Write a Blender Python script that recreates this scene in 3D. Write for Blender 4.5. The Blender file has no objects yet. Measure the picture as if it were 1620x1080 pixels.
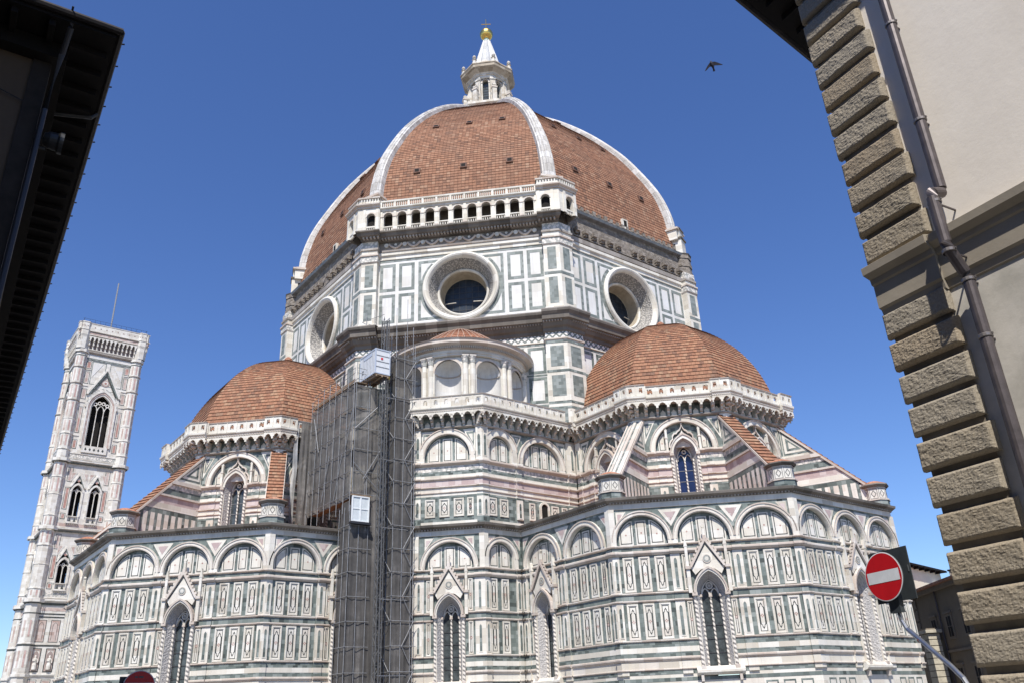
import bpy, math, random
from mathutils import Vector, Matrix, noise
R = math.radians
random.seed(7)
sc = bpy.context.scene
COL = sc.collection

# ------------------------------------------------------------------ camera, sky, sun, exposure
CAM = Vector((86.384, -64.748, 1.7))
yaw, pitch, roll = R(141.967), R(24.583), R(-2.384)
fwd = Vector((math.cos(yaw)*math.cos(pitch), math.sin(yaw)*math.cos(pitch), math.sin(pitch)))
rgt = fwd.cross(Vector((0, 0, 1))).normalized()
upv = rgt.cross(fwd)
r2 = rgt*math.cos(roll) + upv*math.sin(roll)
u2 = -rgt*math.sin(roll) + upv*math.cos(roll)
cd = bpy.data.cameras.new('camera')
cam = bpy.data.objects.new('camera', cd); COL.objects.link(cam)
cam.matrix_world = Matrix(((r2.x, u2.x, -fwd.x, CAM.x), (r2.y, u2.y, -fwd.y, CAM.y), (r2.z, u2.z, -fwd.z, CAM.z), (0, 0, 0, 1)))
cd.sensor_fit = 'HORIZONTAL'; cd.sensor_width = 36.0; cd.lens = 1313.06/1620*36
cd.clip_start = 0.1; cd.clip_end = 3000
sc.camera = cam

SUN_AZ, SUN_EL = -42.0, 55.0
w = bpy.data.worlds.new('World'); sc.world = w; w.use_nodes = True
wn = w.node_tree; bg = wn.nodes['Background']
sky = wn.nodes.new('ShaderNodeTexSky'); sky.sky_type = 'NISHITA'; sky.sun_disc = False
sky.sun_elevation = R(SUN_EL); sky.sun_rotation = R(90 - SUN_AZ)
sky.altitude = 50; sky.air_density = 1.0; sky.dust_density = 0.15; sky.ozone_density = 6.0
hs = wn.nodes.new('ShaderNodeHueSaturation'); hs.inputs['Saturation'].default_value = 1.12; hs.inputs['Hue'].default_value = 0.5115
wn.links.new(sky.outputs[0], hs.inputs['Color']); wn.links.new(hs.outputs[0], bg.inputs[0]); bg.inputs[1].default_value = 0.118
sl = bpy.data.lights.new('sun', 'SUN'); sl.energy = 4.6; sl.angle = R(0.53); sl.color = (1.0, 0.955, 0.89)
so = bpy.data.objects.new('sun', sl); COL.objects.link(so)
sdir = Vector((math.cos(R(SUN_AZ))*math.cos(R(SUN_EL)), math.sin(R(SUN_AZ))*math.cos(R(SUN_EL)), math.sin(R(SUN_EL))))
so.rotation_euler = sdir.to_track_quat('Z', 'Y').to_euler(); so.location = (60, -60, 120)
sc.view_settings.view_transform = 'Standard'; sc.view_settings.look = 'None'
sc.view_settings.gamma = 1.0; sc.view_settings.exposure = 0.46
sc.cycles.max_bounces = 6; sc.cycles.transparent_max_bounces = 12

# ------------------------------------------------------------------ materials
MATS = {}
def new_mat(name):
    m = bpy.data.materials.new(name); m.use_nodes = True
    MATS[name] = m
    nt = m.node_tree
    return m, nt, nt.nodes['Principled BSDF']
def nd(nt, t, **kw):
    n = nt.nodes.new(t)
    for k, v in kw.items():
        setattr(n, k, v)
    return n
def mth(nt, op, a, b=None, c=None):
    n = nt.nodes.new('ShaderNodeMath'); n.operation = op
    for i, x in enumerate((a, b, c)):
        if x is None: continue
        if isinstance(x, (int, float)): n.inputs[i].default_value = x
        else: nt.links.new(x, n.inputs[i])
    return n.outputs[0]
def ramp(nt, fac, stops, interp='LINEAR'):
    n = nt.nodes.new('ShaderNodeValToRGB'); n.color_ramp.interpolation = interp
    el = n.color_ramp.elements
    while len(el) < len(stops): el.new(0.5)
    for e, (p, c) in zip(el, stops):
        e.position = p; e.color = (*c, 1) if len(c) == 3 else c
    nt.links.new(fac, n.inputs[0])
    return n.outputs[0]
def mixc(nt, fac, a, b, mode='MIX'):
    n = nt.nodes.new('ShaderNodeMix'); n.data_type = 'RGBA'; n.blend_type = mode
    for s, x in ((n.inputs[0], fac), (n.inputs[6], a), (n.inputs[7], b)):
        if isinstance(x, (int, float)): s.default_value = x
        elif isinstance(x, tuple): s.default_value = (*x, 1)
        else: nt.links.new(x, s)
    return n.outputs[2]
def cells(nt, bw, bh, off=0.5, sep=False):
    """per-block random value from the UV map (metres) and distance to the block edge"""
    uv = nd(nt, 'ShaderNodeUVMap'); sp = nd(nt, 'ShaderNodeSeparateXYZ'); nt.links.new(uv.outputs[0], sp.inputs[0])
    v = mth(nt, 'DIVIDE', sp.outputs[1], bh); row = mth(nt, 'FLOOR', v)
    u = mth(nt, 'ADD', mth(nt, 'DIVIDE', sp.outputs[0], bw), mth(nt, 'MULTIPLY', mth(nt, 'MODULO', row, 2), off))
    u = mth(nt, 'ADD', u, 400.0); cx = mth(nt, 'FLOOR', u)
    oi = nd(nt, 'ShaderNodeObjectInfo'); cx = mth(nt, 'ADD', cx, mth(nt, 'FLOOR', mth(nt, 'MULTIPLY', oi.outputs['Random'], 5000.0)))
    cb = nd(nt, 'ShaderNodeCombineXYZ'); nt.links.new(cx, cb.inputs[0]); nt.links.new(row, cb.inputs[1])
    wnz = nd(nt, 'ShaderNodeTexWhiteNoise', noise_dimensions='2D'); nt.links.new(cb.outputs[0], wnz.inputs['Vector'])
    fu = mth(nt, 'FRACT', u); fv = mth(nt, 'FRACT', v)
    eu = mth(nt, 'MULTIPLY', mth(nt, 'SUBTRACT', 0.5, mth(nt, 'ABSOLUTE', mth(nt, 'SUBTRACT', fu, 0.5))), bw)
    ev = mth(nt, 'MULTIPLY', mth(nt, 'SUBTRACT', 0.5, mth(nt, 'ABSOLUTE', mth(nt, 'SUBTRACT', fv, 0.5))), bh)
    if sep: return wnz.outputs[0], eu, ev
    return wnz.outputs[0], mth(nt, 'MINIMUM', eu, ev), fv, uv.outputs[0]
def noisev(nt, scale, detail=4, vec=None, rough=0.55):
    n = nd(nt, 'ShaderNodeTexNoise'); n.inputs['Scale'].default_value = scale; n.inputs['Detail'].default_value = detail
    n.inputs['Roughness'].default_value = rough
    if vec is None:
        g = nd(nt, 'ShaderNodeTexCoord'); vec = g.outputs['Object']
    nt.links.new(vec, n.inputs['Vector'])
    return n.outputs[0]
def bump(nt, bsdf, h, strength=0.5, dist=0.02):
    b = nd(nt, 'ShaderNodeBump'); b.inputs['Strength'].default_value = strength; b.inputs['Distance'].default_value = dist
    nt.links.new(h, b.inputs['Height']); nt.links.new(b.outputs[0], bsdf.inputs['Normal'])
def blocks_mat(name, stops, bw, bh, joint=(0.25, 0.22, 0.2), jw=0.012, jmix=0.35, stain=(0.45, 0.40, 0.34), smix=0.35, rough=0.55, sscale=0.35, streak=0.0):
    m, nt, b = new_mat(name)
    val, edge, fv, uv = cells(nt, bw, bh)
    c = ramp(nt, val, stops)
    n1 = noisev(nt, sscale, 6, rough=0.65)
    f = ramp(nt, n1, [(0.42, (0, 0, 0)), (0.78, (1, 1, 1))])
    c = mixc(nt, mth(nt, 'MULTIPLY', f, smix), c, stain, 'MIX')
    if streak:
        mp = nd(nt, 'ShaderNodeMapping'); mp.inputs['Scale'].default_value = (1.6, 1.6, 0.12)
        g = nd(nt, 'ShaderNodeTexCoord'); nt.links.new(g.outputs['Object'], mp.inputs[0])
        n2 = noisev(nt, 1.0, 5, mp.outputs[0], 0.7)
        f2 = ramp(nt, n2, [(0.5, (0, 0, 0)), (0.75, (1, 1, 1))])
        c = mixc(nt, mth(nt, 'MULTIPLY', f2, streak), c, (0.16, 0.14, 0.12))
    j = mth(nt, 'LESS_THAN', edge, jw)
    c = mixc(nt, mth(nt, 'MULTIPLY', j, jmix), c, joint)
    nt.links.new(c, b.inputs['Base Color'])
    b.inputs['Roughness'].default_value = rough
    b.inputs['Specular IOR Level'].default_value = 0.3
    return m
WH = [(0.0, (0.50, 0.455, 0.38)), (0.12, (0.61, 0.57, 0.485)), (0.5, (0.70, 0.668, 0.59)), (0.85, (0.74, 0.718, 0.655)), (1.0, (0.62, 0.565, 0.49))]
blocks_mat('white_marble', WH, 1.5, 0.6, jmix=0.22, stain=(0.44, 0.385, 0.31), smix=0.5, streak=0.24)
blocks_mat('drum_marble', [(0, (0.60, 0.585, 0.55)), (0.3, (0.65, 0.64, 0.615)), (0.8, (0.68, 0.68, 0.67)), (1, (0.64, 0.60, 0.53))], 1.7, 1.2, jmix=0.12, stain=(0.48, 0.43, 0.35), smix=0.45, streak=0.22)
blocks_mat('moulding_marble', [(0, (0.48, 0.41, 0.35)), (0.5, (0.58, 0.52, 0.45)), (1, (0.63, 0.585, 0.53))], 1.4, 2.0, stain=(0.40, 0.29, 0.23), smix=0.6, streak=0.3)
blocks_mat('green_marble', [(0, (0.055, 0.066, 0.06)), (0.15, (0.11, 0.132, 0.12)), (0.5, (0.165, 0.195, 0.178)), (0.85, (0.215, 0.246, 0.228)), (1, (0.29, 0.32, 0.30))], 0.42, 0.33, joint=(0.08, 0.09, 0.085), stain=(0.10, 0.12, 0.11), smix=0.3)
blocks_mat('pale_green_marble', [(0, (0.12, 0.14, 0.13)), (0.5, (0.195, 0.22, 0.205)), (1, (0.27, 0.295, 0.28))], 0.5, 0.35, stain=(0.17, 0.2, 0.19), smix=0.4)
blocks_mat('pink_marble', [(0, (0.40, 0.295, 0.28)), (0.5, (0.48, 0.385, 0.365)), (1, (0.58, 0.50, 0.475))], 0.6, 0.6, stain=(0.45, 0.36, 0.33), smix=0.3)
blocks_mat('red_marble', [(0, (0.33, 0.17, 0.14)), (0.5, (0.40, 0.22, 0.18)), (1, (0.46, 0.29, 0.25))], 0.5, 0.7, smix=0.2)
blocks_mat('dark_inlay', [(0, (0.03, 0.037, 0.035)), (1, (0.06, 0.07, 0.066))], 0.5, 0.5, smix=0.1)
blocks_mat('tower_marble', [(0, (0.52, 0.485, 0.425)), (0.5, (0.63, 0.605, 0.55)), (1, (0.69, 0.672, 0.625))], 0.9, 0.6, jmix=0.2, stain=(0.42, 0.365, 0.32), smix=0.35, streak=0.15)
blocks_mat('tower_pink', [(0, (0.38, 0.27, 0.23)), (0.5, (0.46, 0.36, 0.32)), (1, (0.54, 0.455, 0.415))], 0.6, 0.6, smix=0.2)
blocks_mat('cornice_stone', [(0, (0.085, 0.075, 0.063)), (0.5, (0.15, 0.132, 0.112)), (1, (0.22, 0.195, 0.168))], 1.2, 3.0, stain=(0.05, 0.045, 0.04), smix=0.6, rough=0.8, streak=0.5)
blocks_mat('grey_cornice', [(0, (0.28, 0.25, 0.22)), (0.5, (0.38, 0.345, 0.31)), (1, (0.47, 0.43, 0.39))], 1.2, 3.0, stain=(0.16, 0.14, 0.12), smix=0.7, rough=0.8, streak=0.4)
def rubble():
    m, nt, b = new_mat('rough_masonry')
    val, edge, fv, uv = cells(nt, 0.55, 0.28)
    c = ramp(nt, val, [(0, (0.17, 0.145, 0.12)), (0.5, (0.26, 0.225, 0.19)), (0.9, (0.34, 0.30, 0.26)), (1, (0.12, 0.1, 0.09))])
    n = noisev(nt, 2.5, 6, rough=0.7)
    c = mixc(nt, ramp(nt, n, [(0.4, (0, 0, 0)), (0.7, (1, 1, 1))]), c, (0.13, 0.11, 0.09))
    nt.links.new(c, b.inputs['Base Color']); b.inputs['Roughness'].default_value = 0.9
    bump(nt, b, n, 1.0, 0.15)
rubble()
def tile(name, stops, tw, th, gap=(0.045, 0.022, 0.015), gw=0.03, moss=0.2, off=0.5, vj=0.4, hj=0.75):
    m, nt, b = new_mat(name)
    val, eu, ev = cells(nt, tw, th, off, True)
    c = ramp(nt, val, stops)
    n = noisev(nt, 0.22, 5, rough=0.6)
    c = mixc(nt, mth(nt, 'MULTIPLY', ramp(nt, n, [(0.45, (0, 0, 0)), (0.7, (1, 1, 1))]), moss), c, (0.16, 0.10, 0.07))
    mp = nd(nt, 'ShaderNodeMapping'); mp.inputs['Scale'].default_value = (0.9, 0.9, 0.09)
    g = nd(nt, 'ShaderNodeTexCoord'); nt.links.new(g.outputs['Object'], mp.inputs[0])
    n2 = noisev(nt, 1.0, 5, mp.outputs[0], 0.65)
    c = mixc(nt, mth(nt, 'MULTIPLY', ramp(nt, n2, [(0.55, (0, 0, 0)), (0.75, (1, 1, 1))]), 0.4), c, (0.14, 0.085, 0.06))
    n3 = noisev(nt, 7.0, 4)
    c = mixc(nt, 0.25, c, ramp(nt, n3, [(0.3, (0.22, 0.11, 0.075)), (0.7, (0.58, 0.33, 0.22))]), 'MIX')
    jv = mth(nt, 'LESS_THAN', eu, gw); jh = mth(nt, 'LESS_THAN', ev, gw*1.1)
    c = mixc(nt, mth(nt, 'MAXIMUM', mth(nt, 'MULTIPLY', jv, vj), mth(nt, 'MULTIPLY', jh, hj)), c, gap)
    nt.links.new(c, b.inputs['Base Color']); b.inputs['Roughness'].default_value = 0.8
    b.inputs['Specular IOR Level'].default_value = 0.15
    h = mth(nt, 'ADD', mth(nt, 'MINIMUM', mth(nt, 'MULTIPLY', eu, 8.0), 1.0), mth(nt, 'MULTIPLY', n3, 0.8))
    bump(nt, b, h, 0.5, 0.05)
tile('dome_tiles', [(0, (0.085, 0.05, 0.036)), (0.15, (0.165, 0.08, 0.048)), (0.55, (0.238, 0.114, 0.066)), (0.85, (0.28, 0.146, 0.088)), (1, (0.32, 0.205, 0.135))], 0.46, 0.46, gw=0.028, moss=0.6, off=0.04, vj=0.5, hj=0.6)
tile('tribune_tiles', [(0, (0.10, 0.055, 0.038)), (0.15, (0.195, 0.088, 0.05)), (0.5, (0.26, 0.118, 0.065)), (0.8, (0.30, 0.155, 0.088)), (0.92, (0.32, 0.205, 0.125)), (1, (0.12, 0.075, 0.053))], 0.4, 0.42, gw=0.025, moss=0.5, vj=0.3, hj=0.6)
blocks_mat('lantern_marble', [(0, (0.50, 0.455, 0.38)), (0.5, (0.62, 0.585, 0.52)), (1, (0.68, 0.66, 0.62))], 0.6, 0.5, jmix=0.3, stain=(0.36, 0.29, 0.20), smix=0.75, sscale=0.9, streak=0.4)
tile('roof_tiles', [(0, (0.30, 0.12, 0.07)), (0.5, (0.45, 0.19, 0.11)), (1, (0.50, 0.28, 0.18))], 0.25, 0.4, gw=0.025, moss=0.5)
def flat(name, col, rough=0.7, metal=0.0, var=0.0, scale=3.0, spec=0.3, bmp=0.0):
    m, nt, b = new_mat(name)
    if var:
        n = noisev(nt, scale, 6, rough=0.65)
        lo = tuple(max(0, c*(1-var)) for c in col); hi = tuple(min(1, c*(1+var)) for c in col)
        nt.links.new(ramp(nt, n, [(0.3, lo), (0.7, hi)]), b.inputs['Base Color'])
        if bmp: bump(nt, b, n, bmp, 0.03)
    else:
        b.inputs['Base Color'].default_value = (*col, 1)
    b.inputs['Roughness'].default_value = rough; b.inputs['Metallic'].default_value = metal
    b.inputs['Specular IOR Level'].default_value = spec
    return m
flat('gold', (0.83, 0.56, 0.16), 0.28, 1.0, 0.15, 1.5)
flat('window_glass', (0.06, 0.07, 0.072), 0.12, 0.0, 0.5, 2.0, 0.5)
flat('sky_tinted_glass', (0.012, 0.018, 0.06), 0.10, 0.0, 0.3, 2.0, 0.6)  # dark blue sky reflection put into the pane's base colour
flat('oculus_glass', (0.02, 0.027, 0.036), 0.3, 0.0, 0.7, 0.7, 0.3)
flat('reveal_plaster', (0.36, 0.31, 0.235), 0.9, 0, 0.2, 1.5)
flat('dark_void', (0.012, 0.010, 0.009), 0.9)
flat('lead_bar', (0.05, 0.05, 0.055), 0.6)
flat('steel_grey', (0.26, 0.265, 0.275), 0.6, 0.2, 0.25, 4)
flat('galvanised', (0.45, 0.47, 0.50), 0.3, 0.9, 0.15, 8)
flat('cabin_grey', (0.62, 0.635, 0.65), 0.5, 0.0, 0.08, 2)
flat('cabin_frame', (0.50, 0.54, 0.60), 0.4, 0.2)
flat('gate_white', (0.72, 0.74, 0.74), 0.5, 0.0, 0.06, 3)
flat('dark_metal', (0.05, 0.05, 0.055), 0.5, 0.5)
flat('plank_wood', (0.22, 0.16, 0.11), 0.8, 0.0, 0.3, 3)
flat('sign_red', (0.50, 0.012, 0.018), 0.35, 0.0, 0.10, 5)
flat('sign_white', (0.66, 0.68, 0.70), 0.35, 0.0, 0.10, 7)
flat('sign_black', (0.04, 0.047, 0.052), 0.45, 0.0, 0.2, 6)
flat('sign_grey', (0.10, 0.11, 0.115), 0.5)
flat('red_paint', (0.55, 0.03, 0.04), 0.5)
flat('drainpipe_brown', (0.105, 0.09, 0.09), 0.42, 0.4, 0.25, 6)
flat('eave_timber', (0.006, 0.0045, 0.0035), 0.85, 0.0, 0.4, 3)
flat('copper_gutter', (0.025, 0.021, 0.019), 0.6, 0.3, 0.3, 5)
flat('shutter_green', (0.05, 0.075, 0.06), 0.6)
flat('plain_stone', (0.27, 0.24, 0.205), 0.85, 0.0, 0.25, 2.5, 0.2, 0.3)
flat('feather', (0.035, 0.035, 0.045), 0.7, 0.0, 0.5, 30)
flat('pipe_ring', (0.22, 0.20, 0.19), 0.4, 0.6)
flat('yellow_paint', (0.6, 0.42, 0.03), 0.5)
flat('lamp_grey', (0.04, 0.041, 0.042), 0.4, 0.4)
def plaster(name, col, stain, sm=0.5, sc_=0.6):
    m, nt, b = new_mat(name)
    n = noisev(nt, sc_, 8, rough=0.65)
    c = mixc(nt, mth(nt, 'MULTIPLY', ramp(nt, n, [(0.4, (0, 0, 0)), (0.75, (1, 1, 1))]), sm), col, stain)
    mp = nd(nt, 'ShaderNodeMapping'); mp.inputs['Scale'].default_value = (2.5, 2.5, 0.15)
    g = nd(nt, 'ShaderNodeTexCoord'); nt.links.new(g.outputs['Object'], mp.inputs[0])
    n2 = noisev(nt, 1.0, 6, mp.outputs[0], 0.7)
    c = mixc(nt, mth(nt, 'MULTIPLY', ramp(nt, n2, [(0.52, (0, 0, 0)), (0.8, (1, 1, 1))]), 0.3), c, stain)
    nt.links.new(c, b.inputs['Base Color']); b.inputs['Roughness'].default_value = 0.9
    b.inputs['Specular IOR Level'].default_value = 0.15
    n4 = noisev(nt, 5, 8, rough=0.7)
    bump(nt, b, n4, 0.25, 0.02)
plaster('cream_plaster', (0.80, 0.735, 0.64), (0.65, 0.585, 0.495))
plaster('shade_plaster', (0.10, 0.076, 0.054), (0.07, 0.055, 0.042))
plaster('house_cream', (0.72, 0.67, 0.54), (0.55, 0.5, 0.4))
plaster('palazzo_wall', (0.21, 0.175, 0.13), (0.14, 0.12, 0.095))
plaster('weathered_render', (0.58, 0.54, 0.47), (0.34, 0.32, 0.27), 0.9, 1.2)
def sandstone():
    m, nt, b = new_mat('quoin_sandstone')
    oi = nd(nt, 'ShaderNodeObjectInfo')
    c = ramp(nt, oi.outputs['Random'], [(0, (0.26, 0.205, 0.13)), (0.35, (0.30, 0.25, 0.175)), (0.6, (0.31, 0.272, 0.21)), (0.8, (0.31, 0.235, 0.145)), (1, (0.29, 0.205, 0.12))])
    n = noisev(nt, 1.6, 6, rough=0.6)
    c = mixc(nt, mth(nt, 'MULTIPLY', ramp(nt, n, [(0.35, (0, 0, 0)), (0.7, (1, 1, 1))]), 0.5), c, (0.27, 0.245, 0.195))
    n2 = noisev(nt, 28, 6, rough=0.75)
    c = mixc(nt, 0.35, c, ramp(nt, n2, [(0.3, (0.12, 0.1, 0.08)), (0.7, (0.55, 0.49, 0.4))]))
    nt.links.new(c, b.inputs['Base Color']); b.inputs['Roughness'].default_value = 0.95
    b.inputs['Specular IOR Level'].default_value = 0.1
    n3 = noisev(nt, 20, 6, rough=0.6)
    bump(nt, b, n3, 0.8, 0.022)
sandstone()
def twisted():
    m, nt, b = new_mat('twisted_marble')
    uv = nd(nt, 'ShaderNodeUVMap'); sp = nd(nt, 'ShaderNodeSeparateXYZ'); nt.links.new(uv.outputs[0], sp.inputs[0])
    f = mth(nt, 'FRACT', mth(nt, 'ADD', mth(nt, 'MULTIPLY', sp.outputs[1], 3.0), sp.outputs[0]))
    k = mth(nt, 'LESS_THAN', f, 0.42)
    nt.links.new(mixc(nt, k, (0.64, 0.59, 0.52), (0.30, 0.28, 0.26)), b.inputs['Base Color'])
    h = mth(nt, 'ABSOLUTE', mth(nt, 'SUBTRACT', f, 0.5)); bump(nt, b, h, 0.8, 0.08)
    b.inputs['Roughness'].default_value = 0.6
twisted()
def carved(name, base, dark, scale, thr=0.5):
    m, nt, b = new_mat(name)
    v = nd(nt, 'ShaderNodeTexVoronoi'); v.inputs['Scale'].default_value = scale
    uv = nd(nt, 'ShaderNodeUVMap'); nt.links.new(uv.outputs[0], v.inputs['Vector'])
    c = ramp(nt, v.outputs['Distance'], [(thr-0.12, base), (thr+0.12, dark)])
    nt.links.new(c, b.inputs['Base Color']); b.inputs['Roughness'].default_value = 0.7
    bump(nt, b, mth(nt, 'SUBTRACT', 1.0, v.outputs['Distance']), 0.8, 0.06)
carved('carved_frieze', (0.68, 0.63, 0.57), (0.36, 0.36, 0.33), 3.2, 0.5)
carved('oculus_carving', (0.46, 0.43, 0.385), (0.20, 0.19, 0.175), 6.0, 0.42)
def lattice():
    m, nt, b = new_mat('lattice_frieze')
    uv = nd(nt, 'ShaderNodeUVMap'); sp = nd(nt, 'ShaderNodeSeparateXYZ'); nt.links.new(uv.outputs[0], sp.inputs[0])
    a = mth(nt, 'FRACT', mth(nt, 'MULTIPLY', mth(nt, 'ADD', sp.outputs[0], sp.outputs[1]), 1.36))
    d = mth(nt, 'FRACT', mth(nt, 'MULTIPLY', mth(nt, 'SUBTRACT', sp.outputs[0], sp.outputs[1]), 1.36))
    k = mth(nt, 'MAXIMUM', mth(nt, 'LESS_THAN', mth(nt, 'ABSOLUTE', mth(nt, 'SUBTRACT', a, 0.5)), 0.17), mth(nt, 'LESS_THAN', mth(nt, 'ABSOLUTE', mth(nt, 'SUBTRACT', d, 0.5)), 0.17))
    nt.links.new(mixc(nt, k, (0.70, 0.66, 0.61), (0.13, 0.15, 0.14)), b.inputs['Base Color']); b.inputs['Roughness'].default_value = 0.6
lattice()
def netting(name, col, alpha):
    m, nt, b = new_mat(name)
    n = noisev(nt, 1.1, 7, rough=0.6)
    mp = nd(nt, 'ShaderNodeMapping'); mp.inputs['Scale'].default_value = (3, 3, 0.12)
    g = nd(nt, 'ShaderNodeTexCoord'); nt.links.new(g.outputs['Object'], mp.inputs[0])
    n2 = noisev(nt, 1.0, 6, mp.outputs[0], 0.65)
    c = ramp(nt, mth(nt, 'ADD', mth(nt, 'MULTIPLY', n, 0.45), mth(nt, 'MULTIPLY', n2, 0.55)), [(0.32, tuple(x*0.55 for x in col)), (0.55, col), (0.72, tuple(min(1, x*2.0) for x in col))])
    nt.links.new(c, b.inputs['Base Color']); b.inputs['Roughness'].default_value = 0.85
    b.inputs['Specular IOR Level'].default_value = 0.1
    tr = nd(nt, 'ShaderNodeBsdfTransparent'); mx = nd(nt, 'ShaderNodeMixShader')
    mx.inputs[0].default_value = alpha
    out = nt.nodes['Material Output']
    nt.links.new(tr.outputs[0], mx.inputs[1]); nt.links.new(b.outputs[0], mx.inputs[2]); nt.links.new(mx.outputs[0], out.inputs[0])
    b2 = nd(nt, 'ShaderNodeBump'); b2.inputs['Strength'].default_value = 0.6; b2.inputs['Distance'].default_value = 0.15
    nt.links.new(n2, b2.inputs['Height']); nt.links.new(b2.outputs[0], b.inputs['Normal'])
netting('debris_netting', (0.15, 0.142, 0.134), 0.9)
netting('dark_netting', (0.115, 0.109, 0.103), 0.9)
netting('white_netting', (0.42, 0.42, 0.42), 0.8)
def paving():
    m, nt, b = new_mat('piazza_paving')
    br = nd(nt, 'ShaderNodeTexBrick'); g = nd(nt, 'ShaderNodeTexCoord'); nt.links.new(g.outputs['Object'], br.inputs['Vector'])
    br.inputs['Scale'].default_value = 0.8; br.inputs['Color1'].default_value = (0.20, 0.195, 0.185, 1); br.inputs['Color2'].default_value = (0.27, 0.26, 0.245, 1)
    br.inputs['Mortar'].default_value = (0.10, 0.095, 0.09, 1); br.inputs['Mortar Size'].default_value = 0.012
    n = noisev(nt, 0.5, 6); c = mixc(nt, mth(nt, 'MULTIPLY', n, 0.4), br.outputs[0], (0.15, 0.145, 0.14))
    nt.links.new(c, b.inputs['Base Color']); b.inputs['Roughness'].default_value = 0.8
paving()

carved('grey_jamb', (0.36, 0.35, 0.34), (0.48, 0.46, 0.44), 9.0)
flat('pale_tile', (0.36, 0.25, 0.19), 0.8, 0, 0.2, 4)
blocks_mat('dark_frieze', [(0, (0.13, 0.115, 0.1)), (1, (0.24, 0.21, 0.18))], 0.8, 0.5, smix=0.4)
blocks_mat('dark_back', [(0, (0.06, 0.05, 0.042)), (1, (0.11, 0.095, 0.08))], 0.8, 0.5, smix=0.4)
flat('grey_metal', (0.23, 0.235, 0.24), 0.5, 0.5, 0.3, 1.5)
flat('dark_tile', (0.13, 0.07, 0.05), 0.8, 0, 0.3, 3)
blocks_mat('rib_marble', [(0, (0.44, 0.42, 0.385)), (0.5, (0.55, 0.53, 0.50)), (1, (0.62, 0.61, 0.59))], 0.9, 1.1, joint=(0.15, 0.135, 0.12), jw=0.035, jmix=0.6, stain=(0.25, 0.225, 0.20), smix=0.7, sscale=0.6, streak=0.4)
blocks_mat('lantern_cornice', [(0, (0.26, 0.21, 0.15)), (0.5, (0.40, 0.335, 0.25)), (1, (0.50, 0.44, 0.35))], 0.9, 0.7, stain=(0.22, 0.18, 0.13), smix=0.5)
blocks_mat('cone_marble', [(0, (0.5, 0.495, 0.48)), (1, (0.63, 0.63, 0.62))], 0.5, 0.8, stain=(0.35, 0.36, 0.34), smix=0.6, sscale=0.8)
flat('verdigris', (0.30, 0.40, 0.34), 0.6, 0.2, 0.3, 4)
flat('niche_shade', (0.30, 0.24, 0.22), 0.8, 0, 0.2, 3)
blocks_mat('red_panel', [(0, (0.42, 0.27, 0.24)), (1, (0.52, 0.38, 0.35))], 0.5, 0.7, smix=0.2)
flat('gate_panel', (0.56, 0.60, 0.61), 0.5, 0, 0.1, 2)
flat('mast_grey', (0.10, 0.102, 0.105), 0.65, 0.0, 0.2, 5)
flat('timber_floor', (0.30, 0.22, 0.15), 0.8, 0, 0.3, 4)
flat('quoin_joint', (0.19, 0.165, 0.13), 0.95, 0, 0.3, 3)
plaster('string_stone', (0.32, 0.28, 0.22), (0.21, 0.185, 0.145), 0.6, 1.5)
flat('corner_strip', (0.03, 0.025, 0.021), 0.9, 0, 0.25, 3)
flat('lamp_glass', (0.30, 0.32, 0.34), 0.15)
flat('palazzo_trim', (0.20, 0.17, 0.135), 0.9, 0, 0.2, 2)
flat('pier_stone', (0.46, 0.42, 0.33), 0.9, 0, 0.2, 2)
flat('clamp_rust', (0.30, 0.09, 0.06), 0.6)

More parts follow.
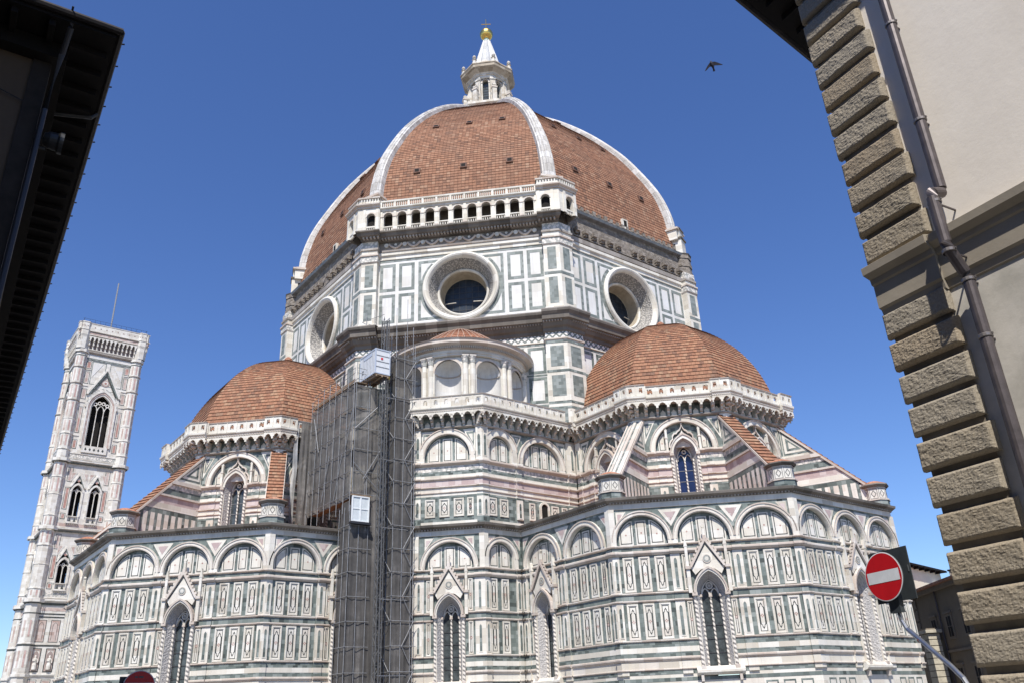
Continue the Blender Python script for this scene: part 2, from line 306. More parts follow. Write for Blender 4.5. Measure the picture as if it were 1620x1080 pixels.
# ------------------------------------------------------------------ mesh builder
def circle_pts(n, a0=0.0, a1=360.0):
    return [R(a0 + (a1-a0)*i/n) for i in range(n+1)]
class MB:
    """collects faces of ONE mesh. Local wall frame: (s, d, z) -> x = A + d (outwards), y = s (to the viewer's right), z up"""
    def __init__(self, A=0.0):
        self.V = []; self.F = []; self.M = []; self.UV = []; self.S = []; self.A = A
        self.ux = 0.0
    def p(self, s, d, z): return (self.A + d, s, z)
    def raw(self, pts, mat, uv, smooth=False):
        i = len(self.V); self.V += [tuple(q) for q in pts]
        self.F.append(tuple(range(i, i+len(pts)))); self.M.append(mat); self.UV.append(uv); self.S.append(smooth)
    def poly(self, sdz, mat, uv=None, smooth=False):
        if uv is None:
            zs = [q[2] for q in sdz]
            if max(zs)-min(zs) < 1e-5: uv = [(q[0], q[1]) for q in sdz]
            else: uv = [(q[0]+q[1], q[2]) for q in sdz]
        self.raw([self.p(*q) for q in sdz], mat, uv, smooth)
    def box(self, s0, s1, z0, z1, d0, d1, m, kl=0.0, kr=0.0, back=False, mside=None):
        """kl / kr: mitre at the left / right end (how far the end moves out per metre of d)"""
        a0, a1, b0, b1 = s0-kl*d0, s0-kl*d1, s1+kr*d0, s1+kr*d1
        ms = mside or m
        self.poly([(a1, d1, z0), (b1, d1, z0), (b1, d1, z1), (a1, d1, z1)], m)
        self.poly([(a0, d0, z1), (a1, d1, z1), (b1, d1, z1), (b0, d0, z1)], ms, [(a0, d0), (a1, d1), (b1, d1), (b0, d0)])
        self.poly([(a0, d0, z0), (b0, d0, z0), (b1, d1, z0), (a1, d1, z0)], ms, [(a0, d0), (b0, d0), (b1, d1), (a1, d1)])
        self.poly([(a0, d0, z0), (a1, d1, z0), (a1, d1, z1), (a0, d0, z1)], ms, [(d0, z0), (d1, z0), (d1, z1), (d0, z1)])
        self.poly([(b0, d0, z1), (b1, d1, z1), (b1, d1, z0), (b0, d0, z0)], ms, [(d0, z1), (d1, z1), (d1, z0), (d0, z0)])
        if back: self.poly([(a0, d0, z1), (b0, d0, z1), (b0, d0, z0), (a0, d0, z0)], ms)
    def prof(self, s0, s1, pr, m, kl=0.0, kr=0.0, caps=True):
        """moulding: profile [(d, z), ...] from bottom to top, run from s0 to s1"""
        L = 0.0
        for (d0, z0), (d1, z1) in zip(pr, pr[1:]):
            l = math.hypot(d1-d0, z1-z0)
            self.poly([(s0-kl*d0, d0, z0), (s1+kr*d0, d0, z0), (s1+kr*d1, d1, z1), (s0-kl*d1, d1, z1)], m,
                      [(s0, L), (s1, L), (s1, L+l), (s0, L+l)]); L += l
        if caps:
            if kl == 0: self.poly([(s0, d, z) for d, z in pr][::1], m, [(d, z) for d, z in pr])
            if kr == 0: self.poly([(s1, d, z) for d, z in pr][::-1], m, [(d, z) for d, z in pr][::-1])
    def prism(self, pts, d0, d1, m, mside=None, back=False):
        """pts (s, z) counter-clockwise seen from outside"""
        self.poly([(s, d1, z) for s, z in pts], m)
        n = len(pts)
        for i in range(n):
            (s0, z0), (s1, z1) = pts[i], pts[(i+1) % n]
            self.poly([(s0, d1, z0), (s0, d0, z0), (s1, d0, z1), (s1, d1, z1)], mside or m, [(s0+d1, z0), (s0+d0, z0), (s1+d0, z1), (s1+d1, z1)])
        if back: self.poly([(s, d0, z) for s, z in pts][::-1], mside or m)
    def frame(self, s0, s1, z0, z1, wd, d0, d1, m):
        self.box(s0, s1, z1-wd, z1, d0, d1, m); self.box(s0, s1, z0, z0+wd, d0, d1, m)
        self.box(s0, s0+wd, z0+wd, z1-wd, d0, d1, m); self.box(s1-wd, s1, z0+wd, z1-wd, d0, d1, m)
    def band(self, inner, outer, d0, d1, m, closed=True, sides=True):
        """strip between two outlines (lists of (s, z), same length)"""
        n = len(inner); L = 0
        for i in range(n if closed else n-1):
            j = (i+1) % n
            a, b, c, e = inner[i], inner[j], outer[j], outer[i]
            l = math.hypot(c[0]-e[0], c[1]-e[1])
            self.poly([(a[0], d1, a[1]), (b[0], d1, b[1]), (c[0], d1, c[1]), (e[0], d1, e[1])][::-1] , m)
            if sides:
                self.poly([(e[0], d0, e[1]), (c[0], d0, c[1]), (c[0], d1, c[1]), (e[0], d1, e[1])][::-1], m, [(L, d0), (L+l, d0), (L+l, d1), (L, d1)][::-1])
                self.poly([(a[0], d1, a[1]), (b[0], d1, b[1]), (b[0], d0, b[1]), (a[0], d0, a[1])][::-1], m, [(L, d1), (L+l, d1), (L+l, d0), (L, d0)][::-1])
            L += l
    def ring(self, s, z, ri, ro, d0, d1, m, a0=0, a1=180, n=20):
        aa = circle_pts(n, a1, a0)   # clockwise so that band() faces outwards
        self.band([(s+ri*math.cos(a), z+ri*math.sin(a)) for a in aa][::-1], [(s+ro*math.cos(a), z+ro*math.sin(a)) for a in aa][::-1], d0, d1, m, closed=False)
    def disc(self, s, z, r, d0, d1, m, n=20):
        self.prism([(s+r*math.cos(a), z+r*math.sin(a)) for a in circle_pts(n)[:-1]], d0, d1, m)
    def arch_wall(self, sl, sr, z0, z1, sc_, zc, r, d, depth, m, mrev=None, mback=None, n=20, back=True):
        """wall sheet with a round-headed recess of radius r springing at zc, open down to z0"""
        if sc_-r > sl: self.poly([(sl, d, z0), (sc_-r, d, z0), (sc_-r, d, z1), (sl, d, z1)], m)
        if sr > sc_+r: self.poly([(sc_+r, d, z0), (sr, d, z0), (sr, d, z1), (sc_+r, d, z1)], m)
        pts = [(sc_+r*math.cos(a), zc+r*math.sin(a)) for a in circle_pts(n, 180, 0)]
        for (s0, a0), (s1, a1) in zip(pts, pts[1:]):
            self.poly([(s0, d, a0), (s1, d, a1), (s1, d, z1), (s0, d, z1)], m)
        full = [(sc_-r, z0)] + pts + [(sc_+r, z0)]
        L = 0
        for (s0, a0), (s1, a1) in zip(full, full[1:]):
            l = math.hypot(s1-s0, a1-a0)
            self.poly([(s0, d-depth, a0), (s1, d-depth, a1), (s1, d, a1), (s0, d, a0)], mrev or m, [(L, 0), (L+l, 0), (L+l, depth), (L, depth)]); L += l
        if back: self.poly([(s, d-depth, z) for s, z in full][::-1], mback or m)
    def lathe(self, prof_, c, m, n=16, a0=0, a1=360, smooth=True, ang0=0.0):
        """revolve [(r, z), ...] (bottom to top) round the vertical axis through c=(x, y) of the raw frame"""
        aa = circle_pts(n, a0, a1); L = 0
        for (r0, z0), (r1, z1) in zip(prof_, prof_[1:]):
            l = math.hypot(r1-r0, z1-z0)
            for a, b in zip(aa, aa[1:]):
                a_, b_ = a+ang0, b+ang0
                rr = max(r0, r1, 0.01)
                q = [(c[0]+r0*math.cos(a_), c[1]+r0*math.sin(a_), z0), (c[0]+r0*math.cos(b_), c[1]+r0*math.sin(b_), z0),
                     (c[0]+r1*math.cos(b_), c[1]+r1*math.sin(b_), z1), (c[0]+r1*math.cos(a_), c[1]+r1*math.sin(a_), z1)]
                uv = [(a*rr, L), (b*rr, L), (b*rr, L+l), (a*rr, L+l)]
                if r0 < 1e-6: q = q[1:]; uv = uv[1:]
                elif r1 < 1e-6: q = q[:3]; uv = uv[:3]
                self.raw(q, m, uv, smooth)
            L += l
    def lathe_x(self, prof_, s, z, m, n=32, smooth=True):
        """revolve [(r, d), ...] round the axis along d through (s, z): round windows"""
        aa = circle_pts(n); L = 0
        for (r0, d0), (r1, d1) in zip(prof_, prof_[1:]):
            l = math.hypot(r1-r0, d1-d0)
            for a, b in zip(aa, aa[1:]):
                self.raw([self.p(s+r0*math.cos(a), d0, z+r0*math.sin(a)), self.p(s+r0*math.cos(b), d0, z+r0*math.sin(b)),
                          self.p(s+r1*math.cos(b), d1, z+r1*math.sin(b)), self.p(s+r1*math.cos(a), d1, z+r1*math.sin(a))], m,
                         [(a*3.5, L), (b*3.5, L), (b*3.5, L+l), (a*3.5, L+l)], smooth)
            L += l
    def tube(self, pts, r, m, n=8, local=False, cap=True):
        pts = [Vector(self.p(*q)) if local else Vector(q) for q in pts]
        rings = []; L = 0
        for i, q in enumerate(pts):
            t = (pts[min(i+1, len(pts)-1)] - pts[max(i-1, 0)]).normalized()
            a = Vector((0, 0, 1)) if abs(t.z) < 0.9 else Vector((1, 0, 0))
            u = t.cross(a).normalized(); v = t.cross(u).normalized()
            rings.append([q + u*r*math.cos(2*math.pi*k/n) + v*r*math.sin(2*math.pi*k/n) for k in range(n)])
        for i in range(len(rings)-1):
            l = (pts[i+1]-pts[i]).length
            for k in range(n):
                k2 = (k+1) % n
                self.raw([rings[i][k], rings[i][k2], rings[i+1][k2], rings[i+1][k]][::-1], m, [(k/n, L), ((k+1)/n, L), ((k+1)/n, L+l), (k/n, L+l)][::-1], n > 5)
            L += l
        if cap:
            self.raw(rings[0], m, [(0, 0)]*n); self.raw(rings[-1][::-1], m, [(0, 0)]*n)
    def cube(self, x0, x1, y0, y1, z0, z1, m):
        """axis-aligned closed box in the raw frame"""
        P = lambda i, j, k: ((x0, x1)[i], (y0, y1)[j], (z0, z1)[k])
        for f, ax in ((((0, 0, 0), (0, 1, 0), (1, 1, 0), (1, 0, 0)), 'z'), (((0, 0, 1), (1, 0, 1), (1, 1, 1), (0, 1, 1)), 'z'),
                      (((0, 0, 0), (1, 0, 0), (1, 0, 1), (0, 0, 1)), 'y'), (((0, 1, 0), (0, 1, 1), (1, 1, 1), (1, 1, 0)), 'y'),
                      (((0, 0, 0), (0, 0, 1), (0, 1, 1), (0, 1, 0)), 'x'), (((1, 0, 0), (1, 1, 0), (1, 1, 1), (1, 0, 1)), 'x')):
            q = [P(*v) for v in f]
            uv = [(v[0], v[1]) if ax == 'z' else ((v[0], v[2]) if ax == 'y' else (v[1], v[2])) for v in q]
            self.raw(q, m, uv)
    def mesh(self, name):
        me = bpy.data.meshes.new(name); me.from_pydata(self.V, [], self.F)
        names = sorted(set(self.M)); ix = {n: i for i, n in enumerate(names)}
        for n in names: me.materials.append(MATS[n])
        me.polygons.foreach_set('material_index', [ix[m] for m in self.M])
        me.polygons.foreach_set('use_smooth', self.S)
        ul = me.uv_layers.new(name='UVMap')
        fl = [c for uv in self.UV for q in uv for c in q]
        ul.data.foreach_set('uv', fl)
        me.validate(); me.update()
        return me
def link(name, data, parent=None, mat=None, label=None):
    o = bpy.data.objects.new(name, data); COL.objects.link(o)
    if parent is not None: o.parent = parent
    if mat is not None: o.matrix_local = mat
    if label: o['label'] = label
    return o
def part(name, mb, parent, mat=None, label=None):
    return link(name, mb.mesh(name) if isinstance(mb, MB) else mb, parent, mat, label)
def copy_part(o, mat=None, parent=None):
    """copy of a part with its sub-parts (shared meshes)"""
    c = o.copy(); COL.objects.link(c); c.parent = parent if parent is not None else o.parent
    if mat is not None: c.matrix_local = mat
    for ch in list(o.children):
        d = ch.copy(); COL.objects.link(d); d.parent = c
    return c
def thing(name, label, cat, loc=(0, 0, 0), rz=0.0, group=None):
    o = bpy.data.objects.new(name, None); COL.objects.link(o)
    o.location = loc; o.rotation_euler = (0, 0, rz); o['label'] = label; o['category'] = cat
    if group: o['group'] = group
    return o
def RT(ang, c=(0, 0, 0)):
    return Matrix.Translation(Vector(c)) @ Matrix.Rotation(R(ang), 4, 'Z')
K8 = math.tan(R(22.5))
EC, SC = (30.6, 0, 0), (0, -30.6, 0)
def pointed(w_, z0, zs, n=8, f=1.15):
    """outline of a pointed opening of half-width w_: from bottom left up and over to bottom right (clockwise)"""
    Rr = 2*w_*f/1.0
    cx = -w_ + Rr
    amax = math.acos(min(1, (Rr - w_)/Rr))
    left = [(cx - Rr*math.cos(amax*i/n), zs + Rr*math.sin(amax*i/n)) for i in range(n+1)]
    return [(-w_, z0)] + left + [(-s, z) for s, z in left[::-1][1:]] + [(w_, z0)]

# ================================================================== setting
g = MB(); g.cube(-400, 400, -400, 400, -1.0, 0.0, 'piazza_paving')
go = part('piazza', g, None); go['kind'] = 'structure'

# ================================================================== cathedral
cath = thing('cathedral', 'striped marble cathedral with a huge red tiled octagonal dome behind the piazza', 'cathedral')
W_, G_, P_, K_, MM = 'white_marble', 'green_marble', 'pink_marble', 'dark_inlay', 'moulding_marble'

def inlay_panel(mb, x, z0, z1, w_=0.88, d=0.0, border=0.14):
    """white slab with a moulded border, dark line, stretched lozenge and pink rose"""
    mb.box(x-w_/2, x+w_/2, z0, z1, d, d+0.05, W_)
    mb.frame(x-w_/2+0.02, x+w_/2-0.02, z0+0.02, z1-0.02, border-0.04, d+0.05, d+0.10, W_)
    a = w_/2-border-0.035
    mb.frame(x-a, x+a, z0+border+0.06, z1-border-0.06, 0.05, d+0.05, d+0.056, K_)
    h0, h1 = z0+border+0.22, z1-border-0.22
    if h1-h0 > 0.6 and w_ > 0.5:
        b = a-0.05; q = min(0.36, (h1-h0)*0.28)
        def hexa(e):
            bb = b-e
            return [(x, h0+e*1.6), (x+bb*0.45, h0+q*0.45+e), (x+bb*0.5, h0+q*0.75+e*0.5), (x+bb, h0+q+e*0.6), (x+bb, h1-q-e*0.6), (x+bb*0.5, h1-q*0.75-e*0.5), (x+bb*0.45, h1-q*0.45-e), (x, h1-e*1.6),
                    (x-bb*0.45, h1-q*0.45-e), (x-bb*0.5, h1-q*0.75-e*0.5), (x-bb, h1-q-e*0.6), (x-bb, h0+q+e*0.6), (x-bb*0.5, h0+q*0.75+e*0.5), (x-bb*0.45, h0+q*0.45+e)]
        mb.band(hexa(0.075), hexa(0.0), d+0.05, d+0.058, K_, sides=False)
    zc = (z0+z1)/2
    for (ox, oz) in ((0, 0.09), (0, -0.09), (0.08, 0), (-0.08, 0)):
        mb.prism([(x+ox, zc+oz-0.055), (x+ox+0.05, zc+oz), (x+ox, zc+oz+0.055), (x+ox-0.05, zc+oz)], d+0.05, d+0.06, 'red_marble')
def slot(mb, x, z0, z1, w_=0.24, d=0.15, m=G_):
    """pilaster slot with a pointed head and a dark green filling"""
    pts = [(x+s*1.0, z) for s, z in pointed(w_/2, z0, z1-0.3, 4)]
    mb.prism(pts[::-1], d, d+0.012, m)
    out = [(x+s, z) for s, z in pointed(w_/2+0.06, z0-0.06, z1-0.28, 4)]
    mb.band(pts, out, d, d+0.03, W_, closed=True)
def lunette(mb, s, zc, r, z0, d, npan=3):
    """three (or more) white panels with dark lines on the green back of a round arch"""
    rr = r-0.15
    def top(x): return zc + math.sqrt(max(0.0, rr*rr-(x-s)**2))
    if npan == 3: spans = [(-0.95*rr, -0.35*rr), (-0.23*rr, 0.23*rr), (0.35*rr, 0.95*rr)]
    elif npan == 5: spans = [(-0.93*rr, -0.63*rr), (0.63*rr, 0.93*rr)]
    elif npan == 2: spans = [(-0.88*rr, -0.1*rr), (0.1*rr, 0.88*rr)]
    else: spans = [(-0.93*rr, -0.58*rr), (-0.45*rr, -0.06*rr), (0.06*rr, 0.45*rr), (0.58*rr, 0.93*rr)]
    for a, b in spans:
        def outline(e):
            xs = [s+a+e+(b-a-2*e)*i/6 for i in range(7)]
            cap = zc+rr*(0.9 if npan != 2 else 0.95)
            return [(s+a+e, z0+0.06+e), (s+b-e, z0+0.06+e)] + [(x, max(z0+0.1+e, min(cap, top(x))-e)) for x in xs[::-1]]
        mb.prism(outline(0), d, d+0.05, W_)
        mb.band(outline(0.18), outline(0.11), d+0.05, d+0.056, K_, sides=False)
        m_ = (a+b)/2
        mb.disc(s+m_, z0+0.1+(min(top(s+m_), zc+0.9*rr)-z0)*0.45, 0.07, d+0.05, d+0.058, 'red_marble', 6)
def string_(mb, sl, sr, z0, z1, d, kl, kr, pil=(), m=MM, jog=0.15, ends=(0.46, 0.46), gap=None):
    """moulded string course that steps round the pilasters"""
    h = z1-z0
    pr = lambda e: [(0, z0), (e+d*0.45, z0+h*0.12), (e+d, z0+h*0.5), (e+d, z1-h*0.15), (e+d*0.7, z1), (0, z1)]
    iv = [(sl, sl+ends[0], True, kl, 0), (sr-ends[1], sr, True, 0, kr)]
    cur = sl+ends[0]
    for c, w_ in sorted(pil):
        iv.append((cur, c-w_/2, False, 0, 0)); iv.append((c-w_/2, c+w_/2, True, 0, 0)); cur = c+w_/2
    iv.append((cur, sr-ends[1], False, 0, 0))
    for a, b, j, k0, k1 in iv:
        segs = [(a, b)]
        if gap:
            segs = []
            if a < gap[0]: segs.append((a, min(b, gap[0])))
            if b > gap[1]: segs.append((max(a, gap[1]), b))
        for a2, b2 in segs:
            if b2-a2 > 0.02: mb.prof(a2, b2, pr(jog if j else 0.0), m, k0 if a2 == a else 0, k1 if b2 == b else 0)

def lower_wall(A, sl, sr, kl, kr, bays, win=None, pils=(), panels=(), ends=(0.46, 0.46), corner=(True, True)):
    """one outer face of the chapels, ground to the arcade. bays: (centre, outer radius, inner radius, number of lunette panels)"""
    mb = MB(A)
    g0 = (win-1.33, win+1.33) if win is not None else None
    def H(z0, z1, d, m):
        segs = [(sl, sr)]
        if g0 and z0 < 11.9 and z1 > 4.25: segs = [(sl, g0[0]), (g0[1], sr)]
        for a, b in segs:
            mb.box(a, b, z0, z1, -0.3, d, m, kl if a == sl else 0, kr if b == sr else 0)
    def ST(z0, z1, d, m=MM):
        string_(mb, sl, sr, z0, z1, d, kl, kr, pils, m, 0.15, ends, g0 if (g0 and z0 < 11.9 and z1 > 4.25) else None)
    H(0, 0.7, 0.3, 'plain_stone'); H(0.7, 1.1, 0.1, G_); H(1.1, 4.0, 0.0, W_); H(4.0, 4.25, 0.02, G_)
    H(4.25, 4.5, 0.0, W_); H(4.5, 4.76, 0.02, G_); ST(4.76, 4.9, 0.10)
    H(4.76, 5.5, 0.0, W_); ST(5.42, 5.72, 0.14)
    H(5.5, 6.04, 0.02, G_); H(6.04, 6.42, 0.03, W_); H(6.42, 6.86, 0.02, G_); ST(6.80, 6.96, 0.12)
    H(6.86, 9.76, 0.0, G_); ST(9.70, 9.88, 0.12); H(9.76, 10.34, 0.02, G_); ST(10.28, 10.46, 0.14)
    H(10.34, 13.4, 0.0, G_); ST(13.28, 13.64, 0.26); H(13.4, 14.0, 0.03, G_); ST(13.94, 14.12, 0.18)
    # pilasters and the folded corner piers
    for (z0, z1) in ((4.5, 5.42), (6.96, 9.70), (10.46, 13.28)):
        for c, w_ in pils:
            mb.box(c-w_/2, c+w_/2, z0, z1, 0.0, 0.15, W_)
            if z1-z0 > 1.5: slot(mb, c, z0+0.22, z1-0.25)
        for e, side, k in ((ends[0], -1, kl), (ends[1], 1, kr)):
            if not corner[0 if side < 0 else 1]: continue
            if side < 0: mb.box(sl, sl+e, z0, z1, 0.0, 0.15, W_, kl, 0)
            else: mb.box(sr-e, sr, z0, z1, 0.0, 0.15, W_, 0, kr)
            if z1-z0 > 1.5: slot(mb, (sl+e/2-0.03) if side < 0 else (sr-e/2+0.03), z0+0.22, z1-0.25, 0.2)
    for (z0, z1) in ((5.72, 6.80), (9.88, 10.28), (13.64, 13.94)):     # striped pilaster stretches
        for c, w_ in list(pils):
            if z0 < 6: 
                mb.box(c-w_/2, c+w_/2, 5.72, 6.04, 0, 0.15, G_); mb.box(c-w_/2, c+w_/2, 6.04, 6.42, 0, 0.15, W_); mb.box(c-w_/2, c+w_/2, 6.42, 6.80, 0, 0.15, G_)
            else: mb.box(c-w_/2, c+w_/2, z0, z1, 0, 0.15, G_)
        for e, side in ((ends[0], -1), (ends[1], 1)):
            if not corner[0 if side < 0 else 1]: continue
            a, b, k0, k1 = (sl, sl+e, kl, 0) if side < 0 else (sr-e, sr, 0, kr)
            if z0 < 6:
                mb.box(a, b, 5.72, 6.04, 0, 0.15, G_, k0, k1); mb.box(a, b, 6.04, 6.42, 0, 0.15, W_, k0, k1); mb.box(a, b, 6.42, 6.80, 0, 0.15, G_, k0, k1)
            else: mb.box(a, b, z0, z1, 0, 0.15, G_, k0, k1)
    for x, w_ in panels:
        inlay_panel(mb, x, 6.98, 9.64, w_, 0.0, 0.14 if w_ > 0.6 else 0.09); inlay_panel(mb, x, 10.5, 13.2, w_, 0.0, 0.14 if w_ > 0.6 else 0.09)
        if w_ > 0.6:
            for (z0, z1) in ((1.5, 3.8),):
                mb.frame(x-w_/2, x+w_/2, z0, z1, 0.1, 0.0, 0.02, G_)
    # blind arcade
    zt = 17.05
    xs = [sl] + [(b[0]+b[1]+c[0]-c[1])/2 for b, c in zip(bays, bays[1:])] + [sr]
    for (s, ro, ri, npan), a, b in zip(bays, xs, xs[1:]):
        zc = 16.84-ro
        mb.arch_wall(a, b, 14.1, zt, s, zc, ri, 0.0, 0.26, G_, W_, G_, 24)
        mb.ring(s, zc, ri-0.02, ro, -0.1, 0.16, W_, 0, 180, 28)
        mb.ring(s, zc, ri+0.02, ri+0.1, 0.16, 0.20, MM, 0, 180, 28)
        mb.ring(s, zc, ro-0.1, ro, 0.16, 0.22, MM, 0, 180, 28)
        for q in (-1, 1):
            x0, x1 = sorted((s+q*(ri-0.02), s+q*ro))
            mb.box(x0, x1, 14.12, zc, -0.1, 0.16, W_)
        lunette(mb, s, zc, ri, 14.12, -0.26, npan)
    # spandrels: white framed triangles with a pink heart
    def tri(pts, half=None):
        cx = sum(q[0] for q in pts)/3; cz = sum(q[1] for q in pts)/3
        def sc_(f): return [(cx+(x-cx)*f, cz+(z-cz)*f) for x, z in pts]
        mb.prism(sc_(1.0), 0.0, 0.03, W_); mb.prism(sc_(0.52), 0.03, 0.045, P_)
    for (s0, r0, _, _), (s1, r1, _, _) in zip(bays, bays[1:]):
        m_ = (s0+r0+s1-r1)/2; z_ = 16.84-min(r0, r1)
        tri([(m_, z_+1.05), (m_+0.92, 16.85), (m_-0.92, 16.85)])
    e0 = ends[0]-0.1 if corner[0] else 0.1
    if bays:
        s0, r0 = bays[0][0], bays[0][1]
        if s0-r0-sl < 1.2: tri([(sl+e0+0.12, 16.85), (sl+e0+0.12, 15.75), (sl+e0+0.95, 16.85)][::1])
        s0, r0 = bays[-1][0], bays[-1][1]; e1 = ends[1]-0.1 if corner[1] else 0.1
        if sr-s0-r0 < 1.2: tri([(sr-e1-0.12, 16.85), (sr-e1-0.95, 16.85), (sr-e1-0.12, 15.75)])
    for side in (0, 1):
        if corner[side]:
            if side == 0: mb.box(sl, sl+0.36, 14.12, 17.05, 0.0, 0.22, W_, kl, 0)
            else: mb.box(sr-0.36, sr, 14.12, 17.05, 0.0, 0.22, W_, 0, kr)
    H(17.05, 17.32, 0.03, G_) if False else H(17.05, 17.5, 0.10, W_)
    return mb
def eaves(A, sl, sr, kl, kr):
    mb = MB(A)
    mb.prof(sl, sr, [(0.0, 17.48), (0.16, 17.48), (0.2, 17.56), (0.42, 17.66), (0.5, 17.72), (0.58, 17.74), (0.62, 17.93), (0.4, 18.0), (-0.5, 18.12)], 'cornice_stone', kl, kr)
    n = int((sr-sl)/0.26)
    for i in range(n):
        x = sl+(sr-sl)*(i+0.5)/n
        mb.box(x-0.06, x+0.06, 17.5, 17.63, 0.1, 0.3, 'grey_cornice')
    return mb
AL, HL = 17.45, 17.45*K8
std_bays = [(-4.83, 2.41, 2.05, 3), (0, 2.41, 2.05, 3), (4.83, 2.41, 2.05, 3)]
std_pils = [(-2.41, 0.74), (2.41, 0.74)]
std_panels = [(q*(4.83+o), 0.88) for q in (-1, 1) for o in (-1.25, 0, 1.25)] + [(-1.67, 0.44), (1.67, 0.44)]
cw = part('chapel_wall', lower_wall(AL, -HL, HL, K8, K8, std_bays, 0.0, std_pils, std_panels), cath, RT(-45, EC))
part('eaves_cornice', eaves(AL, -HL, HL, K8, K8), cw)
chapel_faces = [(EC, 0), (EC, 45), (EC, 90), (SC, -45), (SC, -90), (SC, -135), (SC, 180)]
for c, a in chapel_faces: copy_part(cw, RT(a, c))
# the two chapel faces that run into the sacristy block
cwe = part('chapel_wall', lower_wall(AL, -4.5, HL, -1, K8, [(-1.6, 2.55, 2.1, 3), (3.95, 2.55, 2.1, 3)], -1.5, [(1.15, 0.74), (-4.1, 0.7)], [(-3.2, 0.42), (0.2, 0.42), (2.4, 0.88), (3.65, 0.88), (4.9, 0.88), (6.1, 0.6)], corner=(False, True)), cath, RT(-90, EC))
part('eaves_cornice', eaves(AL, -4.5, HL, -1, K8), cwe)
cws = part('chapel_wall', lower_wall(AL, -HL, 4.5, K8, -1, [(-4.83, 2.41, 2.05, 3), (0.3, 2.5, 2.05, 3)], 0.1, [(-2.32, 0.74), (2.9, 0.7)], [(-6.05, 0.88), (-4.8, 0.88), (-3.55, 0.88), (-1.6, 0.42), (1.8, 0.42), (3.8, 0.6)], corner=(True, False)), cath, RT(0, SC))
part('eaves_cornice', eaves(AL, -HL, 4.5, K8, -1), cws)

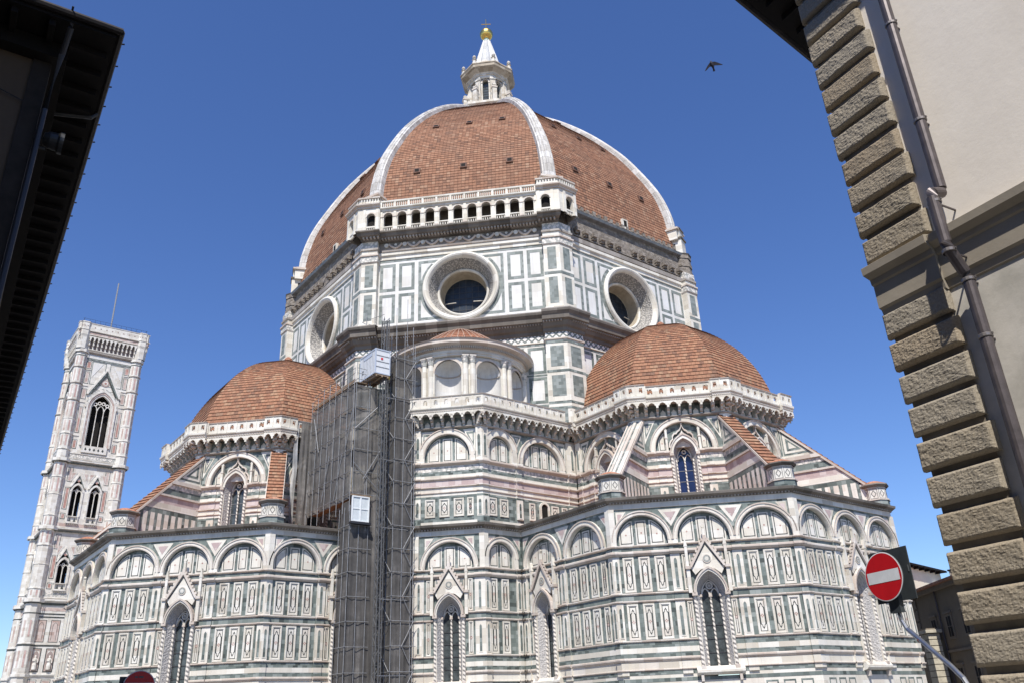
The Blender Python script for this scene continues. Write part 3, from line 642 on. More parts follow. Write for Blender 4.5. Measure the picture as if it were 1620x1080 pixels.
# ---- tall two-light chapel windows
def tall_window(dark='window_glass', half=False):
    fr = MB(AL)
    # splayed jambs and head
    Rr = 1.22
    outl = pointed(1.08, 4.9, 10.2, 8, 0.8); inn = pointed(0.68, 4.95, 10.1, 8, 0.9)
    for (a, b), (c, e) in zip(zip(outl, outl[1:]), zip(inn, inn[1:])):
        fr.poly([(a[0], 0.10, a[1]), (b[0], 0.10, b[1]), (e[0], -0.75, e[1]), (c[0], -0.75, c[1])], 'grey_jamb', [(a[0]+a[1], 0), (b[0]+b[1], 0), (b[0]+b[1], 1), (a[0]+a[1], 1)])
    # rim: archivolt
    out2 = pointed(1.22, 10.2, 10.2, 8, 0.8); o1 = pointed(1.08, 10.2, 10.2, 8, 0.8)
    for (s0, q0), (s1, q1) in zip(outl[1:-1], outl[2:-1]): fr.poly([(s0, 0.0, q0), (s1, 0.0, q1), (s1, 0.0, 13.45), (s0, 0.0, 13.45)], G_)
    for q in (-1, 1): fr.poly([(q*1.08, 0.0, 10.2), (q*1.36, 0.0, 10.2), (q*1.36, 0.0, 13.45), (q*1.08, 0.0, 13.45)], G_)
    fr.band(o1, out2, -0.1, 0.42, W_, closed=False)
    out3 = pointed(1.30, 10.2, 10.2, 8, 0.8); o2 = pointed(1.19, 10.2, 10.2, 8, 0.8)
    fr.band(o2, out3, 0.0, 0.50, MM, closed=False)
    for q in (-1, 1):
        x0, x1 = sorted((q*1.08, q*1.36)); fr.box(x0, x1, 4.9, 10.2, -0.4, 0.2, W_)
        fr.tube([(q*1.24, 0.22, 4.9), (q*1.24, 0.22, 10.0)], 0.115, 'twisted_marble', 8, True)
        fr.tube([(q*0.78, -0.52, 4.95), (q*0.78, -0.52, 10.0)], 0.10, 'twisted_marble', 8, True)
        fr.box(q*1.24-0.2, q*1.24+0.2, 9.98, 10.22, 0.0, 0.46, MM); fr.box(q*0.8-0.14, q*0.8+0.14, 9.95, 10.14, -0.7, -0.34, MM)
        fr.box(q*1.24-0.18, q*1.24+0.18, 4.72, 4.95, 0.0, 0.42, MM)
    # sill
    fr.prof(-1.75, 1.75, [(0.0, 4.30), (0.3, 4.36), (0.45, 4.5), (0.45, 4.66), (0.25, 4.92), (-0.75, 4.97)], W_)
    fr.box(-1.5, -1.3, 3.9, 4.34, 0, 0.32, MM); fr.box(1.3, 1.5, 3.9, 4.34, 0, 0.32, MM)
    # head between recess and wall
    w_ = part('chapel_window', fr, cath, None)
    gl = MB(AL); gl.prism(pointed(0.70, 4.95, 10.1, 8, 0.9)[::-1], -0.95, -0.84, dark)
    part('glass', gl, w_)
    tr = MB(AL)
    # mullion, trefoil heads, rose
    tr.tube([(0, -0.7, 4.95), (0, -0.7, 10.0)], 0.085, 'twisted_marble', 8, True)
    tr.box(-0.13, 0.13, 9.95, 10.12, -0.8, -0.58, MM)
    hd = pointed(0.70, 10.05, 10.1, 10, 0.9)
    pts = hd[1:-1]
    # plate with two pointed lights and a round eye cut out: built from strips
    for q in (-1, 1):
        li = [(q*0.35+s*0.86, z) for s, z in pointed(0.30, 10.0, 10.02, 6, 1.05)]
        lo = [(q*0.35+s*1.17, z+0.01+ (0.07 if 0 < i < len(li)-1 else 0)) for i, (s, z) in enumerate(pointed(0.30, 10.0, 10.02, 6, 1.05))]
        tr.band(li, lo, -0.82, -0.62, W_, closed=False)
    tr.ring(0, 10.80, 0.18, 0.28, -0.82, -0.62, W_, 0, 360, 16)
    for k in range(8):
        a = R(45*k); tr.poly([(0.05*math.cos(a+1.57), -0.66, 10.80+0.05*math.sin(a+1.57)), (0.24*math.cos(a), -0.66, 10.80+0.22*math.sin(a)), (0.05*math.cos(a-1.57), -0.66, 10.80+0.05*math.sin(a-1.57))], W_)
    tr.band([(s*0.86, z-0.05) for s, z in pts], [(s*1.0, z+0.02) for s, z in pts], -0.82, -0.6, W_, closed=False)
    part('tracery', tr, w_)
    ba = MB(AL)
    for z in (5.9, 6.9, 7.9, 8.9): ba.box(-0.68, 0.68, z-0.025, z+0.025, -0.84, -0.80, 'lead_bar')
    part('leading', ba, w_)
    gb = MB(AL)
    apex = 14.35
    zb = 12.1
    # gable: sloping mouldings, white field with rose, crockets, finial, two pinnacles
    gb.prism([(-1.32, zb), (-1.0, zb-0.55), (-0.55, zb-0.18), (0, zb-0.05), (0.55, zb-0.18), (1.0, zb-0.55), (1.32, zb), (0, apex)], 0.0, 0.30, W_)
    for q in (-1, 1):
        gb.prism([(q*1.42, zb), (q*1.22, zb), (0, apex-0.3), (0, apex+0.05)][::q], 0.26, 0.48, MM)
        gb.prism([(q*1.16, zb+0.05), (q*1.10, zb+0.05), (0, apex-0.53), (0, apex-0.44)][::q], 0.30, 0.34, K_)
        for i in range(1, 8):
            f = i/8.0; x, z = q*(1.42*(1-f)), zb+(apex+0.05-zb)*f
            gb.box(x-0.08+q*0.04, x+0.08+q*0.04, z-0.02, z+0.17, 0.24, 0.44, MM)
        gb.box(q*1.52-0.14, q*1.52+0.14, 10.22, 12.0, 0.0, 0.36, W_)
        gb.box(q*1.52-0.2, q*1.52+0.2, 12.0, 12.22, 0.0, 0.48, MM)
        gb.box(q*1.52-0.11, q*1.52+0.11, 12.22, 13.75, 0.06, 0.32, W_)
        gb.prism([(q*1.52-0.15, 13.75), (q*1.52+0.15, 13.75), (q*1.52, 14.5)], 0.04, 0.34, W_)
        gb.prism([(q*1.3, 12.3), (q*1.3, 13.25), (q*0.62, 13.25)][::-q], 0.0, 0.04, W_)
        gb.prism([(q*1.22, 12.5), (q*1.22, 13.15), (q*0.80, 13.15)][::-q], 0.04, 0.05, 'pale_green_marble')
    gb.disc(0, 12.72, 0.33, 0.30, 0.36, MM, 20); gb.disc(0, 12.72, 0.27, 0.36, 0.365, 'pale_green_marble', 20)
    for k in range(12):
        a = R(30*k)
        gb.poly([(0.04*math.cos(a+1.57), 0.37, 12.72+0.04*math.sin(a+1.57)), (0.26*math.cos(a), 0.37, 12.72+0.26*math.sin(a)), (0.04*math.cos(a-1.57), 0.37, 12.72+0.04*math.sin(a-1.57))], W_)
    gb.box(-0.13, 0.13, apex-0.1, apex+0.18, 0.18, 0.46, MM)
    gb.box(-0.1, 0.1, apex+0.18, apex+0.75, 0.22, 0.42, W_); gb.disc(0, apex+0.9, 0.14, 0.24, 0.42, W_, 10)
    part('gable', gb, w_)
    return w_
wn0 = tall_window(); wn0.matrix_local = RT(-45, EC)
for c, a, s in ((EC, 0, 0), (EC, 45, 0), (SC, -45, 0), (SC, -90, 0), (SC, -135, 0)):
    copy_part(wn0, RT(a, c))
copy_part(wn0, RT(-90, EC) @ Matrix.Translation((0, -1.5, 0)))
copy_part(wn0, RT(0, SC) @ Matrix.Translation((0, 0.1, 0)))

# ---- chapel roofs (half-octagon skirts, plus the octagonal fill under the small domes)
def skirt(a0, n):
    mb = MB()
    for i in range(n):
        p0, p1 = R(a0+45*i), R(a0+45*(i+1))
        ro, ri = 17.6/math.cos(R(22.5)), 10.0/math.cos(R(22.5))
        q = [(ro*math.cos(p0), ro*math.sin(p0), 18.05), (ro*math.cos(p1), ro*math.sin(p1), 18.05), (ri*math.cos(p1), ri*math.sin(p1), 19.3), (ri*math.cos(p0), ri*math.sin(p0), 19.3)]
        mb.raw(q, 'roof_tiles', [(-ro*.38, 0), (ro*.38, 0), (ri*.38, 7.7), (-ri*.38, 7.7)])
    return mb
cr = part('chapel_roof', skirt(-112.5, 5), cath, RT(0, EC)); copy_part(cr, RT(-90, SC))

# ---- sacristy block between the two tribunes, lower storey
AM = 33.75
part_mid = part('sacristy_wall', lower_wall(AM, -3.1, 3.1, K8, K8, [(0, 2.62, 2.22, 3)], 0.0, [], [(-1.85, 0.42), (1.85, 0.42)], ends=(0.85, 0.85)), cath, RT(-45))
part('eaves_cornice', eaves(AM, -3.1, 3.1, K8, K8), part_mid)
copy_part(wn0, RT(-45) @ Matrix.Translation((AM-AL, 0, 0)))
XE = (AM+3.1)*math.sqrt(.5); YE = (AM-3.1)*math.sqrt(.5)      # corner of the block: (XE, -YE)
sm = part('sacristy_wall', lower_wall(XE, -YE, -17.45, K8, -1, [(-19.85, 1.86, 1.42, 2)], None, [(-18.0, 0.5)], [(-20.75, 0.8), (-19.5, 0.8)], ends=(0.46, 0.46), corner=(True, False)), cath, RT(0))
part('eaves_cornice', eaves(XE, -YE, -17.45, K8, -1), sm)
sm2 = part('sacristy_wall', lower_wall(XE, 17.45, YE, -1, K8, [(19.85, 1.86, 1.42, 2)], None, [(18.0, 0.5)], [(20.75, 0.8), (19.5, 0.8)], corner=(False, True)), cath, RT(-90))
part('eaves_cornice', eaves(XE, 17.45, YE, -1, K8), sm2)

# ---- upper walls of tribunes and sacristy block
def upper_wall(A, sl, sr, kl, kr, bays, win=None, pils=(), ends=(0.62, 0.62), panels=(), corner=(True, True), z_low=17.9):
    mb = MB(A)
    g0 = (win-1.3, win+1.3) if win is not None else None
    def H(z0, z1, d, m):
        segs = [(sl, sr)]
        if g0 and z1 > 19.4 and z0 < 23.7: segs = [(sl, g0[0]), (g0[1], sr)]
        for a, b in segs: mb.box(a, b, z0, z1, -0.3, d, m, kl if a == sl else 0, kr if b == sr else 0)
    def ST(z0, z1, d, m=MM):
        string_(mb, sl, sr, z0, z1, d, kl, kr, pils, m, 0.15, ends, g0 if (g0 and z1 > 19.4 and z0 < 23.7) else None)
    H(z_low, 18.3, 0.02, W_); H(18.3, 18.6, 0.02, G_); H(18.6, 20.42, 0.0, G_); H(20.42, 20.62, 0.02, G_); H(20.62, 20.85, 0.03, W_); ST(20.82, 21.0, 0.12)
    H(20.85, 21.42, 0.03, W_); ST(21.34, 21.5, 0.16); H(21.42, 22.12, 0.02, P_); ST(22.06, 22.3, 0.18)
    H(22.12, 22.56, 0.03, W_); H(22.56, 22.92, 0.02, G_); H(22.92, 23.36, 0.03, 'carved_frieze'); H(23.36, 23.5, 0.03, W_); ST(23.42, 23.8, 0.32)
    for c, w_ in pils:
        for z0, z1, m in ((18.6, 20.42, W_), (20.42, 20.62, G_), (20.62, 20.82, W_), (21.0, 21.34, W_), (21.5, 22.06, P_), (22.3, 22.56, W_), (22.56, 22.92, G_), (22.92, 23.42, 'carved_frieze')):
            mb.box(c-w_/2, c+w_/2, z0, z1, 0, 0.15, m)
        slot(mb, c, 18.75, 20.2)
    for e, side in ((ends[0], 0), (ends[1], 1)):
        if not corner[side]: continue
        a, b, k0, k1 = (sl, sl+e, kl, 0) if side == 0 else (sr-e, sr, 0, kr)
        for z0, z1, m in ((z_low, 18.6, G_), (18.6, 20.42, W_), (20.42, 20.62, G_), (20.62, 20.82, W_), (21.0, 21.34, W_), (21.5, 22.06, P_), (22.3, 22.56, W_), (22.56, 22.92, G_), (22.92, 23.42, 'carved_frieze')):
            mb.box(a, b, z0, z1, 0, 0.15, m, k0, k1)
        slot(mb, (a+b)/2 + (-0.04 if side == 0 else 0.04), 18.75, 20.2)
    for x, w_ in panels: inlay_panel(mb, x, 18.68, 20.36, w_)
    zt = 26.98
    xs = [sl] + [(b[0]+b[1]+c[0]-c[1])/2 for b, c in zip(bays, bays[1:])] + [sr]
    for (s, ro, ri, npan), a, b in zip(bays, xs, xs[1:]):
        zc = 27.03-ro
        mb.arch_wall(a, b, 23.78, zt, s, zc, ri, 0.0, 0.26, G_, W_, G_, 26, back=win is None)
        if win is not None:      # back of the lunette, left open behind the window head
            hd = [(s+x, z) for x, z in pointed(1.0, 23.5, 23.5, 10, 0.75)[1:-1]]
            arcz = lambda x: zc+math.sqrt(max(0.0, ri*ri-(x-s)**2))
            xs_ = [s-ri+(ri-1.0)*k/8 for k in range(9)]
            for sg in (-1, 1):
                for x0, x1 in zip(xs_, xs_[1:]):
                    p0, p1 = (x0, x1) if sg < 0 else (2*s-x0, 2*s-x1)
                    mb.poly([(p0, -0.26, 23.78), (p1, -0.26, 23.78), (p1, -0.26, max(23.8, arcz(p1))), (p0, -0.26, max(23.8, arcz(p0)))], G_)
            for (x0, q0), (x1, q1) in zip(hd, hd[1:]):
                mb.poly([(x0, -0.26, q0), (x1, -0.26, q1), (x1, -0.26, arcz(x1)), (x0, -0.26, arcz(x0))], G_)
        mb.ring(s, zc, ri-0.02, ro-0.02, -0.1, 0.15, W_, 0, 180, 30); mb.ring(s, zc, ro-0.12, ro-0.02, 0.15, 0.21, MM, 0, 180, 30); mb.ring(s, zc, ri, ri+0.08, 0.15, 0.19, MM, 0, 180, 30)
        for q in (-1, 1):
            x0, x1 = sorted((s+q*(ri-0.02), s+q*(ro-0.02))); mb.box(x0, x1, 23.8, zc, -0.1, 0.15, W_)
        lunette(mb, s, zc, ri, 23.8, -0.26, npan if win is None else 5)
    def tri(pts):
        cx = sum(q[0] for q in pts)/3; cz = sum(q[1] for q in pts)/3
        f_ = lambda f: [(cx+(x-cx)*f, cz+(z-cz)*f) for x, z in pts]
        mb.prism(f_(1.0), 0.0, 0.03, W_); mb.prism(f_(0.66), 0.03, 0.04, G_); mb.prism(f_(0.36), 0.04, 0.05, W_)
    for (s0, r0, _, _), (s1, r1, _, _) in zip(bays, bays[1:]):
        m_ = (s0+r0+s1-r1)/2; tri([(m_, 25.5), (m_+0.62, 26.8), (m_-0.62, 26.8)])
    s0, r0 = bays[0][0], bays[0][1]; a = sl+(ends[0] if corner[0] else 0.1)+0.06
    tri([(a, 26.85), (a, 24.6), (a+min(1.15, s0-a-0.5), 26.85)])
    s0, r0 = bays[-1][0], bays[-1][1]; b = sr-(ends[1] if corner[1] else 0.1)-0.06
    tri([(b, 26.85), (b-min(1.15, b-s0-0.5), 26.85), (b, 24.6)])
    for side in (0, 1):
        if corner[side]:
            e = ends[side]
            if side == 0: mb.box(sl, sl+e, 23.8, 26.98, 0, 0.2, W_, kl, 0)
            else: mb.box(sr-e, sr, 23.8, 26.98, 0, 0.2, W_, 0, kr)
            slot(mb, (sl+e/2-0.05) if side == 0 else (sr-e/2+0.05), 24.2, 26.3, 0.26, 0.2)
    mb.prof(sl, sr, [(0, 26.95), (0.2, 26.98), (0.32, 27.06), (0.32, 27.14), (0, 27.16)], 'grey_cornice', kl, kr)
    H(27.14, 28.9, 0.0, G_)
    return mb
def trefoil_plate(mb, a, b, z0, z1, d, m):
    """plate between two corbels with a cusped pointed cut-out"""
    w_ = (b-a); c = (a+b)/2; h = z1-z0-0.1
    cut = [(-0.43, 0.0), (-0.435, 0.28), (-0.40, 0.44), (-0.30, 0.47), (-0.31, 0.62), (-0.2, 0.82), (0, 1.0)]
    cut = [(c+x*w_*0.93, z0+z*h) for x, z in cut]
    cut += [(2*c-x, z) for x, z in cut[::-1][1:]]
    mb.poly([(a, d, z0), (cut[0][0], d, z0), (cut[0][0], d, z1), (a, d, z1)], m)
    mb.poly([(cut[-1][0], d, z0), (b, d, z0), (b, d, z1), (cut[-1][0], d, z1)], m)
    for (s0, q0), (s1, q1) in zip(cut, cut[1:]):
        if abs(s1-s0) > 1e-6: mb.poly([(s0, d, q0), (s1, d, q1), (s1, d, z1), (s0, d, z1)], m)
        mb.poly([(s0, d-0.16, q0), (s1, d-0.16, q1), (s1, d, q1), (s0, d, q0)], m)
def balcony(A, sl, sr, kl, kr, blkL, blkR):
    """pierced parapet walk on cusped corbels; blkL / blkR: width of the projecting corner bays (at the wall plane)"""
    mb = MB(A); co = MB(A)
    D0 = 1.02
    spans = []
    if blkL: spans.append((sl, sl+blkL, 0.34, kl, 0))
    spans.append((sl+blkL, sr-blkR, 0.0, 0 if blkL else kl, 0 if blkR else kr))
    if blkR: spans.append((sr-blkR, sr, 0.34, 0, kr))
    for a, b, e, k0, k1 in spans:
        D = D0+e; dz = 0.1 if e else 0.0
        # floor and mouldings
        mb.prof(a, b, [(0.0, 28.36), (D-0.12, 28.36), (D-0.05, 28.44), (D-0.05, 28.62), (D+0.10, 28.74), (D+0.12, 28.84+dz), (D, 28.88+dz), (0, 28.9)], W_, k0, k1)
        # parapet: rails, posts, pierced quatrefoils
        z0, z1 = 28.88+dz, 29.88+dz
        mb.box(a, b, z0, z0+0.26, D-0.2, D, W_, k0, k1, True); mb.box(a, b, z1-0.24, z1, D-0.2, D, W_, k0, k1, True)
        mb.prof(a, b, [(D-0.26, z1), (D+0.07, z1), (D+0.1, z1+0.08), (D-0.26, z1+0.1)], MM, k0, k1)
        la, lb = a-k0*D, b+k1*D
        n = max(2, round((lb-la)/0.95)); st = (lb-la)/n
        for i in range(n+1):
            x = la+st*i
            hw = 0.32 if 0 < i < n else 0.22
            xa, xb = max(la, x-hw), min(lb, x+hw)
            mb.box(xa, xb, z0+0.26, z1-0.24, D-0.2, D, W_, 0, 0, True)
            if 0 < i < n: mb.box(x-0.035, x+0.035, z0+0.05, z1-0.05, D, D+0.05, W_)
        for i in range(n):
            x = la+st*(i+0.5)
            for q in (-1, 1): mb.prism([(x+q*0.04, z1-0.24), (x+q*(st/2-0.32), z1-0.24), (x+q*(st/2-0.32), z1-0.40)][::q], D-0.16, D-0.02, W_)
            mb.box(x-0.06, x+0.06, z0+0.26, z0+0.38, D-0.16, D-0.02, W_)
        # dentils
        nd_ = int((lb-la)/0.17)
        for i in range(nd_):
            x = la+(lb-la)*(i+0.5)/nd_
            mb.box(x-0.045, x+0.045, 28.47, 28.58, D-0.06, D+0.01, MM)
        # corbels
        for i in range(n+1):
            x = la+st*i
            if e and ((i == 0 and k0 == 0 and False)): continue
            xw = min(max(x, a+0.12), b-0.12) if e else x
            for (za, zb, d1) in ((27.18, 27.5, 0.36), (27.5, 27.82, 0.68), (27.82, 28.16, 0.97)):
                d1 = d1*(D/D0)
                f0 = 0.0; 
                xs0 = xw+(x-xw)*(d1/D)
                co.prism([(xw-0.10, za), (xw+0.10, za), (xw+0.10, zb), (xw-0.10, zb)], 0.0, d1*0.6, W_)
                q0 = [(xs0-0.11, d1*0.55, za+0.10), (xs0+0.11, d1*0.55, za+0.10), (xs0+0.11, d1, za+0.17), (xs0-0.11, d1, za+0.17)]
                q1 = [(s, d, zb) for s, d, _ in q0]
                co.poly(q0, MM); co.poly(q1[::-1], MM)
                for k in range(4):
                    k2 = (k+1) % 4; co.poly([q0[k], q0[k2], q1[k2], q1[k]][::-1], MM)
        for i in range(n):
            trefoil_plate(co, la+st*i, la+st*(i+1), 27.78, 28.4, D-0.05, W_)
            x = la+st*(i+0.5); xw = min(max(x, a+0.3), b-0.3) if e else x
            if a < xw < b:
                co.prism([(xw-0.24, 27.2), (xw+0.24, 27.2), (xw+0.24, 27.55), (xw, 27.82), (xw-0.24, 27.55)], 0.0, 0.04, W_)
        if e:      # cheeks of the projecting bay
            for x, k in ((a, k0), (b, k1)):
                if k == 0:
                    mb.box(x-0.1, x+0.1, 28.9, z1, D0-0.2, D-0.2, W_)
    return mb, co
AU, HU = 10.1, 10.1*K8
up_panels = [(-2.9, 0.0)]
uw = part('tribune_wall', upper_wall(AU, -HU, HU, K8, K8, [(0, 3.12, 2.6, 3)], 0.0, [(-2.2, 0.7), (2.2, 0.7)], (0.62, 0.62)), cath, RT(-45, EC))
b_, c_ = balcony(AU, -HU, HU, K8, K8, 1.15, 1.15)
bo = part('balcony', b_, uw); part('corbel_table', c_, uw)
for c, a in ((EC, 0), (EC, 45), (EC, 90), (SC, -45), (SC, -90), (SC, -135), (SC, 180)): copy_part(uw, RT(a, c))
copy_part(uw, RT(-90, EC)); copy_part(uw, RT(0, SC))
def upper_window(dark):
    fr = MB(AU)
    F_ = 0.75
    outl = pointed(1.0, 19.2, 23.5, 8, F_); inn = pointed(0.66, 19.2, 23.3, 8, 0.85)
    for (a, b), (c, e) in zip(zip(outl, outl[1:]), zip(inn, inn[1:])):
        fr.poly([(a[0], 0.1, a[1]), (b[0], 0.1, b[1]), (e[0], -0.95, e[1]), (c[0], -0.95, c[1])], 'grey_jamb', [(a[0]+a[1], 0), (b[0]+b[1], 0), (b[0]+b[1], 1), (a[0]+a[1], 1)])
    o1 = pointed(1.0, 23.5, 23.5, 8, F_); o2 = pointed(1.22, 23.5, 23.5, 8, F_); o3 = pointed(1.32, 23.5, 23.5, 8, F_)
    fr.band(o1, o2, -0.5, 0.24, W_, closed=False); fr.band(o2, o3, -0.5, 0.32, MM, closed=False)
    for q in (-1, 1):
        x0, x1 = sorted((q*1.0, q*1.3)); fr.box(x0, x1, 19.2, 23.5, -0.3, 0.12, W_)
        fr.tube([(q*1.18, 0.22, 19.3), (q*1.18, 0.22, 23.3)], 0.12, 'twisted_marble', 8, True)
        fr.tube([(q*0.78, -0.55, 19.3), (q*0.78, -0.55, 23.2)], 0.09, 'twisted_marble', 8, True)
        fr.box(q*1.18-0.18, q*1.18+0.18, 23.28, 23.52, 0.0, 0.42, MM)
        fr.box(q*1.5-0.1, q*1.5+0.1, 23.8, 25.75, -0.45, 0.1, W_); fr.box(q*1.5-0.15, q*1.5+0.15, 25.0, 25.1, -0.45, 0.14, MM); fr.prism([(q*1.5-0.14, 25.75), (q*1.5+0.14, 25.75), (q*1.5, 26.15)], -0.4, 0.1, W_)
    # cusped ogee hood: white field, dark linings, quatrefoil with a disc
    half = [(1.34, 24.15), (1.30, 24.55), (1.12, 24.85), (0.98, 24.95), (0.98, 25.25), (0.80, 25.5), (0.55, 25.55), (0.44, 25.72), (0.22, 25.86), (0.08, 26.1), (0.0, 26.38)]
    full = [(-x, z) for x, z in half] + half[::-1][1:]
    def sh(f, dz): return [(x*f, 24.1+(z-24.1)*f+dz) for x, z in full]
    fr.band(sh(0.90, 0.02), sh(1.0, 0.0), -0.45, 0.02, MM, closed=False); fr.band(sh(0.80, 0.03), sh(0.90, 0.02), -0.45, -0.16, K_, closed=False)
    fr.prism(sh(0.80, 0.03)[::-1], -0.44, -0.22, W_)
    for q in (-1, 1):
        fr.ring(q*0.45, 25.12, 0.13, 0.2, -0.22, -0.19, K_, 0, 360, 10); fr.prism([(q*1.25, 25.2), (q*1.35, 25.2), (q*1.05, 25.9), (q*0.55, 26.1), (q*0.6, 25.95), (q*0.95, 25.75)], -0.45, -0.4, W_)
    fr.disc(0, 25.3, 0.27, -0.22, -0.12, MM, 14); fr.disc(0, 25.3, 0.18, -0.12, -0.11, 'pale_green_marble', 14)
    fr.box(-0.08, 0.08, 26.3, 26.45, -0.4, 0.06, MM)
    w_ = part('tribune_window', fr, cath)
    gl = MB(AU); gl.prism(pointed(0.68, 19.2, 23.3, 8, 0.85)[::-1], -1.1, -0.98, dark); part('glass', gl, w_)
    tr = MB(AU)
    tr.tube([(0, -0.85, 19.2), (0, -0.85, 23.1)], 0.075, 'twisted_marble', 8, True)
    for q in (-1, 1):
        li = [(q*0.33+s*0.9, z) for s, z in pointed(0.28, 23.0, 23.05, 6, 1.05)]; lo = [(q*0.33+s*1.2, z+0.06) for s, z in pointed(0.28, 23.0, 23.05, 6, 1.05)]
        tr.band(li, lo, -0.96, -0.78, W_, closed=False)
    tr.ring(0, 23.85, 0.1, 0.22, -0.96, -0.78, W_, 0, 360, 12)
    tr.band([(s*0.86, z-0.06) for s, z in pointed(0.68, 23.3, 23.3, 8, 0.85)[1:-1]], pointed(0.68, 23.3, 23.3, 8, 0.85)[1:-1], -0.96, -0.76, W_, closed=False)
    for z in (20.1, 21.1, 22.1): tr.box(-0.66, 0.66, z-0.02, z+0.02, -0.98, -0.94, 'steel_grey')
    part('tracery', tr, w_)
    return w_
uwin = upper_window('sky_tinted_glass'); uwin.matrix_local = RT(-45, EC)
uw2 = upper_window('window_glass'); uw2.matrix_local = RT(-45, SC)
for c, a in ((EC, 0), (EC, 45), (EC, -90), (SC, -90), (SC, 0), (SC, -135)): copy_part(uw2, RT(a, c))

# sacristy block, upper storey
us = part('sacristy_upper_wall', upper_wall(AM, -3.1, 3.1, K8, K8, [(-0.15, 2.7, 2.15, 3)], None, [], (0.5, 0.5), [(-1.75, 0.95), (-0.42, 0.95), (0.92, 0.95), (1.98, 0.6)]), cath, RT(-45))
b_, c_ = balcony(AM, -3.1, 3.1, K8, K8, 0, 0); part('balcony', b_, us); part('corbel_table', c_, us)
ue = part('sacristy_upper_wall', upper_wall(XE, -YE, -10.1, K8, -1, [(-19.6, 2.02, 1.32, 2), (-14.55, 2.95, 2.42, 4)], None, [(-17.5, 0.7)], (0.62, 1.3), [(-20.6, 0.95), (-19.3, 0.95), (-16.0, 0.7), (-13.2, 0.9), (-12.0, 0.7)]), cath, RT(0))
b_, c_ = balcony(XE, -YE, -10.1, K8, -1, 0, 0); part('balcony', b_, ue); part('corbel_table', c_, ue)
dd = MB(XE)      # little round-headed door by the roof
dd.prism([(-14.95, 18.2), (-14.15, 18.2), (-14.15, 20.0)] + [(-14.55+0.4*math.cos(a), 20.0+0.4*math.sin(a)) for a in circle_pts(8, 0, 180)][1:], 0.0, 0.06, 'dark_void')
dd.ring(-14.55, 20.0, 0.4, 0.6, 0.0, 0.18, W_); dd.box(-15.15, -14.95, 18.2, 20.0, 0, 0.18, W_); dd.box(-14.15, -13.95, 18.2, 20.0, 0, 0.18, W_)
part('roof_door', dd, ue)
un = part('sacristy_upper_wall', upper_wall(XE, 10.1, YE, -1, K8, [(14.55, 2.95, 2.42, 4), (19.6, 2.02, 1.32, 2)], None, [(17.5, 0.7)], (1.3, 0.62), [(20.6, 0.95), (19.3, 0.95)]), cath, RT(-90))
b_, c_ = balcony(XE, 10.1, YE, -1, K8, 0, 0); part('balcony', b_, un); part('corbel_table', c_, un)
# terrace behind the balconies
tc = MB()
tc.raw([(XE, -YE, 28.85), (XE, -10.1, 28.85), (10.1, -10.1, 28.85), (10.1, -XE, 28.85), (YE, -XE, 28.85)], 'plain_stone', [(0, 0)]*5)
for c in (EC, SC):
    rr = 10.3/math.cos(R(22.5))
    tc.raw([(c[0]+rr*math.cos(R(22.5+45*k)), c[1]+rr*math.sin(R(22.5+45*k)), 28.86) for k in range(8)], 'plain_stone', [(0, 0)]*8)
part('terrace', tc, cath)

# ---- small domes
def tiled_dome(prof_, m, row, lap, finial=None):
    """octagonal cap laid in lapping rows; profile of the apothem [(r, z), ...]"""
    mb = MB()
    P = [Vector((r, z)) for r, z in prof_]
    L = [0]
    for a, b in zip(P, P[1:]): L.append(L[-1]+(b-a).length)
    def at(l):
        for i in range(len(P)-1):
            if l <= L[i+1] or i == len(P)-2:
                t = (l-L[i])/(L[i+1]-L[i]); return P[i].lerp(P[i+1], t), (P[i+1]-P[i]).normalized()
    n = int(L[-1]/row)
    for i in range(n):
        a, t = at(i*row); b, t2 = at(min(L[-1], (i+1)*row))
        nn = Vector((t.y, -t.x))
        lo = a+nn*lap; lo0 = a
        for k in range(8):
            an = R(45*k); ca, sa = math.cos(an), math.sin(an)
            def pt(q, sg): return (q.x*ca - sg*q.x*K8*sa, q.x*sa + sg*q.x*K8*ca, q.y)
            off = 37.0*k
            mb.raw([pt(lo, -1), pt(lo, 1), pt(b, 1), pt(b, -1)], m, [(off-lo.x*K8, i*row+0.002), (off+lo.x*K8, i*row+0.002), (off+b.x*K8, (i+1)*row-0.002), (off-b.x*K8, (i+1)*row-0.002)])
            mb.raw([pt(lo0, -1), pt(lo0, 1), pt(lo, 1), pt(lo, -1)], m, [(off-lo.x*K8, i*row+0.002), (off+lo.x*K8, i*row+0.002), (off+lo.x*K8, i*row+0.01), (off-lo.x*K8, i*row+0.01)])
    return mb
def spline(pts, n=10):
    out = []
    for i in range(len(pts)-1):
        p0, p1, p2, p3 = pts[max(0, i-1)], pts[i], pts[i+1], pts[min(len(pts)-1, i+2)]
        for k in range(n):
            t = k/n
            out.append(tuple(0.5*((2*b) + (-a+c)*t + (2*a-5*b+4*c-d)*t*t + (-a+3*b-3*c+d)*t**3) for a, b, c, d in zip(p0, p1, p2, p3)))
    return out + [pts[-1]]
td = part('tribune_dome', tiled_dome(spline([(10.0, 29.2), (9.55, 31.6), (8.55, 34.2), (6.9, 36.8), (4.6, 39.0), (2.2, 40.25), (0.75, 40.7)]), 'tribune_tiles', 0.42, 0.05), cath, RT(0, EC))
fb = MB(); fb.lathe([(0.8, 40.6), (0.75, 40.8), (0.5, 41.0), (0.45, 41.35), (0.2, 41.6), (0.0, 41.65)], (0, 0), 'roof_tiles', 12)
part('finial', fb, td)
copy_part(td, RT(0, SC))

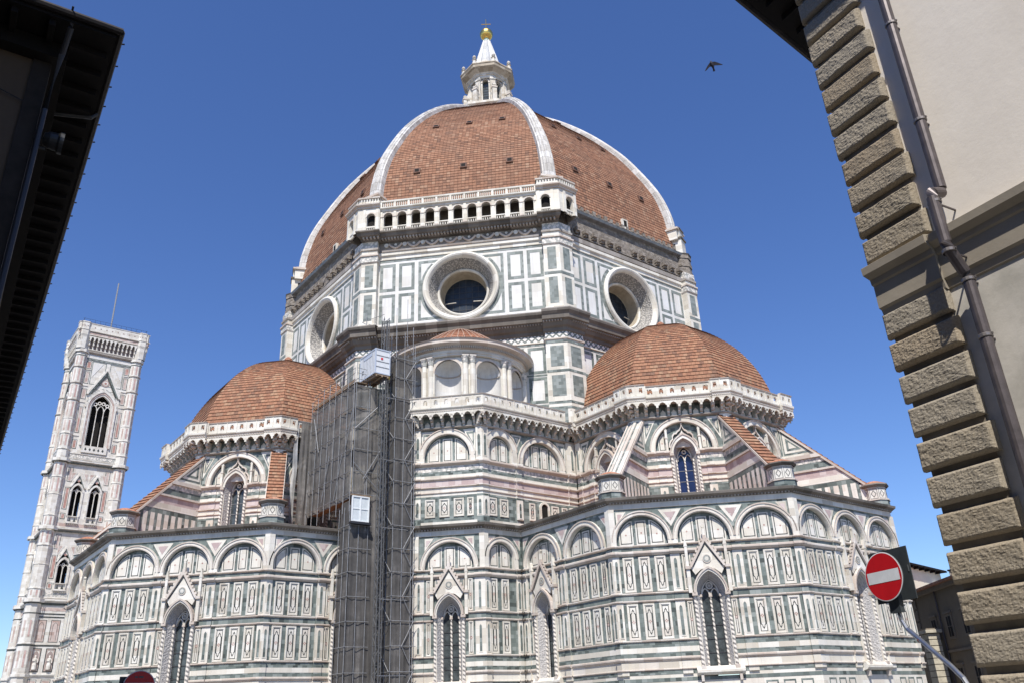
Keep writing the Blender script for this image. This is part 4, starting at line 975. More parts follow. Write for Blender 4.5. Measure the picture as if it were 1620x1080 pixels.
# ---- raking buttresses
def buttress(top):
    th = 0.62
    mb = MB()
    r0, z0, r1, z1 = 10.7, 26.9, 17.35, 20.35
    sl_ = (z1-z0)/(r1-r0)
    rs = lambda z: r0+(z-z0)/sl_
    bands = [(18.0, 18.5, G_, 0), (20.42, 20.85, G_, 0), (20.85, 21.42, W_, 0.02), (21.42, 22.12, P_, 0), (22.12, 22.3, MM, 0.14), (22.3, 22.92, G_, 0), (22.92, 23.4, 'carved_frieze', 0.01), (23.4, 23.75, MM, 0.2), (23.75, 24.0, W_, 0), (24.0, 26.9, G_, 0)]
    for q in (-1, 1):
        for za, zb, m, e in bands:
            y = q*(th+e)
            ra, rb = min(17.35, rs(za)), min(17.35, rs(zb))
            mb.raw([(10.0, y, za), (ra, y, za), (rb, y, zb), (10.0, y, zb)], m, [(10.0, za), (ra, za), (rb, zb), (10.0, zb)])
            if e:
                mb.raw([(10.0, y, za), (ra, y, za), (ra, q*th, za), (10.0, q*th, za)], m, [(0, 0)]*4)
                mb.raw([(10.0, y, zb), (rb, y, zb), (rb, q*th, zb), (10.0, q*th, zb)], m, [(0, 0)]*4)
        x = 10.2; i = 0
        while x < 17.2:                                     # row of slender lancets above the roof
            x1 = x+(0.46 if i % 2 == 0 else 0.3)
            y = q*(th+(0.03 if i % 2 == 0 else 0))
            zt = min(20.42, z0+(x1-r0)*sl_)
            mb.raw([(x, y, 18.5), (x1, y, 18.5), (x1, y, zt), (x, y, zt)], W_ if i % 2 == 0 else G_, [(x, 18.5), (x1, 18.5), (x1, zt), (x, zt)])
            x = x1; i += 1
        # triangle inlay and edge moulding under the coping
        f_ = [(11.0, 24.2), (13.1, 24.2), (11.0, 26.2)]
        for sc2, m, e in ((1.0, W_, 0.02), (0.66, G_, 0.03), (0.34, W_, 0.04)):
            cx, cz = 11.7, 24.87
            mb.raw([(cx+(x-cx)*sc2, q*(th+e), cz+(z-cz)*sc2) for x, z in f_], m, [(x, z) for x, z in f_])
    nx, nz = -sl_, 1.0; l = math.hypot(nx, nz); nx /= l; nz /= l
    o = part('buttress', mb, cath)
    cp = MB()
    def slab(y0, y1, h0, h1, m, ext=0.0):
        a, b = (r0-0.4, z0+0.4*-sl_*-1*-1), (r1+0.25, z1+0.25*sl_)
        a = (r0-0.4, z0-0.4*sl_)
        pts = []
        for (r_, z_), in ((a,), (b,)):
            pts.append([(r_+nx*h, y, z_+nz*h) for h, y in ((h0, y0), (h0, y1), (h1, y1), (h1, y0))])
        Ls = math.hypot(b[0]-a[0], b[1]-a[1])
        for k in range(4):
            k2 = (k+1) % 4
            cp.raw([pts[0][k], pts[0][k2], pts[1][k2], pts[1][k]], m, [(pts[0][k][1]+h0, Ls), (pts[0][k2][1]+h1*0, Ls), (pts[1][k2][1], 0), (pts[1][k][1]+h0, 0)])
        cp.raw(pts[1], m, [(0, 0)]*4)
    slab(-th-0.16, th+0.16, -0.14, 0.04, MM)
    if top == 'tiles':
        n = 17
        for i in range(n):
            t0, t1 = i/n, (i+1)/n
            A0 = (r1+0.2+(r0-0.2-r1-0.2)*t0, z1+0.2*sl_+(z0-z1-0.4*sl_+0.2*sl_*0)*t0); A1 = (r1+0.2+(r0-0.2-r1-0.2)*t1, z1+0.2*sl_+(z0-z1-0.4*sl_)*t1)
            h0, h1 = 0.17, 0.09
            q = [(A0[0]+nx*h0, -th-0.1, A0[1]+nz*h0), (A0[0]+nx*h0, th+0.1, A0[1]+nz*h0), (A1[0]+nx*h1, th+0.1, A1[1]+nz*h1), (A1[0]+nx*h1, -th-0.1, A1[1]+nz*h1)]
            cp.raw(q, 'tribune_tiles', [(-0.7, i*0.42), (0.7, i*0.42), (0.7, (i+1)*0.42-0.002), (-0.7, (i+1)*0.42-0.002)])
            b4 = [(A0[0], -th-0.1, A0[1]), (A0[0], th+0.1, A0[1])]
            cp.raw([b4[0], b4[1], q[1], q[0]], 'tribune_tiles', [(-0.7, i*0.42), (0.7, i*0.42), (0.7, i*0.42+.01), (-0.7, i*0.42+.01)])
            for s_ in (-1, 1): cp.raw([(A0[0], s_*(th+0.1), A0[1]), (A0[0]+nx*h0, s_*(th+0.1), A0[1]+nz*h0), (A1[0]+nx*h1, s_*(th+0.1), A1[1]+nz*h1), (A1[0], s_*(th+0.1), A1[1])], 'tribune_tiles', [(0.1, .1)]*4)
    else:
        slab(-th-0.1, th+0.1, 0.04, 0.16, MM)
        for y0, y1, m in ((-0.56, -0.44, G_), (-0.2, -0.08, 'pale_green_marble'), (0.22, 0.34, G_)): slab(y0, y1, 0.16, 0.175, m)
        slab(-0.06, 0.2, 0.16, 0.24, MM)
    part('coping', cp, o)
    # octagonal box at the foot
    bx = MB()
    def octa(r_, za, zb, m, rb=None):
        rb = rb or r_
        for k in range(8):
            a0_, a1_ = R(22.5+45*k), R(67.5+45*k)
            bx.raw([(18.1+r_*math.cos(a0_), r_*math.sin(a0_), za), (18.1+r_*math.cos(a1_), r_*math.sin(a1_), za), (18.1+rb*math.cos(a1_), rb*math.sin(a1_), zb), (18.1+rb*math.cos(a0_), rb*math.sin(a0_), zb)], m, [(k*0.7, za), (k*0.7+0.7, za), (k*0.7+0.7, zb), (k*0.7, zb)])
        bx.raw([(18.1+rb*math.cos(R(22.5+45*k)), rb*math.sin(R(22.5+45*k)), zb) for k in range(8)], m, [(0, 0)]*8)
    octa(1.12, 17.6, 18.5, G_); octa(1.2, 18.5, 18.62, MM); octa(1.02, 18.62, 19.6, W_); octa(1.08, 19.6, 19.72, MM); octa(1.16, 19.72, 19.9, 'cornice_stone', 1.34); octa(1.34, 19.9, 20.0, 'cornice_stone', 1.3); octa(1.3, 20.0, 20.35, 'roof_tiles', 0.5)
    a_ = 1.02*math.cos(R(22.5)); hw = 1.02*math.sin(R(22.5))
    for k in range(8):
        an = R(45*k); ca, sa = math.cos(an), math.sin(an)
        def P3(s, d, z): return (18.1+(a_+d)*ca-s*sa, (a_+d)*sa+s*ca, z)
        for r_o, r_i, f in ((0.33, 0.29, 'sq'), (0.24, 0.17, 'di')):
            if f == 'sq': o_ = [(-r_o, -.44), (r_o, -.44), (r_o, .44), (-r_o, .44)]; i_ = [(x*r_i/r_o, z*0.92) for x, z in o_]
            else: o_ = [(0, -.33), (r_o, 0), (0, .33), (-r_o, 0)]; i_ = [(x*r_i/r_o, z*0.75) for x, z in o_]
            for j in range(4):
                j2 = (j+1) % 4
                bx.raw([P3(o_[j][0], 0.01, 19.11+o_[j][1]), P3(o_[j2][0], 0.01, 19.11+o_[j2][1]), P3(i_[j2][0], 0.01, 19.11+i_[j2][1]), P3(i_[j][0], 0.01, 19.11+i_[j][1])], K_, [(0, 0)]*4)
    part('foot_box', bx, o)
    return o
bt = buttress('tiles'); bt.matrix_local = RT(-22.5, EC)
for c, a in ((EC, 22.5), (EC, 67.5), (SC, -22.5), (SC, -67.5), (SC, -112.5)): copy_part(bt, RT(a, c))
bm = buttress('marble'); bm.matrix_local = RT(-67.5, EC); bm['label'] = 'buttress with a white striped marble coping instead of tiles'

# ================================================================== exedra (little round tribune) against the drum
DW = 26.9                      # apothem of the drum below the middle cornice
def exedra():
    mb = MB()
    cx, r = 27.4, 6.5
    def C3(rr, a, z): return (cx+rr*math.cos(R(a)), rr*math.sin(R(a)), z)
    n = 8
    nic = [-72, -36, 0, 36, 72]
    zb, zs, zt = 28.8, 32.75, 34.35
    hw = 11.6
    # wall with five shell niches
    def quad(a0, a1, z0, z1, m, rr=r):
        k = max(1, int(abs(a1-a0)/4))
        for i in range(k):
            b0, b1 = a0+(a1-a0)*i/k, a0+(a1-a0)*(i+1)/k
            mb.raw([C3(rr, b0, z0), C3(rr, b1, z0), C3(rr, b1, z1), C3(rr, b0, z1)], m, [(R(b0)*rr, z0), (R(b1)*rr, z0), (R(b1)*rr, z1), (R(b0)*rr, z1)], True)
    edges = [-96] + [e for c in nic for e in (c-hw, c+hw)] + [96]
    for a0, a1 in zip(edges[0::2], edges[1::2]): quad(a0, a1, zb, zt, W_)
    hh = R(hw)*r
    for c in nic:
        N = 16
        arc = [(c-hw*math.cos(math.pi*i/N), zs+hh*0.95*math.sin(math.pi*i/N)) for i in range(N+1)]
        for (a0, q0), (a1, q1) in zip(arc, arc[1:]):
            mb.raw([C3(r, a0, q0), C3(r, a1, q1), C3(r, a1, zt), C3(r, a0, zt)], W_, [(R(a0)*r, q0), (R(a1)*r, q1), (R(a1)*r, zt), (R(a0)*r, zt)])
        # archivolt
        for (i0, i1) in zip(range(N), range(1, N+1)):
            def ao(i, f, rr): return C3(rr, c-hw*f*math.cos(math.pi*i/N), zs+hh*0.95*f*math.sin(math.pi*i/N))
            mb.raw([ao(i0, 1.0, r+.12), ao(i1, 1.0, r+.12), ao(i1, 1.2, r+.12), ao(i0, 1.2, r+.12)], MM, [(0, 0), (.3, 0), (.3, .2), (0, .2)])
            mb.raw([ao(i0, 1.2, r+.12), ao(i1, 1.2, r+.12), ao(i1, 1.2, r), ao(i0, 1.2, r)], MM, [(0, 0)]*4)
            mb.raw([ao(i0, 1.0, r+.12), ao(i1, 1.0, r+.12), ao(i1, 1.0, r), ao(i0, 1.0, r)], MM, [(0, 0)]*4)
        for q in (-1, 1):
            a0, a1 = sorted((c+q*hw, c+q*hw*1.2)); 
            mb.raw([C3(r+.12, a0, zb), C3(r+.12, a1, zb), C3(r+.12, a1, zs), C3(r+.12, a0, zs)], W_, [(a0*.1, zb), (a1*.1, zb), (a1*.1, zs), (a0*.1, zs)])
            for a in (a0, a1): mb.raw([C3(r+.12, a, zb), C3(r, a, zb), C3(r, a, zs), C3(r+.12, a, zs)], W_, [(0, 0)]*4)
    o = part('exedra', mb, cath, RT(-45))
    # concave niches with scalloped heads
    nb = MB()
    ncx = r*math.cos(R(hw)); nr = r*math.sin(R(hw))
    M_ = 14
    for i in range(M_):
        a0, a1 = R(90+180*i/M_), R(90+180*(i+1)/M_)
        nb.raw([(ncx+nr*math.cos(a0), nr*math.sin(a0), zb), (ncx+nr*math.cos(a1), nr*math.sin(a1), zb), (ncx+nr*math.cos(a1), nr*math.sin(a1), zs), (ncx+nr*math.cos(a0), nr*math.sin(a0), zs)], 'drum_marble', [(i*.2, zb), (i*.2+.2, zb), (i*.2+.2, zs), (i*.2, zs)], True)
        for j in range(6):
            e0, e1 = R(15*j), R(15*(j+1))
            def S(a, e, k):
                f = nr*(1.0-(0.05 if k % 2 else 0.0)*math.cos(e)); return (ncx+f*math.cos(e)*math.cos(a), f*math.cos(e)*math.sin(a), zs+nr*0.95*math.sin(e))
            nb.raw([S(a0, e0, i), S(a1, e0, i+1), S(a1, e1, i+1), S(a0, e1, i)], 'drum_marble', [(i*.2, e0), (i*.2+.2, e0), (i*.2+.2, e1), (i*.2, e1)])
    nb.box(-0.2, 0.2, zs-0.12, zs, 0, 0, W_) if False else None
    for i in range(M_):
        a0, a1 = R(90+180*i/M_), R(90+180*(i+1)/M_)
        for z0, z1, e in ((zs-0.12, zs-0.02, 0.09),):
            nb.raw([(ncx+(nr-e)*math.cos(a0), (nr-e)*math.sin(a0), z0), (ncx+(nr-e)*math.cos(a1), (nr-e)*math.sin(a1), z0), (ncx+(nr-e)*math.cos(a1), (nr-e)*math.sin(a1), z1), (ncx+(nr-e)*math.cos(a0), (nr-e)*math.sin(a0), z1)], MM, [(0, 0)]*4)
            nb.raw([(ncx+(nr-e)*math.cos(a0), (nr-e)*math.sin(a0), z0), (ncx+nr*math.cos(a0), nr*math.sin(a0), z0), (ncx+nr*math.cos(a1), nr*math.sin(a1), z0), (ncx+(nr-e)*math.cos(a1), (nr-e)*math.sin(a1), z0)], MM, [(0, 0)]*4)
    T = Matrix.Translation((cx, 0, 0))
    n0 = part('shell_niche', nb, o, T @ Matrix.Rotation(R(nic[0]), 4, 'Z'))
    for c in nic[1:]: copy_part(n0, T @ Matrix.Rotation(R(c), 4, 'Z'))
    # paired half columns with capitals
    cb = MB()
    for q in (-1, 1):
        a = q*3.1; c = ((r+0.15)*math.cos(R(a)), (r+0.15)*math.sin(R(a)))
        cb.lathe([(0.36, 28.8), (0.36, 29.3), (0.30, 29.35), (0.29, 32.6), (0.26, 33.55), (0.30, 33.6)], c, W_, 10)
        cb.lathe([(0.28, 33.6), (0.32, 33.9), (0.30, 33.95), (0.42, 34.25)], c, 'carved_frieze', 10)
        cb.lathe([(0.46, 34.25), (0.46, 34.38), (0.0, 34.38)], c, MM, 4, ang0=R(45+a), smooth=False)
    c0 = part('column_pair', cb, o, T @ Matrix.Rotation(R(-54), 4, 'Z'))
    for c in (-18, 18, 54, 90, -90): copy_part(c0, T @ Matrix.Rotation(R(c), 4, 'Z'))
    # entablature
    eb = MB()
    eb.lathe([(6.6, 34.3), (6.78, 34.38), (6.78, 34.55), (6.86, 34.6), (6.86, 34.9)], (cx, 0), W_, 48, -95, 95)
    eb.lathe([(6.86, 34.9), (7.0, 34.98), (7.0, 35.15), (7.5, 35.35), (7.62, 35.4), (7.62, 35.65), (7.75, 35.8), (7.2, 35.95), (5.6, 36.15)], (cx, 0), MM, 48, -95, 95)
    for i in range(110):
        a = -93+186*i/109
        for (r0_, r1_) in ((6.98, 7.22),):
            p_ = [C3(r0_, a-0.45, 35.0), C3(r1_, a-0.45, 35.0), C3(r1_, a+0.45, 35.0), C3(r0_, a+0.45, 35.0)]
            q_ = [(x, y, 35.22) for x, y, z in p_]
            for k in range(4): eb.raw([p_[k], p_[(k+1) % 4], q_[(k+1) % 4], q_[k]], W_, [(0, 0)]*4)
            eb.raw(p_, W_, [(0, 0)]*4)
    part('entablature', eb, o)
    rb = MB()
    n = 13; prof_ = []
    for i in range(n+1):
        t = i/n; prof_.append((6.1*(1-t)+0.12*t, 36.0+4.25*t + 0.42*math.sin(math.pi*t)))
    for i in range(n):
        (r0_, z0_), (r1_, z1_) = prof_[i], prof_[i+1]
        rb.lathe([(r0_+0.05, z0_+0.04), (r1_, z1_)], (cx, 0), 'roof_tiles', 48, -95, 95)
        rb.lathe([(r0_, z0_-0.02), (r0_+0.05, z0_+0.04)], (cx, 0), 'roof_tiles', 48, -95, 95)
    for k in range(-11, 12):
        a = 8.0*k
        rb.tube([C3(rr+0.04, a, zz+0.03) for rr, zz in prof_], 0.04, 'pale_tile', 5)
    part('cone_roof', rb, o)
    return o
ex = exedra()
for a in (-135, 135): copy_part(ex, RT(a))

# ================================================================== drum
def box_pil(mb, A2, hw, z0, z1, dep, m=W_):
    """pilaster folded round both ends of an octagon side"""
def lower_drum():
    mb = MB(DW); h = DW*K8
    mb.box(-h, h, 28.8, 38.15, -0.4, 0.0, 'drum_marble', K8, K8)
    for (z0, z1) in ((34.6, 37.6), (31.3, 34.2), (28.4, 30.9)):
        for q in (-1, 1):
            for x0, x1 in ((7.15, 9.05), (5.0, 6.75)):
                a, b = sorted((q*x0, q*x1)); mb.frame(a, b, z0, z1, 0.32, 0.0, 0.02, G_)
    mb.box(-h, h, 30.95, 31.15, 0, 0.02, G_, K8, K8); mb.box(-h, h, 34.3, 34.5, 0, 0.02, G_, K8, K8); mb.box(-h, h, 37.75, 37.95, 0, 0.025, G_, K8, K8)
    mb.box(-h, h, 38.15, 38.85, 0, 0.06, 'lattice_frieze', K8, K8); mb.prof(-h, h, [(0, 37.98), (.12, 38.02), (.12, 38.14), (0, 38.16)], W_, K8, K8)
    # corner pilasters
    P0 = 9.15
    for q in (-1, 1):
        def BX(x0, x1, z0, z1, d0, d1, m):
            if q < 0: mb.box(-x1, -x0, z0, z1, d0, d1, m, K8 if x1 == h else 0, 0)
            else: mb.box(x0, x1, z0, z1, d0, d1, m, 0, K8 if x1 == h else 0)
        BX(P0, h, 28.8, 38.0, 0, 0.72, W_); BX(P0-0.12, h, 38.0, 38.15, 0, 0.84, MM); BX(P0, h, 38.15, 38.85, 0, 0.72, 'lattice_frieze')
        for (z0, z1) in ((35.0, 37.3), (31.7, 34.0), (28.8, 30.5)):
            a, b = P0+0.45, h+0.72*K8-0.42
            x0, x1 = sorted((q*a, q*b)); mb.box(x0, x1, z0, z1, 0.72, 0.74, 'pale_green_marble')
        for (z0, z1) in ((37.6, 37.85), (34.35, 34.62), (30.9, 31.15), (30.3, 30.55)): BX(P0, h, z0, z1, 0.70, 0.745, G_)
    return mb
def mid_cornice():
    mb = MB(DW); h = DW*K8; P0 = 9.0
    base = [(0.0, 38.83), (0.16, 38.9), (0.2, 39.25), (0.45, 39.4), (0.62, 39.75), (0.66, 39.9), (1.0, 40.0), (1.05, 40.45), (1.3, 40.75), (1.34, 40.98)]
    for a, b, e, k0, k1 in ((-h, -P0, 0.7, K8, 0), (-P0, P0, 0, 0, 0), (P0, h, 0.7, 0, K8)):
        pr = [(0, 38.83)] + [(d+e, z) for d, z in base]
        mb.prof(a, b, pr, 'cornice_stone', k0, k1)
        mb.prof(a, b, [(1.34+e, 40.98), (1.36+e, 41.08), (1.2+e, 41.12)], 'grey_cornice', k0, k1)
        mb.prof(a, b, [(1.2+e, 41.12), (0, 41.55), (-0.6, 41.6)], 'grey_cornice', k0, k1)
        n = int((b-a)/0.3)
        for i in range(n):
            x = a+(b-a)*(i+0.5)/n; mb.box(x-0.07, x+0.07, 39.78, 39.93, 0.6+e, 0.82+e, 'grey_cornice')
    return mb
ld = part('drum_base', lower_drum(), cath, RT(-45)); part('cornice', mid_cornice(), ld)
for k in range(1, 8): copy_part(ld, RT(-45+45*k))
AD = 26.5; HD = AD*K8; ZO = 46.0
def drum_wall():
    mb = MB(AD)
    D_ = 'drum_marble'
    # wall with a round hole
    N = 48; r = 4.2
    z0, z1 = 41.5, 50.5
    aa = circle_pts(N)
    def edge(a):
        c, s = math.cos(a), math.sin(a); t = min(5.2/abs(c) if abs(c) > 1e-6 else 1e9, ((z1-ZO) if s > 0 else (ZO-z0))/abs(s) if abs(s) > 1e-6 else 1e9)
        return (t*c, ZO+t*s)
    for a, b in zip(aa, aa[1:]):
        e0, e1 = edge(a), edge(b)
        mb.poly([(r*math.cos(a), 0, ZO+r*math.sin(a)), (e0[0], 0, e0[1]), (e1[0], 0, e1[1]), (r*math.cos(b), 0, ZO+r*math.sin(b))], D_)
    for q in (-1, 1):
        for s_ in (z0, z1): mb.poly([(q*5.2, 0, s_), (q*4.4, 0, s_), (q*5.2, 0, s_ + (0.6 if s_ == z0 else -0.6))], D_)
    mb.box(-HD, -5.2, z0, z1, -0.3, 0, D_, K8, 0); mb.box(5.2, HD, z0, z1, -0.3, 0, D_, 0, K8)
    gs = 'pale_green_marble'
    for q in (-1, 1):
        for x0, x1 in ((5.32, 7.14), (7.54, 9.36)):
            for za, zb in ((46.25, 49.75), (42.25, 45.85)):
                a, b = sorted((q*x0, q*x1)); mb.frame(a, b, za, zb, 0.36, 0, 0.02, gs)
        # green frames of the quarter fields beside the round window
        x0, x1 = sorted((q*4.88, q*4.56))
        mb.box(x0, x1, 42.25, 49.75, 0, 0.02, gs)
        for za in (42.25, 49.43):
            a, b = sorted((q*4.56, q*2.2)); mb.box(a, b, za, za+0.32, 0, 0.02, gs)
    for a, b in zip(aa, aa[1:]):
        if all(42.26 < ZO+4.72*math.sin(x) < 49.74 for x in (a, b)) and all(abs(4.72*math.cos(x)) < 4.87 for x in (a, b)):
            mb.poly([(4.30*math.cos(a), 0.03, ZO+4.30*math.sin(a)), (4.72*math.cos(a), 0.03, ZO+4.72*math.sin(a)), (4.72*math.cos(b), 0.03, ZO+4.72*math.sin(b)), (4.30*math.cos(b), 0.03, ZO+4.30*math.sin(b))], gs)
    mb.box(-HD, HD, 41.62, 41.92, 0, 0.025, G_, K8, K8)
    mb.box(-HD, HD, 50.05, 50.3, 0, 0.03, gs, K8, K8)
    mb.prof(-HD, HD, [(0, 50.28), (0.12, 50.34), (0.12, 50.7), (0.3, 50.85), (0.3, 51.2), (0.05, 51.3)], W_, K8, K8)
    # folded corner pilasters
    P0 = 9.5
    for q in (-1, 1):
        def BX(x0, z0, z1, d0, d1, m):
            if q < 0: mb.box(-HD, -x0, z0, z1, d0, d1, m, K8, 0)
            else: mb.box(x0, HD, z0, z1, d0, d1, m, 0, K8)
        BX(P0-0.14, 41.5, 41.95, 0, 0.98, W_); BX(P0, 41.95, 49.7, 0, 0.85, W_); BX(P0-0.02, 45.95, 46.3, 0.8, 0.875, gs)
        BX(P0-0.05, 49.7, 49.8, 0, 0.92, MM); BX(P0-0.08, 49.8, 50.55, 0, 0.98, 'carved_frieze'); BX(P0-0.16, 50.55, 50.75, 0, 1.1, MM)
        BX(P0, 50.75, 51.35, 0, 0.86, W_); BX(P0-0.1, 51.35, 51.6, 0, 1.0, 'grey_cornice'); BX(P0, 51.6, 52.55, 0, 0.86, 'carved_frieze')
        for za, zb in ((46.6, 49.4), (42.4, 45.6)):
            a, b = P0+0.42, HD+0.85*K8-0.45
            x0, x1 = sorted((q*a, q*b)); mb.box(x0, x1, za, zb, 0.85, 0.87, gs)
    return mb
def oculus():
    mb = MB(AD)
    mb.lathe_x([(4.26, -0.05), (4.36, 0.22), (4.28, 0.42), (4.08, 0.5), (3.9, 0.42), (3.74, 0.2), (3.66, 0.02)], 0, ZO, W_, 56)
    mb.lathe_x([(3.66, 0.02), (3.6, -0.05), (2.98, -1.35)], 0, ZO, 'oculus_carving', 56)
    mb.lathe_x([(2.98, -1.35), (2.95, -1.25), (2.8, -1.2), (2.7, -1.3), (2.68, -1.5)], 0, ZO, W_, 56)
    mb.lathe_x([(2.68, -1.5), (2.55, -2.95), (2.42, -3.0)], 0, ZO, 'reveal_plaster', 56)
    o = part('oculus_window', mb, cath)
    gm = MB(AD); gm.disc(0, ZO, 2.6, -3.1, -2.98, 'oculus_glass', 40); part('glass', gm, o)
    br = MB(AD)
    for x in (-1.5, -0.75, 0, 0.75, 1.5):
        h = math.sqrt(2.45**2-x*x); br.box(x-0.03, x+0.03, ZO-h, ZO+h, -2.98, -2.93, 'lead_bar')
        br.box(-h, h, ZO+x-0.03, ZO+x+0.03, -2.975, -2.935, 'lead_bar')
    for q in (-1, 1): br.tube([(q*2.3, -2.6, ZO-0.7), (q*1.0, -2.2, ZO-0.85)], 0.06, 'weathered_render', 5, True)
    part('lead_bars', br, o)
    return o
dw = part('drum_wall', drum_wall(), cath, RT(-45))
for k in range(1, 8): copy_part(dw, RT(-45+45*k))
oc = oculus(); oc.matrix_local = RT(-45)
for k in (1, 2, -1, -2): copy_part(oc, RT(-45+45*k))

# finished gallery on the south-east side
AG = 27.1
def gallery():
    mb = MB(AG); h = AG*K8; P0 = 9.1
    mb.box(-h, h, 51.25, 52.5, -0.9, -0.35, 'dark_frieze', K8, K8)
    # garland frieze
    for i in range(9):
        x = -8.6+17.2*i/8
        mb.disc(x, 52.1, 0.26, -0.35, -0.2, W_, 10)
        if i < 8:
            pts = [(x+0.3+1.55*k/8, -0.26, 52.25-0.55*math.sin(math.pi*k/8)) for k in range(9)]
            mb.tube(pts, 0.13, MM, 6, True); mb.disc(x+1.08, 52.15, 0.16, -0.35, -0.25, W_, 8)
    mb.prof(-P0, P0, [(-0.5, 51.2), (-0.2, 51.25), (-0.12, 51.42), (-0.5, 51.5)], MM)
    base = [(-0.4, 52.5), (0.0, 52.55), (0.05, 52.75), (0.6, 52.85), (0.7, 53.0), (0.75, 53.15), (0.95, 53.25)]
    for a, b, e, k0, k1 in ((-h, -P0, 0.55, K8, 0), (-P0, P0, 0, 0, 0), (P0, h, 0.55, 0, K8)):
        mb.prof(a, b, [(-0.4, 52.45)]+[(d+e, z) for d, z in base]+[(0.95+e, 53.42), (0.8+e, 53.5), (-1.5, 53.52)], 'cornice_stone', k0, k1)
        n = int((b-a)/0.36)
        for i in range(n):
            x = a+(b-a)*(i+.5)/n; mb.box(x-0.1, x+0.1, 52.62, 52.84, 0.02+e, 0.42+e, 'grey_cornice')
    o = part('gallery', mb, cath, RT(-45))
    ar = MB(AG)
    n = 11; st = 1.643; DF = 0.72
    # arcade of eleven round arches
    a0 = -9.1
    for i in range(n):
        c = (i-(n-1)/2)*st
        sl_, sr_ = (c-st/2 if i else a0), (c+st/2 if i < n-1 else 9.1)
        ar.arch_wall(sl_, sr_, 53.5, 56.12, c, 55.4, 0.53, DF, 0.45, W_, W_, back=False, n=12)
        ar.ring(c, 55.4, 0.53, 0.66, DF, DF+0.05, MM, 0, 180, 12)
        # balustrade between the piers
        ar.box(c-0.53, c+0.53, 53.5, 53.62, DF-0.3, DF-0.08, W_, back=True); ar.box(c-0.53, c+0.53, 54.02, 54.14, DF-0.3, DF-0.06, W_, back=True)
        for k in range(4):
            x = c-0.4+0.267*k; ar.tube([(x, DF-0.18, 53.62), (x, DF-0.18, 53.82), (x, DF-0.18, 54.02)], 0.065, W_, 6, True)
    for i in range(n+1):
        x = (i-n/2)*st
        ar.box(x-0.16, x+0.16, 53.5, 56.05, DF, DF+0.1, W_); ar.box(x-0.2, x+0.2, 55.3, 55.42, DF, DF+0.16, MM); ar.box(x-0.22, x+0.22, 53.5, 53.7, DF, DF+0.16, MM)
    ar.prof(-9.1, 9.1, [(DF-0.3, 56.1), (DF+0.12, 56.12), (DF+0.14, 56.3), (DF+0.34, 56.42), (DF+0.36, 56.55), (-1.2, 56.6)], W_)
    for k in range(76):
        x = -9.0+18.0*k/75; ar.tube([(x, DF+0.1, 56.55), (x, DF+0.1, 57.3)], 0.062, W_, 5, True)
    for i in range(n+1):
        x = (i-n/2)*st; ar.box(x-0.11, x+0.11, 56.55, 57.3, DF-0.02, DF+0.22, W_, back=True)
    ar.prof(-9.1, 9.1, [(DF-0.04, 57.3), (DF+0.24, 57.3), (DF+0.26, 57.48), (DF-0.04, 57.5)], W_); ar.poly([(-9.1, DF-0.04, 57.3), (9.1, DF-0.04, 57.3), (9.1, DF-0.04, 57.5), (-9.1, DF-0.04, 57.5)], W_)
    part('arcade', ar, o)
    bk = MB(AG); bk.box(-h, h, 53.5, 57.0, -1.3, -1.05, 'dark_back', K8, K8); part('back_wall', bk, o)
    return o
ga = gallery()
# corner aediculae of the gallery (face pieces mirrored round the corner)
def corner_block():
    """local frame: corner axis along x at radius AG/cos22.5"""
    mb = MB()
    for side in (-1, 1):
        sub = MB(AG); h = AG*K8
        a, b = (9.1, h) if side < 0 else (-h, -9.1)
        k0, k1 = (0, K8) if side < 0 else (K8, 0)
        D = 1.15
        c = 10.15*(1 if side < 0 else -1)
        x0, x1 = (a, h+D*K8) if side < 0 else (-h-D*K8, b)
        sub.arch_wall(x0, x1, 53.5, 56.5, c, 55.3, 0.5, D, 0.5, W_, W_, back=True, mback='dark_void', n=12)
        sub.ring(c, 55.3, 0.5, 0.66, D, D+0.05, MM, 0, 180, 12)
        for x in (c-0.78, c+0.78): sub.box(x-0.17, x+0.17, 53.5, 56.3, D, D+0.1, W_)
        sub.box(c-0.5, c+0.5, 53.9, 54.1, D-0.3, D-0.05, W_)
        for e in range(4): sub.box(c-0.42+0.24*e, c-0.3+0.24*e, 53.5, 53.9, D-0.26, D-0.1, W_)
        sub.prof(a, b, [(D-0.4, 56.5), (D+0.12, 56.52), (D+0.15, 56.7), (D+0.4, 56.85), (D+0.42, 57.0), (D-1.6, 57.05)], MM, k0, k1)
        sub.box(a+0.1, b-0.0, 57.0, 57.9, D-1.4, D-0.15, W_, k0, k1) if side < 0 else sub.box(a, b-0.1, 57.0, 57.9, D-1.4, D-0.15, W_, k0, k1)
        for e in range(7):
            x = (a+0.25+e*0.33) if side < 0 else (b-0.25-e*0.33); sub.box(x-0.07, x+0.07, 57.05, 57.85, D-0.15, D-0.02, W_)
        sub.prof(a, b, [(D-1.4, 57.9), (D+0.05, 57.9), (D+0.08, 58.08), (D-1.6, 58.12)], MM, k0, k1)
        cheek = a if side < 0 else b
        sub.poly([(cheek, D, 53.5), (cheek, -1.2, 53.5), (cheek, -1.2, 58.1), (cheek, D, 58.1)], W_)
        M = Matrix.Rotation(R(-22.5 if side < 0 else 22.5), 4, 'Z')
        for f, m, uv, s in zip(sub.F, sub.M, sub.UV, sub.S): mb.raw([tuple(M @ Vector(sub.V[i])) for i in f], m, uv, s)
    return mb
cbk = part('gallery_corner', corner_block(), cath, RT(-22.5)); copy_part(cbk, RT(-67.5))
